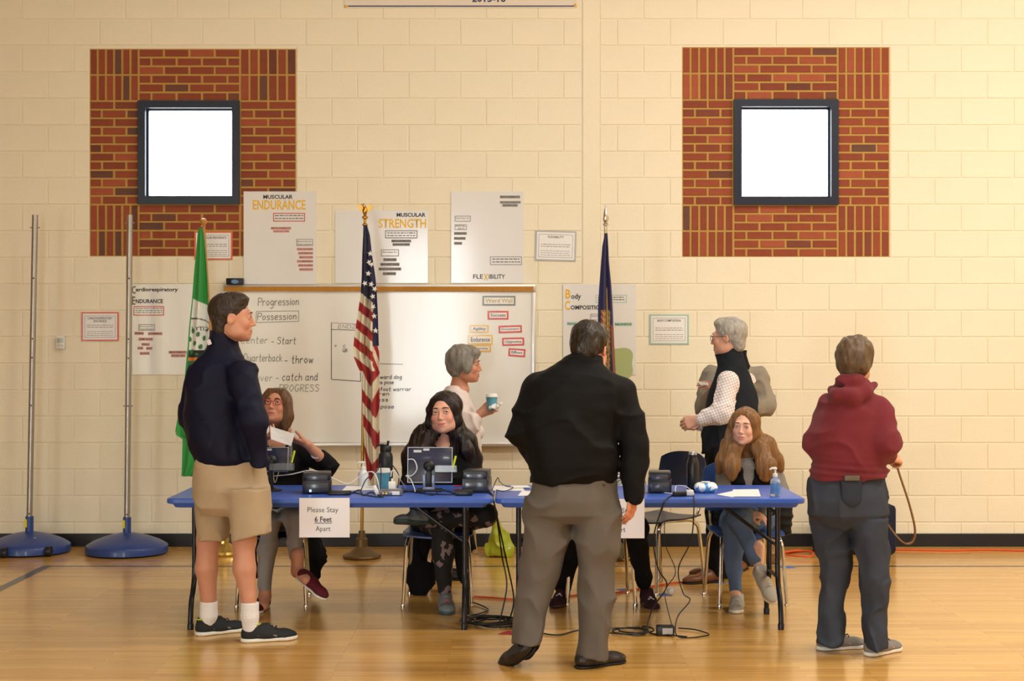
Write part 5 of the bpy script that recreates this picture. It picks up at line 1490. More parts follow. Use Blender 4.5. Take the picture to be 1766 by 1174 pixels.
def hair_noise(amp=.004, fx=38, fz=7, seed=0):
    return lambda x, y, z: amp * noise3(x * fx + seed, y * fx, z * fz) + amp * .6 * noise3(x * fx * 2.1, y * fx * 2.1 + seed, z * fz * 1.5)
m_sole_w = mat('white_sole', rgb(226, 222, 212), rough=.6)

# ===== man in navy jacket and khaki shorts, left
Y0 = 8.28
J = dict(neck=pv(388, 600, 8.29), sL=pv(345, 640, 8.42), sR=pv(420, 640, 8.14), eL=pv(328, 716, 8.44), eR=pv(437, 728, 8.06), wL=pv(350, 782, 8.40), wR=pv(446, 782, 8.12),
         hL=pv(382, 800, 8.32), hR=pv(410, 800, 8.25), kL=pv(358, 932, 8.38), kR=pv(420, 930, 8.2), aL=pv(360, 1060, 8.39), aR=pv(431, 1062, 8.19))
R = head_frame((.975, .10, -.02)); sc = 1.06; O = pv(402.5, 547, 8.26)
H = Solid(.0034); w = add_head(H, O, R, sc, J['neck'], nr=.056, jaw=1.12)
L_ = Solid(.006)
for q, dx in (('L', 0), ('R', 0)):
    k_, a_ = V3(J['k' + q]), V3(J['a' + q]); c_ = k_ * .62 + a_ * .38 + V3(-.008, -.0, 0)
    L_.cap(k_ + V3(.006, 0, .16), k_, .066, .058, .02); L_.cap(k_, c_, .055, .060, .02); L_.cap(c_, k_ * .25 + a_ * .75, .059, .042, .015); L_.cap(k_ * .25 + a_ * .75, a_, .042, .037, .01)
    L_.ell(k_ + V3(.035, 0, .0), (.03, .035, .045), None, .03)
A = make_person('man in navy jacket and khaki shorts standing in profile at the table end', fl(398, Y0), [under_body(J, (.75, .66), hw=.16, hd=.11, arm=.04, shin=.03), H, L_],
                skin_colour(rgb(198, 140, 112), O, R, sc, lip=(180, 112, 98)))
add_eyes(w, R, sc, A, (92, 110, 120), brow=(96, 74, 58))
hs = Solid(.0045)
hs.ell(w(0, -.028, .036), V3(.0825, .100, .0905) * sc, R, .01); hs.ell(w(0, .030, .092), V3(.060, .045, .028) * sc, R, .03)
hs.ell(w(0, .104, -.010), V3(.084, .066, .085) * sc, R, .006, True)
for s_ in (-1, 1): hs.ell(w(s_ * .088, .004, -.036), V3(.035, .036, .048) * sc, R, .006, True)
hs.ell(w(0, -.060, -.048), V3(.060, .044, .062) * sc, R, .03); hs.cut(w(0, -.09, -.112), -R[:, 2] + .6 * R[:, 1])
wear('hair', hs, hair_mat('dark_brown_hair', (50, 38, 28), st=(90, 90, 60)), A, hair_noise(.0025, 60, 40), 1)
m_navyj = cloth('navy_jacket_cloth', (17, 19, 40), rough=.55, bump=.12)
jk = Solid(.0065)
jk.loft(rows(Y0, [(806, 340, 444, .15), (792, 336, 448, .16), (783, 334, 446, .165), (765, 328, 443, .17), (735, 321, 438, .17), (700, 319, 434, .165), (670, 320, 433, .155), (645, 322, 433, .14), (629, 330, 428, .12), (616, 341, 420, .10), (606, 352, 413, .085), (596, 360, 408, .075)]), XR, YF_, .02, 2.3)
jk.chain([J['sR'] + V3(0, 0, -.015), J['eR'], pv(450, 800, 8.12)], [.078, .064, .050], .05); jk.chain([J['sL'] + V3(0, 0, -.02), J['eL'], J['wL']], [.072, .062, .048], .03)
jk.chain([pv(383, 606, 8.29), pv(385, 588, 8.285), pv(386, 566, 8.28)], [.086, .078, .074], .02); jk.cut(pv(386, 574, 8.28), (.30, 0, 1))
jk.cut(pv(390, 801, Y0), (.0, 0, -1))
def jdisp(x, y, z):
    f1 = folds(.0048, 7, 11, 3)(x, y, z)
    return f1 + .004 * np.exp(-((z - 1.0) / .05) ** 2) * np.sin((x + y) * 70)
wear('jacket', jk, m_navyj, A, jdisp)
b = P(361, 590, 8.19); MB().box(b + Vector((-.011, -.012, -.014)), b + Vector((.011, -.004, .014)), .003, R=Matrix.Rotation(-.4, 3, 'Y')).build('jacket_logo', mat('logo_white', rgb(210, 204, 206), rough=.6), A)
sh = Solid(.0065)
sh.loft(rows(Y0, [(778, 340, 444, .14), (800, 334, 456, .155), (840, 333, 463, .165), (872, 338, 466, .15), (888, 348, 458, .10)]), XR, YF_, .02, 2.4)
sh.loft(rows(8.37, [(840, 336, 398, .11), (900, 338, 398, .105), (931, 343, 397, .10)]), XR, YF_, .02, 2.3)
sh.loft(rows(8.19, [(840, 390, 464, .12), (900, 396, 469, .115), (932, 400, 470, .11)]), XR, YF_, .02, 2.3)
sh.cut(pv(430, 925, 8.19), (.24, 0, -1)); 
m_khaki = cloth('khaki_cotton', (176, 154, 124), rough=.85, bump=.15)
wear('shorts', sh, m_khaki, A, folds(.0042, 8, 6, 5))
for q, an, hx, hY, dd in (('L', J['aL'], 340, 8.37, (.80, .60, 0)), ('R', J['aR'], 418, 8.19, (.93, .36, 0))):
    sk = Solid(.005); an = V3(an); cc = fl(hx, hY) + V3(dd) * (.17 * .285)
    sk.chain([an + V3(.0, 0, .08), an + V3(0, 0, .0), V3((an[0] + cc[0]) / 2, (an[1] + cc[1]) / 2, .07)], [.0475, .0465, .042], .01)
    sk.cut(an + V3(0, 0, .072), (0, 0, 1)); wear('sock', sk, cloth('white_sock', (232, 228, 226), bump=.4, bscale=300), A, lambda x, y, z: .0012 * np.sin(z * 420))
    shoe(fl(hx, hY), dd, .285, A, cloth('dark_runner_mesh', (44, 46, 48), rough=.7), m_sole_w, h=.074, w=.052, accent=mat('shoe_grey', rgb(120, 120, 118), rough=.5), lace=mat('shoe_black_lace', rgb(22, 22, 22), rough=.7))
    # lime lining round the shoe collar
    c_ = Vector(fl(hx, hY)) + Vector(dd) * (.17 * .285); c_.z = .090
    MB().tube([c_ + Vector((math.cos(t) * .046, math.sin(t) * .046, .004 * math.cos(t))) for t in np.linspace(0, 2 * math.pi, 24)[:-1]], .004, 6, closed=True).build('shoe_lining', mat('lime_lining', rgb(186, 196, 40), rough=.7), A)

# ===== broad man in black jacket and grey trousers, back view
Y0 = 7.62
J = dict(neck=pv(1008, 632, 7.62), sL=pv(924, 668, 7.66), sR=pv(1073, 671, 7.62), eL=pv(902, 745, 7.62), eR=pv(1096, 762, 7.58), wL=pv(930, 800, 7.86), wR=pv(1092, 852, 7.56),
         hL=pv(948, 850, 7.64), hR=pv(1024, 850, 7.6), kL=pv(935, 985, 7.60), kR=pv(1031, 990, 7.62), aL=pv(911, 1095, 7.55), aR=pv(1018, 1118, 7.55))
R = head_frame((.42, .88, -.30)); sc = 1.06; O = pv(1018, 601, 7.66)
H = Solid(.0036); w = add_head(H, O, R, sc, J['neck'], nr=.064, jaw=1.08)
hn = Solid(.0034); hand_solid(hn, J['wR'] + V3(0, 0, .01), (-.12, .05, -1), (-.75, .6, .1), (.35, .55, -.1), 1.02, curl=(.25, .35, .3), thumb=(.55, .35), fore=J['eR'], fr=.04)
E = make_person('broad man in black jacket and grey trousers walking away at centre', fl(1000, Y0), [under_body(J, (.1, 1), hw=.17, hd=.12, arm=.045), H, hn], skin_colour(rgb(208, 138, 108), O, R, sc))
add_eyes(w, R, sc, E, (80, 70, 60), brow=(60, 46, 36))
hs = Solid(.0045)
hs.ell(w(0, -.030, .034), V3(.086, .102, .092) * sc, R, .01); hs.ell(w(0, -.075, -.020), V3(.066, .042, .060) * sc, R, .03); hs.ell(w(0, .03, .09), V3(.062, .05, .03) * sc, R, .03)
hs.ell(w(0, .106, -.015), V3(.082, .062, .085) * sc, R, .006, True)
for s_ in (-1, 1): hs.ell(w(s_ * .089, .014, -.034), V3(.034, .040, .046) * sc, R, .006, True)
hs.cut(w(0, -.08, -.088), -R[:, 2])
wear('hair', hs, hair_mat('dark_hair', (40, 30, 22), st=(60, 60, 30), rough=.35), E, hair_noise(.004, 42, 20, 5), 1)
gl = MB()
for s_ in (-1, 1): gl.tube([w(s_ * .079, -.005, .004), w(s_ * .074, .06, .006), w(s_ * .066, .098, .004)], .0022, 6)
for s_ in (-1, 1): gl.tube([w(s_ * .034 + .026 * math.cos(t), .100, -.002 + .017 * math.sin(t)) for t in np.linspace(0, 2 * math.pi, 17)[:-1]], .0018, 6, closed=True)
gl.tube([w(-.010, .103, .0), w(.010, .103, .0)], .0018, 6)
gl.build('glasses', mat('dark_frame', rgb(30, 28, 28), rough=.3), E)
jk = Solid(.0068)
jk.loft(rows(Y0, [(832, 914, 1058, .155), (826, 913, 1059, .165), (816, 912, 1061, .175), (800, 908, 1064, .19), (770, 902, 1066, .195), (735, 899, 1068, .19), (700, 903, 1076, .175), (675, 908, 1082, .16), (656, 914, 1076, .14), (644, 926, 1066, .12), (635, 943, 1053, .105), (627, 962, 1043, .09), (616, 974, 1040, .082)]), XR, YF_, .03, 2.3)
jk.chain([J['sL'] + V3(.005, 0, -.02), J['eL'], J['wL']], [.088, .076, .055], .035); jk.chain([J['sR'] + V3(-.01, 0, -.02), J['eR'], J['wR'] + V3(0, 0, -.012)], [.090, .068, .050], .03)
jk.chain([pv(1006, 634, 7.64), pv(1007, 618, 7.64), pv(1008, 604, 7.645)], [.078, .082, .080], .035)
jk.cut(pv(1007, 611, 7.63), (-.12, .35, 1)); 
m_blackj = cloth('black_jacket_cloth', (15, 14, 14), rough=.7, bump=.15)
jk.cut(pv(1000, 866, Y0), (0, 0, -1))
wear('jacket', jk, m_blackj, E, folds(.0075, 4.5, 9, 23.4, 1.1))
tr = Solid(.007)
tr.loft(rows(Y0, [(815, 918, 1056, .14), (830, 914, 1060, .15), (860, 908, 1064, .17), (885, 905, 1067, .165), (905, 930, 1045, .10)]), XR, YF_, .02, 2.4)
tr.loft(rows(7.63, [(880, 904, 990, .135), (920, 902, 986, .125), (970, 898, 973, .11), (1010, 895, 960, .10, -.01), (1060, 890, 944, .10, -.04), (1106, 886, 935, .10, -.07)]), XR, YF_, .012, 2.3)
tr.loft(rows(7.6, [(880, 984, 1068, .135), (920, 990, 1067, .125), (970, 996, 1064, .11), (1010, 998, 1062, .10), (1060, 996, 1055, .10), (1100, 994, 1050, .115, .0), (1134, 990, 1050, .125, .0)]), XR, YF_, .012, 2.3)
tr.cut(pv(910, 1101, 7.5) , (.25, 0, -.6)) if False else None
m_grey_t = cloth('grey_trouser_cloth', (98, 90, 82), rough=.8, bump=.12)
wear('trousers', tr, m_grey_t, E, lambda x, y, z: folds(.009, 6, 5, 2, 1.4)(x, y, z))
MB().lathe(P(1041, 836, 7.43), [(.007, 0), (.007, .004), (.004, .006)], 14, R=Matrix.Rotation(math.pi / 2, 3, 'X')).build('button', mat('dark_button', rgb(34, 28, 26), rough=.4), E)
m_blk0 = cloth('black_sock', (22, 21, 22))
m_blksh = mat('black_leather', rgb(34, 27, 24), rough=.42, bump=.1, bscale=120); m_blksole = mat('black_rubber_sole', rgb(22, 20, 19), rough=.7)
shoe(fl(996, 7.525), (.80, .60, 0), .29, E, m_blksh, m_blksole, h=.045, w=.052, style='loafer')
sk = Solid(.006); sk.chain([pv(911, 1085, 7.55), pv(914, 1108, 7.53), pv(906, 1122, 7.57)], [.05, .048, .045], .01); wear('sock', sk, m_blk0, E)
toe = fl(880, 7.66, .012); heel = pv(926, 1112, 7.50)
dv = toe - heel; shoe(heel + V3(-.005, -.0, -.015), dv, .29, E, m_blksh, m_blksole, h=.050, w=.052, style='loafer', up=(-.35, -.55, .75))

# ===== woman in maroon hoodie and jeans, right, back view
Y0 = 7.87
J = dict(neck=pv(1474, 668, 7.86), sL=pv(1432, 698, 7.92), sR=pv(1514, 698, 7.82), eL=pv(1410, 765, 7.90), eR=pv(1528, 765, 7.74), wL=pv(1440, 792, 8.1), wR=pv(1535, 792, 7.92),
         hL=pv(1440, 870, 7.9), hR=pv(1490, 870, 7.85), kL=pv(1444, 985, 7.95), kR=pv(1508, 988, 7.86), aL=pv(1430, 1098, 7.98), aR=pv(1510, 1108, 7.80))
R = head_frame((.40, .90, .0)); sc = 1.0; O = pv(1476, 621, 7.88)
H = Solid(.0036); w = add_head(H, O, R, sc, J['neck'], True, nr=.052)
hn = Solid(.0034); hand_solid(hn, pv(1533, 788, 7.93), (.75, .55, -.15), (-.3, .2, -.9), (-.1, .7, .5), .92, curl=(.9, 1.1, .7), thumb=(.4, .5), fore=J['eR'], fr=.036)
Jn = make_person('woman in maroon hoodie and jeans with short greying hair seen from behind', fl(1468, Y0), [under_body(J, (.5, .87), hw=.16, hd=.12, arm=.04), H, hn], skin_colour(rgb(212, 148, 116), O, R, sc))
add_eyes(w, R, sc, Jn, (80, 70, 60), brow=(90, 74, 60))
hs = Solid(.0045)
hs.ell(w(0, -.030, .032), V3(.094, .108, .097) * sc, R, .01); hs.ell(w(0, -.068, -.030), V3(.074, .050, .066) * sc, R, .04)
hs.ell(w(0, .112, -.02), V3(.080, .060, .085) * sc, R, .006, True); hs.cut(w(0, -.07, -.098), -R[:, 2])
wear('hair', hs, hair_mat('greying_brown_hair', (92, 72, 52), var=.42, st=(45, 45, 18)), Jn, hair_noise(.008, 30, 18, 8), 1)
ho = Solid(.0068)
ho.loft(rows(Y0, [(838, 1398, 1528, .15), (826, 1395, 1530, .165), (812, 1396, 1529, .17), (798, 1401, 1527, .175), (780, 1399, 1529, .18), (745, 1402, 1530, .175), (715, 1410, 1528, .16), (695, 1419, 1521, .135), (680, 1430, 1510, .11), (668, 1447, 1500, .09), (655, 1455, 1496, .075)]), XR, YF_, .025, 2.3)
ho.chain([J['sL'] + V3(.005, 0, -.02), J['eL'], J['wL']], [.076, .066, .05], .03); ho.chain([J['sR'] + V3(-.005, 0, -.02), J['eR'], pv(1532, 785, 7.90)], [.078, .068, .048], .03)
ho.chain([pv(1434, 672, 7.86), pv(1444, 680, 7.76), pv(1470, 684, 7.73), pv(1492, 676, 7.75), pv(1508, 664, 7.84)], [.026, .036, .042, .034, .024], .02)
ho.chain([pv(1447, 662, 7.84), pv(1455, 655, 7.78), pv(1474, 656, 7.76), pv(1493, 660, 7.80)], [.024, .030, .030, .024], .02)
ho.cut(pv(1460, 824, Y0), (.09, 0, -1))
m_maroon = cloth('maroon_fleece', (112, 42, 48), rough=.95, bump=.25, bscale=420, sheen=.08)
def hdisp(x, y, z):
    return folds(.0065, 6, 9, 4, .8)(x, y, z) + .005 * np.exp(-((z - .93) / .05) ** 2) * np.sin(z * 190 + x * 12)
wear('hoodie', ho, m_maroon, Jn, hdisp)
je = Solid(.0068)
je.loft(rows(Y0, [(808, 1402, 1524, .13), (830, 1396, 1524, .15), (860, 1393, 1529, .175), (885, 1393, 1533, .17), (910, 1420, 1510, .10)]), XR, YF_, .02, 2.4)
je.loft(rows(7.95, [(890, 1393, 1468, .13), (930, 1402, 1468, .12), (970, 1413, 1470, .10), (1000, 1417, 1464, .09), (1050, 1412, 1456, .085), (1090, 1409, 1454, .10), (1109, 1408, 1456, .10, .01)]), XR, YF_, .012, 2.3)
je.loft(rows(7.84, [(890, 1458, 1533, .13), (930, 1470, 1532, .12), (970, 1480, 1531, .105), (1000, 1484, 1533, .095), (1050, 1488, 1530, .088), (1090, 1491, 1532, .10), (1118, 1490, 1532, .10)]), XR, YF_, .012, 2.3)
m_denim = cloth('dark_denim', (58, 62, 72), rough=.85, var=.16, vs=5, bump=.3, bscale=380)
wear('jeans', je, m_denim, Jn, folds(.007, 8, 9, 6, .8))
a_, b_ = P(1448, 872, 7.68), P(1484, 826, 7.68)
pk = Solid(.005); pk.loft(rows(7.715, [(828, 1449, 1485, .028), (862, 1450, 1485, .032), (870, 1456, 1480, .026), (874, 1463, 1473, .02)]), XR, YF_, .01, 4.0); wear('back_pocket', pk, cloth('pocket_denim', (50, 54, 64), bump=.3, bscale=380), Jn, smooth=1)
MB().box(P(1457, 829, 7.675), P(1483, 820, 7.675) + Vector((0, .02, 0)), .003).build('phone', mat('phone_case', rgb(92, 84, 70), rough=.4), Jn)
m_gsh = cloth('grey_runner', (132, 126, 122), rough=.8)
shoe(fl(1411, 7.98), (.95, .31, 0), .268, Jn, m_gsh, m_sole_w, h=.055, w=.048, accent=mat('salmon_stripe', rgb(190, 140, 120), rough=.6), lace=mat('lace_grey', rgb(70, 70, 72), rough=.8))
shoe(fl(1497, 7.82), (.72, .69, 0), .268, Jn, m_gsh, m_sole_w, h=.055, w=.048, accent=mat('salmon_stripe'), lace=mat('lace_grey'))

# ---------- shared bits for the seated and the standing helpers
def trouser_leg(S, h, k, a, r=(.082, .060, .045), kk=.03):
    h, k, a = V3(h), V3(k), V3(a)
    S.cap(h, k, r[0], r[1] * 1.05, kk); S.cap(k, k * .6 + a * .4, r[1], r[1] * .93, kk); S.cap(k * .6 + a * .4, a, r[1] * .93, r[2], kk)
def glasses(w, parent, m, wide=.030, tall=.018, y=.0985):
    g = MB()
    for s_ in (-1, 1):
        g.tube([w(s_ * .078, -.004, .004), w(s_ * .073, .055, .006), w(s_ * .064, y - .008, .006)], .0019, 6)
        g.tube([w(s_ * .034 + (wide - .003) * math.cos(t) * (1 - .08 * math.sin(t)), y - .003 * abs(math.cos(t)), -.001 + tall * math.sin(t)) for t in np.linspace(0, 2 * math.pi, 21)[:-1]], .0019, 6, closed=True)
    g.tube([w(-.008, y + .002, .003), w(0, y + .004, .005), w(.008, y + .002, .003)], .0018, 6)
    return g.build('glasses', m, parent)

# ===== seated woman in red glasses
R = head_frame((-.16, -.93, .30), .04); sc = .98; O = pv(477, 700, 9.50)
J = dict(neck=pv(478, 752, 9.58), sL=pv(522, 775, 9.60), sR=pv(436, 775, 9.60), eL=pv(566, 803, 9.42), eR=pv(432, 806, 9.40), wL=pv(530, 766, 9.25), wR=pv(446, 762, 9.22),
         hL=pv(497, 892, 9.55), hR=pv(452, 892, 9.55), kL=pv(505, 893, 9.13), kR=pv(466, 902, 9.15), aL=pv(513, 985, 9.05), aR=pv(457, 1028, 9.16))
H = Solid(.0028); w = add_head(H, O, R, sc, J['neck'], True, nr=.048)
H.ell(pv(478, 766, 9.545), (.085, .055, .07), None, .03)
hn = Solid(.0032)
hand_solid(hn, J['wL'], (-.92, -.15, .36), (.25, .35, .9), (.1, -.9, .4), .92, curl=(.35, .55, .4), thumb=(.3, .4), fore=J['eL'], fr=.040)
hand_solid(hn, J['wR'], (.80, -.2, .45), (-.3, .4, .85), (.0, -.9, .3), .92, curl=(.35, .55, .4), thumb=(.3, .4), fore=J['eR'], fr=.036)
ft = Solid(.005)
for q in 'LR': ft.cap(V3(J['a' + q]) + V3(0, .0, .10), J['a' + q], .040, .034, .01)
ft.cap(J['aR'], fl(455, 9.10, .035), .034, .030, .02); ft.cap(J['aL'], pv(528, 1000, 8.95), .034, .030, .02)
Bp = make_person('seated woman in red glasses holding a white slip beside the man in shorts', fl(475, 9.45), [under_body(J, (0, -1), hw=.14, hd=.09, arm=.03, thigh=.055, shin=.034), H, hn, ft], skin_colour(rgb(198, 138, 110), O, R, sc, lip=(170, 86, 80)))
add_eyes(w, R, sc, Bp, (70, 60, 50), (.25, .22), brow=(70, 50, 38))
glasses(w, Bp, mat('red_frame', rgb(170, 40, 52), rough=.3))
hs = Solid(.0048)
hs.ell(w(0, -.030, .034), V3(.085, .100, .089) * sc, R, .01); 
for s_, dx in ((-1, 1), (1, 1)):
    hs.chain([w(s_ * .046, .04, .078), w(s_ * .072, .028, .01), w(s_ * .080, .010, -.07), w(s_ * .078, .0, -.135)], [.020, .024, .032, .022], .035, flat=((0, 1, 0), .6))
hs.chain([w(0, -.085, .0), w(0, -.09, -.08), w(0, -.075, -.13)], [.07, .06, .045], .03)
hs.ell(w(0, .110, -.024), V3(.0700, .084, .104) * sc, R, .006, True); hs.ell(pv(478, 756, 9.42), (.054, .11, .08), None, .012, True)
wear('hair', hs, hair_mat('ash_blond_brown_hair', (96, 66, 40), var=.35), Bp, hair_noise(.0028, 50, 5, 2), 1)
m_bk = cloth('black_knit', (20, 19, 20), rough=.85)
tp = Solid(.0062)
tp.loft(rows(9.58, [(900, 436, 524, .11), (860, 434, 524, .125), (820, 434, 524, .13), (795, 434, 524, .12), (778, 438, 519, .105), (766, 448, 508, .085), (758, 460, 497, .07)]), XR, YF_, .02, 2.3)
tp.chain([J['sL'] + V3(-.01, 0, -.01), J['eL'], V3(J['eL']) * .72 + V3(J['wL']) * .28], [.066, .056, .056], .03); tp.chain([J['sR'] + V3(.01, 0, -.01), J['eR'], V3(J['eR']) * .72 + V3(J['wR']) * .28], [.066, .056, .054], .03)
tp.ell(pv(478, 757, 9.46), (.052, .075, .095), None, .012, True)
wear('black_top', tp, m_bk, Bp, folds(.006, 9, 10, 1))
sc_ = MB()
for s_ in (-1, 1):
    sc_.tube(spline([pv(478 + s_ * 22, 762, 9.50), pv(478 + s_ * 23, 785, 9.44), pv(478 + s_ * 22, 806, 9.435)], 5), .013, 8)
sc_.build('patterned_scarf', mat('black_white_print', rgb(96, 92, 88), rough=.8, var=.8, vscale=90), Bp)
lz = MB().tube(spline([pv(465, 765, 9.47), pv(470, 800, 9.42), pv(474, 832, 9.41), pv(484, 800, 9.42), pv(491, 765, 9.47)], 6), .0025, 6).build('lanyard', mat('beige_cord', rgb(170, 160, 140), rough=.7), Bp)
MB().tube([V3(J['eL']) * .42 + V3(J['wL']) * .58 + .036 * (V3(math.cos(t), 0, math.sin(t)) * .75 + V3(0, math.sin(t + .6), 0) * .75) for t in np.linspace(0, 2 * math.pi, 21)[:-1]], .006, 8, closed=True).build('bracelet', mat('silver_trim'), Bp)
m_gpant = cloth('pale_grey_trousers', (158, 152, 150), rough=.85)
tr = Solid(.0065); trouser_leg(tr, J['hR'], J['kR'], V3(J['aR']) + V3(0, 0, .06), (.078, .058, .042)); tr.cap(J['hL'], J['kL'], .078, .060, .03); tr.cap(J['kL'], V3(J['kL']) * .3 + V3(J['aL']) * .7, .058, .044, .03); tr.cap(V3(J['hL']) + V3(0, .0, .02), V3(J['hR']) + V3(0, .0, .02), .09, .09, .03)
wear('trousers', tr, m_gpant, Bp, folds(.006, 9, 8, 4))
m_maroon_sh = cloth('maroon_canvas', (92, 30, 40), rough=.8)
shoe(fl(459, 9.26), (-.15, -1, 0), .235, Bp, m_maroon_sh, m_sole_w, h=.05, w=.040, style='slip')
shoe(pv(512, 990, 9.02) + V3(0, 0, -.02), (.78, -.45, -.5), .235, Bp, m_maroon_sh, m_sole_w, h=.05, w=.040, style='slip', up=(.35, -.2, .9))
e = empty('paper_slip', P(486, 752, 9.15), 'folded white paper slip in the hands of the woman in red glasses', 'paper')
q = [P(466, 735, 9.13), P(508, 748, 9.16), P(502, 769, 9.15), P(467, 757, 9.12)]
MB().add([v for v in q] + [v + Vector((0, .002, 0)) for v in q], [(0, 1, 2, 3), (7, 6, 5, 4), (0, 4, 5, 1), (1, 5, 6, 2), (2, 6, 7, 3), (3, 7, 4, 0)]).build('sheet', m_paper, e, smooth=False)

# ===== long haired woman in black at the forked tablet
R = head_frame((-.20, -.97, .04), -.06); sc = 1.06; O = pv(766, 711, 9.46)
J = dict(neck=pv(764, 764, 9.56), sL=pv(806, 782, 9.58), sR=pv(716, 784, 9.58), eL=pv(816, 835, 9.50), eR=pv(708, 838, 9.48), wL=pv(778, 878, 9.22), wR=pv(742, 880, 9.20),
         hL=pv(785, 896, 9.56), hR=pv(735, 896, 9.56), kL=pv(838, 888, 9.22), kR=pv(762, 905, 9.15), aL=pv(728, 897, 9.04), aR=pv(767, 1024, 9.20))
H = Solid(.0028); w = add_head(H, O, R, sc, J['neck'], True, nr=.052, smile=1.2, jaw=1.1)
H.ell(pv(764, 776, 9.55), (.10, .06, .06), None, .03)
hn = Solid(.0034); hand_solid(hn, J['wL'], (-.9, -.25, -.1), (.0, .5, -.9), (0, -.9, -.4), .92, curl=(.4, .5, .4), fore=J['eL'], fr=.036); hand_solid(hn, J['wR'], (.9, -.25, -.15), (0, .5, -.9), (0, -.9, -.4), .92, curl=(.4, .5, .4), fore=J['eR'], fr=.036)
Cp = make_person('seated woman with long dark hair in black top smiling behind the forked tablet', fl(762, 9.5), [under_body(J, (0, -1), hw=.15, hd=.10, arm=.032, thigh=.055, shin=.036), H, hn], skin_colour(rgb(222, 166, 140), O, R, sc, lip=(196, 96, 100), cheek=.14, smile=1.2))
add_eyes(w, R, sc, Cp, (84, 96, 100), (.38, .16), brow=(48, 34, 28))
m_teeth = mat('teeth', rgb(232, 224, 214), rough=.3)
hs = Solid(.005)
hs.ell(w(0, -.030, .036), V3(.084, .102, .091) * sc, R, .01)
hs.chain([w(-.050, .035, .072), w(-.072, .026, .02), w(-.078, .008, -.05), pv(738, 758, 9.44), pv(724, 792, 9.41), pv(716, 830, 9.40), pv(714, 850, 9.42)], [.014, .016, .024, .040, .054, .052, .034], .03, flat=((0, 1, 0), .55))
hs.chain([w(-.05, -.04, .04), pv(728, 752, 9.53), pv(711, 788, 9.51), pv(703, 820, 9.50)], [.05, .050, .055, .034], .04, flat=((0, 1, 0), .55))
hs.chain([w(.056, .030, .070), w(.074, .022, .02), w(.080, .002, -.05), pv(799, 752, 9.49), pv(806, 776, 9.48), pv(811, 798, 9.49)], [.014, .015, .020, .028, .032, .020], .03, flat=((0, 1, 0), .6))
hs.chain([w(.05, -.05, .03), pv(806, 760, 9.60), pv(822, 790, 9.64), pv(828, 818, 9.62), pv(832, 834, 9.6)], [.05, .055, .036, .022, .010], .03)
hs.chain([w(0, -.08, .0), w(0, -.10, -.10), w(0, -.10, -.22)], [.085, .085, .07], .03)
hs.ell(w(.010, .112, -.017), V3(.0740, .084, .104) * sc, R, .006, True); hs.ell(pv(766, 770, 9.42), (.058, .11, .085), None, .010, True)
wear('hair', hs, hair_mat('dark_brunette_hair', (34, 22, 17), var=.3, rough=.34), Cp, hair_noise(.0028, 55, 4, 6), 1)
tp = Solid(.0065)
tp.loft(rows(9.57, [(905, 716, 806, .12), (860, 712, 812, .13), (825, 712, 812, .135), (800, 710, 813, .125), (785, 716, 808, .11), (774, 732, 794, .09), (766, 744, 784, .07)]), XR, YF_, .02, 2.3)
tp.chain([J['sL'] + V3(-.01, 0, -.005), J['eL'], J['wL']], [.070, .060, .040], .03); tp.chain([J['sR'] + V3(.01, 0, -.005), J['eR'], J['wR']], [.070, .060, .040], .03)
tp.ell(pv(764, 757, 9.46), (.060, .085, .066), None, .01, True)
wear('black_top', tp, m_bk, Cp, folds(.007, 8, 9, 12))
ml = bpy.data.materials.new('patterned_leggings'); ml.use_nodes = True; nt = ml.node_tree
tc = nt.nodes.new('ShaderNodeTexCoord'); vo = nt.nodes.new('ShaderNodeTexVoronoi'); vo.inputs['Scale'].default_value = 30; vo.distance = 'CHEBYCHEV'
rp = nt.nodes.new('ShaderNodeValToRGB'); rp.color_ramp.interpolation = 'CONSTANT'; rp.color_ramp.elements[0].color = rgb(18, 17, 18); rp.color_ramp.elements[1].position = .74; rp.color_ramp.elements[1].color = rgb(128, 108, 108)
mp_ = nt.nodes.new('ShaderNodeMapping'); mp_.inputs['Rotation'].default_value = (0, .78, 0); nt.links.new(tc.outputs['Object'], mp_.inputs['Vector']); nt.links.new(mp_.outputs[0], vo.inputs['Vector'])
nt.links.new(vo.outputs['Color'], rp.inputs[0]); nt.links.new(rp.outputs[0], nt.nodes['Principled BSDF'].inputs['Base Color']); nt.nodes['Principled BSDF'].inputs['Roughness'].default_value = .8
tr = Solid(.0065); trouser_leg(tr, J['hR'], J['kR'], J['aR'], (.085, .066, .040)); tr.cap(J['hL'], J['kL'], .088, .068, .03); tr.cap(J['kL'], J['aL'], .064, .042, .03); tr.cap(J['hL'], J['hR'], .10, .10, .03)
wear('leggings', tr, ml, Cp, folds(.002, 9, 9, 4))
m_tealsh = cloth('grey_teal_runner', (120, 124, 128), rough=.8); m_tsole = mat('teal_sole', rgb(58, 82, 92), rough=.6)
shoe(fl(767, 9.24), (.12, -1, 0), .25, Cp, m_tealsh, m_tsole, h=.08, w=.043, lace=mat('pink_lace', rgb(206, 92, 120), rough=.7))
shoe(V3(J['aL']) + V3(.03, .0, -.03), (-.62, -.58, .12), .235, Cp, m_tealsh, m_tsole, h=.07, w=.043, up=(.15, .45, .85))

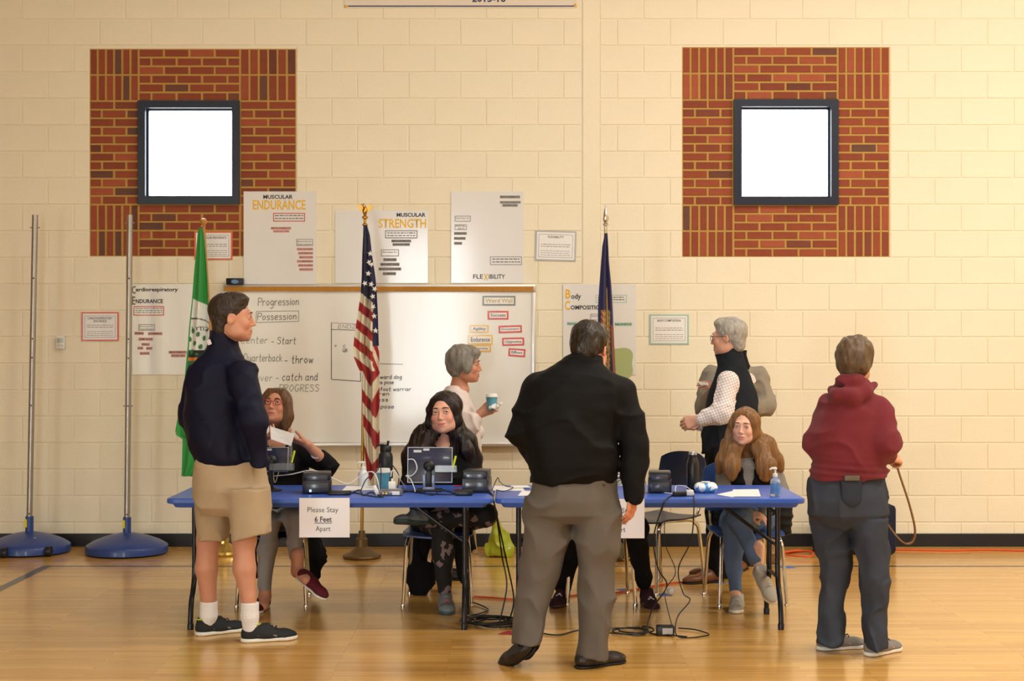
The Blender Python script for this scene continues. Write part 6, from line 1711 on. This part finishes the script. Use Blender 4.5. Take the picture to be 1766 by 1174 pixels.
# ===== seated woman hidden behind the broad man
R = head_frame((-.1, -1, .1)); sc = .96; O = pv(1046, 716, 9.5)
J = dict(neck=pv(1048, 764, 9.58), sL=pv(1088, 785, 9.6), sR=pv(1010, 785, 9.6), eL=pv(1098, 836, 9.5), eR=pv(1004, 836, 9.5), wL=pv(1070, 850, 9.26), wR=pv(1030, 850, 9.26),
         hL=pv(1070, 896, 9.58), hR=pv(1020, 896, 9.58), kL=pv(1096, 906, 9.16), kR=pv(990, 908, 9.18), aL=pv(1110, 1004, 9.38), aR=pv(972, 1012, 9.40))
H = Solid(.004); w = add_head(H, O, R, sc, J['neck'], True, nr=.05)
hn = Solid(.0036); hand_solid(hn, J['wL'], (-.8, -.5, .0), (0, -.2, -1), (0, -1, 0), .9, fore=J['eL'], fr=.036); hand_solid(hn, J['wR'], (.8, -.5, .0), (0, -.2, -1), (0, -1, 0), .9, fore=J['eR'], fr=.036)
Hp = make_person('seated woman in speckled top and black trousers hidden behind the broad man', fl(1040, 9.5), [under_body(J, (0, -1), hw=.13, hd=.09, arm=.032, thigh=.055, shin=.036), H, hn], skin_colour(rgb(210, 150, 122), O, R, sc))
add_eyes(w, R, sc, Hp, (70, 60, 50))
hs = Solid(.005); hs.ell(w(0, -.03, .036), V3(.088, .10, .09) * sc, R, .01); hs.ell(w(0, .108, -.03), V3(.066, .062, .09) * sc, R, .006, True); hs.chain([w(0, -.07, 0), w(0, -.08, -.09)], [.07, .05], .03)
wear('hair', hs, hair_mat('brown_hair', (84, 62, 44)), Hp, hair_noise(.004), 1)
mz = bpy.data.materials.new('speckled_knit'); mz.use_nodes = True; nt = mz.node_tree
tc = nt.nodes.new('ShaderNodeTexCoord'); nz = nt.nodes.new('ShaderNodeTexNoise'); nz.inputs['Scale'].default_value = 120
rp = nt.nodes.new('ShaderNodeValToRGB'); rp.color_ramp.elements[0].position = .44; rp.color_ramp.elements[0].color = rgb(34, 36, 44); rp.color_ramp.elements[1].position = .56; rp.color_ramp.elements[1].color = rgb(222, 220, 218)
nt.links.new(tc.outputs['Object'], nz.inputs['Vector']); nt.links.new(nz.outputs[0], rp.inputs[0]); nt.links.new(rp.outputs[0], nt.nodes['Principled BSDF'].inputs['Base Color']); nt.nodes['Principled BSDF'].inputs['Roughness'].default_value = .9
tp = Solid(.0068)
tp.loft(rows(9.58, [(905, 1002, 1096, .12), (850, 1000, 1098, .13), (815, 1004, 1096, .13), (790, 1008, 1092, .11), (775, 1026, 1072, .09), (768, 1032, 1066, .07)]), XR, YF_, .02, 2.3)
tp.chain([J['sL'], J['eL'], J['wL']], [.066, .056, .042], .03); tp.chain([J['sR'], J['eR'], J['wR']], [.066, .056, .042], .03)
wear('speckled_top', tp, mz, Hp, folds(.006, 9, 9, 3))
tr = Solid(.007); m_blk = cloth('black_trouser_cloth', (20, 19, 20))
for q in 'LR': trouser_leg(tr, J['h' + q], J['k' + q], J['a' + q], (.085, .068, .050))
tr.cap(J['hL'], J['hR'], .10, .10, .03)
wear('trousers', tr, m_blk, Hp, folds(.006, 8, 8, 7))
m_wsh = cloth('wine_runner', (58, 30, 40), rough=.8)
shoe(fl(1112, 9.44), (.14, -.95, -.10), .25, Hp, m_wsh, mat('dark_sole', rgb(60, 30, 36), rough=.7), h=.08, w=.044, accent=mat('shoe_cream', rgb(190, 170, 160), rough=.6), lace=mat('lace_white', rgb(210, 206, 200), rough=.8))
shoe(fl(974, 9.46), (-.25, -.95, 0), .25, Hp, m_wsh, mat('dark_sole'), h=.08, w=.044, accent=mat('shoe_cream'), lace=mat('lace_white'))

# ===== girl with long light brown hair
R = head_frame((-.36, -.93, -.03), .05); sc = .94; O = pv(1284, 734, 9.5)
J = dict(neck=pv(1291, 778, 9.60), sL=pv(1334, 800, 9.62), sR=pv(1254, 800, 9.60), eL=pv(1345, 850, 9.58), eR=pv(1248, 852, 9.55), wL=pv(1318, 884, 9.28), wR=pv(1290, 886, 9.22),
         hL=pv(1312, 898, 9.58), hR=pv(1266, 898, 9.58), kL=pv(1270, 892, 9.10), kR=pv(1262, 905, 9.17), aL=pv(1308, 972, 9.02), aR=pv(1268, 1022, 9.2))
H = Solid(.0028); w = add_head(H, O, R, sc, J['neck'], True, nr=.046, jaw=.95)
hn = Solid(.0034); hand_solid(hn, J['wL'], (-.9, -.3, -.1), (0, .3, -1), (0, -.9, -.3), .85, curl=(.4, .5, .4), fore=J['eL'], fr=.032); hand_solid(hn, J['wR'], (.9, -.3, -.1), (0, .3, -1), (0, -.9, -.3), .85, curl=(.4, .5, .4), fore=J['eR'], fr=.032)
ft = Solid(.005)
for q in 'LR': ft.cap(V3(J['a' + q]) + V3(0, 0, .10), J['a' + q], .034, .031, .01)
Ip = make_person('seated girl with long light brown hair and jeans at the right table', fl(1290, 9.5), [under_body(J, (0, -1), hw=.13, hd=.09, arm=.028, thigh=.05, shin=.034), H, hn, ft], skin_colour(rgb(230, 178, 152), O, R, sc, lip=(198, 120, 112), cheek=.12))
add_eyes(w, R, sc, Ip, (96, 104, 104), (.2, 0), brow=(112, 82, 54))
hs = Solid(.0048)
hs.ell(w(0, -.028, .034), V3(.079, .097, .088) * sc, R, .01)
hs.chain([w(-.040, .042, .074), w(-.066, .030, .02), w(-.072, .012, -.05), pv(1266, 777, 9.47), pv(1261, 804, 9.45), pv(1264, 823, 9.44)], [.012, .014, .020, .034, .044, .024], .03, flat=((0, 1, 0), .5))
hs.chain([w(-.06, -.03, .03), pv(1259, 768, 9.54), pv(1247, 796, 9.52), pv(1239, 814, 9.52)], [.03, .040, .034, .012], .04, flat=((0, 1, 0), .55))
hs.chain([w(.042, .042, .074), w(.068, .028, .02), w(.076, .008, -.05), pv(1312, 776, 9.50), pv(1321, 804, 9.47), pv(1319, 824, 9.46)], [.012, .014, .022, .038, .052, .028], .03, flat=((0, 1, 0), .5))
hs.chain([w(.06, -.03, .03), pv(1323, 768, 9.56), pv(1339, 796, 9.55), pv(1349, 810, 9.56)], [.03, .042, .034, .012], .04, flat=((0, 1, 0), .55))
hs.chain([w(0, -.08, .0), w(0, -.095, -.10), w(0, -.09, -.2)], [.075, .075, .06], .03)
hs.ell(w(0, .110, -.018), V3(.0690, .082, .106) * sc, R, .006, True); hs.ell(pv(1292, 800, 9.40), (.036, .13, .13), None, .012, True)
wear('hair', hs, hair_mat('light_brown_hair', (124, 86, 48), var=.32, rough=.34), Ip, hair_noise(.0028, 55, 4, 9), 1)
sw = Solid(.0062)
sw.loft(rows(9.6, [(905, 1252, 1332, .105), (860, 1250, 1334, .115), (825, 1250, 1336, .12), (805, 1250, 1338, .11), (794, 1262, 1326, .095), (786, 1276, 1310, .07), (776, 1281, 1303, .052)]), XR, YF_, .02, 2.3)
sw.chain([J['sL'] + V3(-.01, 0, -.01), J['eL'], J['wL']], [.062, .056, .040], .03); sw.chain([J['sR'] + V3(.01, 0, -.01), J['eR'], J['wR']], [.062, .056, .040], .03)
m_gsw = cloth('heather_grey_knit', (132, 126, 120), var=.12, vs=120, bump=.4, bscale=300)
wear('sweater', sw, m_gsw, Ip, folds(.006, 9, 9, 2))
vs_ = Solid(.0062)
vs_.loft(rows(9.6, [(905, 1249, 1335, .118), (860, 1247, 1337, .128), (825, 1249, 1336, .132), (806, 1254, 1332, .122), (796, 1266, 1322, .106), (789, 1274, 1312, .085)]), XR, YF_, .02, 2.3)
vs_.ell(pv(1292, 800, 9.47), (.034, .09, .15), None, .012, True)
wear('vest', vs_, m_blk, Ip, lambda x, y, z: .005 * np.abs(np.sin(z * 48)) - .002)
m_ljean = cloth('blue_denim', (92, 112, 146), rough=.85, var=.12, vs=6, bump=.3, bscale=380)
tr = Solid(.006); trouser_leg(tr, J['hR'], J['kR'], V3(J['aR']) + V3(0, 0, .035), (.076, .058, .040)); tr.cap(J['hL'], J['kL'], .078, .060, .025); tr.cap(J['kL'], V3(J['kL']) * .12 + V3(J['aL']) * .88, .058, .042, .025); tr.cap(J['hL'], J['hR'], .09, .09, .03)
wear('jeans', tr, m_ljean, Ip, folds(.005, 9, 9, 8))
m_csh = cloth('light_grey_knit_shoe', (172, 164, 154), rough=.85)
shoe(fl(1272, 9.27), (-.18, -1, 0), .235, Ip, m_csh, m_sole_w, h=.07, w=.040, lace=mat('lace_pale', rgb(190, 184, 176), rough=.8))
shoe(V3(J['aL']) + V3(-.012, .04, -.05), (.35, -.62, -.70), .235, Ip, m_csh, m_sole_w, h=.07, w=.040, lace=mat('lace_pale'), up=(.1, -.75, .65))

# ===== grey haired woman with coffee, standing behind
R = head_frame((.99, -.12, -.03)); sc = 1.0; O = pv(803, 628, 10.4)
J = dict(neck=pv(790, 664, 10.42), sL=pv(782, 690, 10.58), sR=pv(786, 690, 10.26), eL=pv(776, 750, 10.6), eR=pv(806, 738, 10.18), wL=pv(822, 745, 10.55), wR=pv(831, 712, 10.2),
         hL=pv(790, 808, 10.5), hR=pv(790, 808, 10.34), kL=pv(774, 905, 10.5), kR=pv(776, 905, 10.34), aL=pv(756, 985, 10.5), aR=pv(756, 990, 10.34))
H = Solid(.0028); w = add_head(H, O, R, sc, J['neck'], True, nr=.050)
H.ell(pv(794, 672, 10.42), (.06, .07, .05), None, .03)
hn = Solid(.0032); hand_solid(hn, pv(829, 712, 10.19), (.90, .0, .40), (.0, .95, .0), (-.3, .1, .9), .95, curl=(.35, .75, .6), thumb=(.55, .55), fore=J['eR'], fr=.038)
Dp = make_person('standing woman with short grey hair in cream tunic carrying a coffee cup', fl(792, 10.42), [under_body(J, (1, 0), hw=.12, hd=.10, arm=.032), H, hn], skin_colour(rgb(200, 140, 112), O, R, sc, lip=(176, 96, 88)))
add_eyes(w, R, sc, Dp, (70, 58, 48), brow=(110, 100, 92))
hs = Solid(.0045)
hs.ell(w(0, -.030, .036), V3(.094, .112, .098) * sc, R, .01); hs.ell(w(0, -.062, -.025), V3(.082, .060, .07) * sc, R, .04); hs.ell(w(0, .04, .078), V3(.07, .06, .04) * sc, R, .03)
for s_ in (-1, 1): hs.ell(w(s_ * .075, .022, -.01), V3(.022, .036, .05) * sc, R, .02)
hs.ell(w(0, .112, -.030), V3(.072, .056, .088) * sc, R, .006, True); hs.cut(w(0, -.07, -.092), -R[:, 2])
wear('hair', hs, hair_mat('silver_grey_hair', (128, 122, 114), var=.42, st=(40, 40, 20)), Dp, hair_noise(.006, 34, 16, 3), 1)
MB().lathe(Vector(w(.080, -.002, -.045)), [(.001, -.004), (.004, -.002), (.005, .001), (.003, .005)], 10).build('earring', mat('pearl', rgb(226, 222, 214), rough=.2), Dp)
tn = Solid(.0065)
tn.loft(rows(10.42, [(905, 756, 834, .20), (860, 758, 832, .195), (800, 757, 831, .185), (760, 754, 829, .185), (730, 752, 826, .18), (705, 751, 820, .175), (685, 756, 811, .155), (672, 764, 803, .115), (664, 774, 799, .075)]), XR, YF_, .02, 2.2)
tn.chain([J['sR'] + V3(0, .02, -.01), J['eR'], pv(819, 724, 10.18)], [.066, .060, .048], .03); tn.chain([J['sL'] + V3(0, -.02, -.01), J['eL'], J['wL']], [.066, .058, .046], .03)
tn.ell(pv(799, 664, 10.40), (.055, .075, .05), None, .012, True)
wear('tunic', tn, cloth('cream_knit', (226, 212, 206), rough=.9, bump=.3), Dp, folds(.007, 7, 9, 5))
tr = Solid(.008)
for q in 'LR': trouser_leg(tr, J['h' + q], J['k' + q], J['a' + q], (.09, .07, .06))
wear('trousers', tr, m_blk, Dp, folds(.005, 7, 7, 5))
for q in 'LR': shoe(fl(742, 10.5 if q == 'L' else 10.34), (1, -.1, 0), .24, Dp, m_blksh, m_blksole, h=.06, w=.042, style='loafer')
c_ = P(848, 704, 10.17)
paper_cup(c_ - Vector((0, 0, .012)), 'teal paper coffee cup with white lid in the hand of the grey haired woman', .95)
nk = Solid(.0045); nk.ell(pv(855, 700, 10.13), (.030, .018, .016), None, .01); nk.ell(pv(864, 697, 10.13), (.022, .012, .010), None, .01); nk.ell(pv(849, 703, 10.12), (.02, .012, .012), None, .01)
me = mesh_from('napkin', [nk.mesh(folds(.006, 40, 40, 3))], smooth=1); tag(link_mesh('napkin', me, None, m_paper), 'crumpled white napkin held against the coffee cup', 'napkin')

# ===== grey haired man in charcoal vest, standing
R = head_frame((-.90, .36, -.05)); sc = 1.04; O = pv(1255, 581, 10.24)
J = dict(neck=pv(1264, 622, 10.26), sL=pv(1256, 655, 10.08), sR=pv(1282, 655, 10.44), eL=pv(1246, 712, 10.02), eR=pv(1262, 712, 10.5), wL=pv(1205, 724, 10.04), wR=pv(1208, 730, 10.3),
         hL=pv(1244, 786, 10.18), hR=pv(1268, 786, 10.34), kL=pv(1240, 890, 10.2), kR=pv(1262, 890, 10.36), aL=pv(1240, 982, 10.24), aR=pv(1258, 980, 10.4))
H = Solid(.0028); w = add_head(H, O, R, sc, J['neck'], nr=.054, jaw=1.1)
hn = Solid(.0034); hand_solid(hn, J['wL'], (-.9, .25, -.3), (.1, .9, -.3), (.1, .2, .9), 1.0, curl=(.5, .7, .5), thumb=(.4, .4), fore=J['eL'], fr=.038); hand_solid(hn, J['wR'], (-.8, -.4, -.35), (.0, -.3, .9), (-.2, .8, .2), 1.0, curl=(.4, .6, .5), fore=J['eR'], fr=.038)
Fp = make_person('grey haired man in charcoal vest and checked shirt with hands clasped', fl(1256, 10.26), [under_body(J, (-.75, .66), hw=.15, hd=.10, arm=.036), H, hn], skin_colour(rgb(204, 152, 128), O, R, sc))
add_eyes(w, R, sc, Fp, (80, 90, 100), brow=(150, 144, 138))
glasses(w, Fp, mat('dark_frame'))
hs = Solid(.0045)
hs.ell(w(0, -.028, .036), V3(.084, .102, .092) * sc, R, .01); hs.ell(w(0, .034, .088), V3(.064, .05, .032) * sc, R, .03); hs.ell(w(0, -.066, -.040), V3(.062, .044, .062) * sc, R, .03)
hs.ell(w(0, .104, -.014), V3(.080, .060, .084) * sc, R, .006, True)
for s_ in (-1, 1): hs.ell(w(s_ * .088, .012, -.032), V3(.034, .040, .045) * sc, R, .006, True)
hs.cut(w(0, -.08, -.108), -R[:, 2] + .5 * R[:, 1])
wear('hair', hs, hair_mat('silver_hair', (158, 152, 142), var=.3, st=(60, 60, 30)), Fp, hair_noise(.004, 44, 24, 4), 1)
ms = bpy.data.materials.new('checked_shirt'); ms.use_nodes = True; nt = ms.node_tree
tc = nt.nodes.new('ShaderNodeTexCoord'); mp_ = nt.nodes.new('ShaderNodeMapping'); mp_.inputs['Rotation'].default_value = (0, .35, 0); nt.links.new(tc.outputs['Object'], mp_.inputs['Vector'])
sp = nt.nodes.new('ShaderNodeSeparateXYZ'); nt.links.new(mp_.outputs[0], sp.inputs[0])
outs = []
for ax_ in ('X', 'Z'):
    m1 = nt.nodes.new('ShaderNodeMath'); m1.operation = 'MULTIPLY'; m1.inputs[1].default_value = 2 * math.pi / .017; nt.links.new(sp.outputs[ax_], m1.inputs[0])
    m2 = nt.nodes.new('ShaderNodeMath'); m2.operation = 'SINE'; nt.links.new(m1.outputs[0], m2.inputs[0])
    m3 = nt.nodes.new('ShaderNodeMath'); m3.operation = 'GREATER_THAN'; m3.inputs[1].default_value = .82; nt.links.new(m2.outputs[0], m3.inputs[0]); outs.append(m3)
mm = nt.nodes.new('ShaderNodeMath'); mm.operation = 'MAXIMUM'; nt.links.new(outs[0].outputs[0], mm.inputs[0]); nt.links.new(outs[1].outputs[0], mm.inputs[1])
mx = nt.nodes.new('ShaderNodeMix'); mx.data_type = 'RGBA'; mx.inputs[6].default_value = rgb(232, 224, 220); mx.inputs[7].default_value = rgb(178, 156, 152); nt.links.new(mm.outputs[0], mx.inputs[0]); nt.links.new(mx.outputs[2], nt.nodes['Principled BSDF'].inputs['Base Color']); nt.nodes['Principled BSDF'].inputs['Roughness'].default_value = .85
ss = Solid(.0065); ss.chain([J['sL'] + V3(0, .02, -.01), J['eL'], V3(J['eL']) * .12 + V3(J['wL']) * .88], [.076, .066, .046], .03); ss.chain([J['sR'] + V3(0, -.02, -.01), J['eR'], J['wR']], [.072, .062, .046], .03)
ss.cap(pv(1264, 626, 10.26), pv(1263, 612, 10.26), .064, .062, .01)
wear('shirt', ss, ms, Fp, folds(.006, 11, 13, 2))
ve = Solid(.0065)
ve.loft(rows(10.26, [(786, 1211, 1304, .16), (770, 1210, 1306, .165), (730, 1212, 1308, .165), (700, 1217, 1307, .16), (670, 1224, 1302, .145), (648, 1233, 1295, .12), (632, 1238, 1288, .095), (618, 1236, 1284, .082), (604, 1234, 1282, .078), (596, 1234, 1281, .076)]), XR, YF_, .02, 2.3)
ve.cut(pv(1258, 600, 10.26), (-.42, 0, 1)); ve.cut(pv(1258, 781, 10.26), (0, 0, -1))
ve.cap(pv(1254, 655, 10.02), pv(1248, 690, 9.96), .070, .066, .01, sub=True)
m_char = cloth('charcoal_fleece', (34, 37, 42), rough=.9, bump=.2)
wear('vest', ve, m_char, Fp, folds(.006, 7, 8, 8))
tr = Solid(.008)
tr.loft(rows(10.28, [(775, 1216, 1300, .13), (800, 1214, 1300, .14), (830, 1216, 1298, .12)]), XR, YF_, .02)
for q in 'LR': trouser_leg(tr, J['h' + q], J['k' + q], V3(J['a' + q]) + V3(0, 0, .0), (.10, .082, .070))
wear('trousers', tr, m_blk, Fp, folds(.006, 7, 7, 5))
m_brn = mat('brown_leather', rgb(112, 62, 30), rough=.4, bump=.1, bscale=100)
shoe(fl(1246, 10.24), (-.85, -.3, 0), .285, Fp, m_brn, m_blksole, h=.07, w=.046, style='loafer')
shoe(fl(1262, 10.42), (-.85, .2, 0), .285, Fp, m_brn, m_blksole, h=.07, w=.046, style='loafer')

# ===== man in grey sweater behind him
R = head_frame((-.30, -.95, 0)); sc = 1.03; O = pv(1264, 582, 10.72)
J = dict(neck=pv(1266, 624, 10.74), sL=pv(1308, 645, 10.72), sR=pv(1226, 645, 10.72), eL=pv(1322, 698, 10.66), eR=pv(1214, 700, 10.66), wL=pv(1284, 706, 10.54), wR=pv(1236, 672, 10.52),
         hL=pv(1288, 790, 10.74), hR=pv(1246, 790, 10.74), kL=pv(1286, 880, 10.74), kR=pv(1248, 880, 10.74), aL=pv(1284, 962, 10.76), aR=pv(1250, 962, 10.76))
H = Solid(.0036); w = add_head(H, O, R, sc, J['neck'], nr=.060)
hn = Solid(.0036); hand_solid(hn, J['wL'], (-.9, -.3, .1), (0, .9, .1), (0, .1, .9), 1.0, fore=J['eL']); hand_solid(hn, J['wR'], (-.6, -.4, .3), (.3, .3, -.6), (-.2, .6, .6), .95, fore=J['eR'])
Gp = make_person('man in grey sweater and black vest half hidden behind the charcoal vest', fl(1268, 10.74), [under_body(J, (0, -1), hw=.15, hd=.10, arm=.036), H, hn], skin_colour(rgb(206, 142, 112), O, R, sc))
add_eyes(w, R, sc, Gp, (80, 70, 60))
hs = Solid(.005); hs.ell(w(0, -.03, .034), V3(.079, .098, .088) * sc, R, .01); hs.ell(w(0, .104, -.014), V3(.080, .060, .084) * sc, R, .006, True)
for s_ in (-1, 1): hs.ell(w(s_ * .088, .012, -.032), V3(.034, .040, .045) * sc, R, .006, True)
hs.cut(w(0, -.08, -.06), -R[:, 2]); wear('hair', hs, MATS['brown_hair'], Gp, hair_noise(.003), 1)
sw = Solid(.0068)
sw.loft(rows(10.74, [(790, 1226, 1308, .13), (740, 1224, 1310, .14), (700, 1222, 1314, .135), (660, 1220, 1316, .125), (640, 1228, 1308, .105), (628, 1244, 1290, .085), (618, 1250, 1284, .07)]), XR, YF_, .02, 2.3)
sw.chain([J['sL'] + V3(-.005, 0, -.015), J['eL'], J['wL']], [.074, .066, .050], .03); sw.chain([J['sR'] + V3(.005, 0, -.015), J['eR'], J['wR']], [.074, .064, .048], .03)
wear('sweater', sw, cloth('taupe_grey_knit', (146, 136, 120), var=.1, vs=100, bump=.35, bscale=260), Gp, folds(.006, 9, 9, 9))
ve = Solid(.0068)
ve.loft(rows(10.74, [(785, 1224, 1306, .148), (740, 1224, 1308, .155), (700, 1226, 1306, .15), (660, 1230, 1304, .138), (642, 1232, 1302, .118), (628, 1240, 1293, .098), (612, 1246, 1288, .08), (604, 1246, 1287, .078)]), XR, YF_, .02, 2.3)
wear('vest', ve, m_blk, Gp, folds(.004, 7, 8, 8))
tr = Solid(.008)
tr.loft(rows(10.74, [(770, 1228, 1306, .12), (800, 1228, 1306, .12), (820, 1232, 1302, .11)]), XR, YF_, .02)
for q in 'LR': trouser_leg(tr, J['h' + q], J['k' + q], J['a' + q], (.09, .078, .066))
wear('trousers', tr, cloth('dark_blue_trouser', (34, 36, 46)), Gp, folds(.005, 7, 7, 5))
for q, x in (('L', 1284), ('R', 1250)): shoe(fl(x, 10.84), (-.4, -.9, 0), .285, Gp, m_brn, m_blksole, h=.07, w=.046, style='loafer')
e = empty('paper_note', P(1212, 662, 10.4), 'white paper held beside the charcoal vest', 'paper')
q = [P(1203, 658, 10.40), P(1221, 661, 10.46), P(1222, 665, 10.42), P(1208, 664, 10.36)]
MB().add([v for v in q] + [v + Vector((0, .0, .003)) for v in q], [(3, 2, 1, 0), (4, 5, 6, 7), (0, 1, 5, 4), (1, 2, 6, 5), (2, 3, 7, 6), (3, 0, 4, 7)]).build('sheet', m_paper, e, smooth=False)

# ------------------------------------------------------------------ bags, coats, strap
def soft_thing(name, S, m, label, cat, disp=None, base=None):
    me = mesh_from(name, [S.mesh(disp)], smooth=1)
    b = Vector(base); me.transform(Matrix.Translation(-b))
    o = bpy.data.objects.new(name, me); COL.objects.link(o); o.location = b; me.materials.append(m)
    return tag(o, label, cat)
# coats hung on the chairs
S = Solid(.007)
S.chain([pv(527, 840, 9.74), pv(530, 900, 9.76), pv(534, 950, 9.78), pv(540, 985, 9.80)], [.07, .085, .075, .05], .03, flat=((0, 1, 0), .45)); S.chain([pv(430, 850, 9.74), pv(428, 930, 9.76), pv(436, 990, 9.78)], [.06, .07, .05], .03, flat=((0, 1, 0), .45)); S.cap(pv(440, 838, 9.74), pv(520, 838, 9.74), .055, .055, .03, flat=((0, 1, 0), .5))
soft_thing('coat', S, m_blk, 'black coat hung on the chair of the woman in red glasses', 'coat', folds(.009, 8, 5, 3), fl(480, 9.75, .4))
S = Solid(.007)
S.chain([pv(722, 850, 9.76), pv(722, 940, 9.74), pv(724, 990, 9.72), pv(726, 1018, 9.72)], [.06, .075, .07, .055], .03, flat=((0, 1, 0), .5)); S.chain([pv(796, 850, 9.76), pv(798, 940, 9.74), pv(799, 990, 9.73)], [.06, .06, .05], .03, flat=((0, 1, 0), .5)); S.cap(pv(725, 840, 9.76), pv(795, 840, 9.76), .055, .055, .03, flat=((0, 1, 0), .5))
soft_thing('coat', S, m_blk, 'black coat trailing under the chair of the long haired woman', 'coat', folds(.009, 8, 5, 6), fl(760, 9.75, .4))
S = Solid(.007)
S.chain([pv(1338, 850, 9.74), pv(1344, 885, 9.70), pv(1352, 912, 9.68)], [.06, .075, .05], .03, flat=((0, 1, 0), .6)); S.chain([pv(1245, 850, 9.76), pv(1240, 890, 9.76), pv(1240, 915, 9.76)], [.05, .06, .04], .03, flat=((0, 1, 0), .6)); S.cap(pv(1250, 846, 9.77), pv(1335, 846, 9.77), .05, .05, .03, flat=((0, 1, 0), .5))
soft_thing('coat', S, cloth('black_puffer', (22, 24, 26), rough=.45), 'black puffer coat hung on the chair of the girl', 'coat', lambda x, y, z: .006 * np.abs(np.sin(z * 62 + x * 6)) - .003, fl(1295, 9.75, .4))
# green handbag by the wall
S = Solid(.006)
S.chain([pv(861, 948, 11.42), pv(859, 930, 11.42), pv(856, 905, 11.42)], [.085, .068, .03], .03, flat=((0, 1, 0), .7)); S.cap(pv(850, 950, 11.42), pv(872, 950, 11.42), .06, .06, .03, flat=((0, 1, 0), .8)); S.cap(pv(856, 905, 11.42), pv(852, 888, 11.42), .024, .012, .02)
S.cut(fl(861, 11.42, .002), (0, 0, -1))
soft_thing('handbag', S, mat('lime_leather', rgb(164, 172, 40), rough=.4, coat=.2, bump=.3, bscale=40), 'soft lime green handbag slumped by the wall', 'bag', folds(.008, 14, 7, 4), fl(861, 11.42))
# brown bag behind the girl
S = Solid(.006)
S.chain([pv(1292, 958, 11.0), pv(1330, 956, 11.0)], [.075, .07], .03, flat=((0, 1, 0), .8)); S.chain([pv(1298, 945, 11.0), pv(1326, 943, 11.0)], [.06, .06], .03, flat=((0, 1, 0), .8)); S.cut(fl(1310, 11.0, .002), (0, 0, -1))
bg = soft_thing('tote_bag', S, mat('tan_leather', rgb(140, 102, 52), rough=.5, var=.2, vscale=30, bump=.3, bscale=50), 'tan bag on the floor behind the girl', 'bag', folds(.006, 16, 12, 4), fl(1310, 11.0))
MB().tube(spline([pv(1298, 940, 10.98), pv(1300, 918, 10.98), pv(1318, 914, 10.98), pv(1326, 938, 10.98)], 6), .008, 8).build('handle', mat('tan_leather'), bg)
# beige bag by the state flag
S = Solid(.006); S.chain([pv(1068, 951, 11.0), pv(1078, 951, 11.0)], [.07, .06], .03, flat=((0, 1, 0), .8)); S.cut(fl(1072, 11.0, .002), (0, 0, -1))
soft_thing('cloth_bag', S, cloth('olive_canvas', (112, 102, 74)), 'low olive bag at the foot of the navy flag', 'bag', folds(.006, 16, 12, 7), fl(1072, 11.0))
# dark case behind the woman in the hoodie
b = fl(1476, 11.62)
e = empty('equipment_case', Vector(b), 'dark navy upright case against the wall behind the woman in jeans', 'case')
x0, x1 = P(1408, 0, 11.55).x, P(1545, 0, 11.55).x
MB().box((x0, 11.52, .004), (x1, 11.74, .365), .03).build('body', cloth('navy_nylon', (34, 38, 56), rough=.7), e)
MB().box((x0 + .03, 11.505, .03), (x1 - .03, 11.522, .25), .008).build('front_pocket', mat('navy_nylon'), e)
MB().tube(spline([((x0 + x1) / 2 - .09, 11.63, .36), ((x0 + x1) / 2 - .07, 11.63, .41), ((x0 + x1) / 2 + .07, 11.63, .41), ((x0 + x1) / 2 + .09, 11.63, .36)], 6), .01, 8).build('handle', m_black, e)
# leather strap hanging from the hand of the woman in the hoodie
st = spline([pv(1536, 770, 8.02), pv(1543, 790, 7.99), pv(1552, 820, 7.98), pv(1566, 862, 7.98), pv(1576, 900, 7.99), pv(1578, 920, 8.0), pv(1573, 934, 8.01), pv(1562, 937, 8.02), pv(1548, 926, 8.04), pv(1530, 902, 8.06), pv(1512, 870, 8.08)], 8)
vs, fs = [], []
for i, p in enumerate(st):
    t = (Vector(st[min(i + 1, len(st) - 1)]) - Vector(st[max(i - 1, 0)])).normalized(); n = Vector((-t.z, 0, t.x)).normalized(); p = Vector(p)
    for a, b2 in ((-1, -1), (1, -1), (1, 1), (-1, 1)): vs.append(p + n * a * .0035 + Vector((0, b2 * .010, 0)))
for i in range(len(st) - 1):
    for j in range(4): fs.append((i * 4 + j, i * 4 + (j + 1) % 4, i * 4 + 4 + (j + 1) % 4, i * 4 + 4 + j))
fs += [(3, 2, 1, 0), tuple(len(vs) - 4 + j for j in range(4))]
bag = empty('shoulder_bag', Vector(fl(1490, 8.2, .75)), 'brown leather shoulder bag with looped strap held by the woman in maroon', 'bag')
MB().add(vs, fs).build('strap', mat('brown_strap', rgb(140, 96, 58), rough=.5), bag)
S = Solid(.007); S.ell(pv(1490, 830, 8.2), (.11, .05, .09), None, .02); wear('pouch', S, mat('brown_strap'), bag)
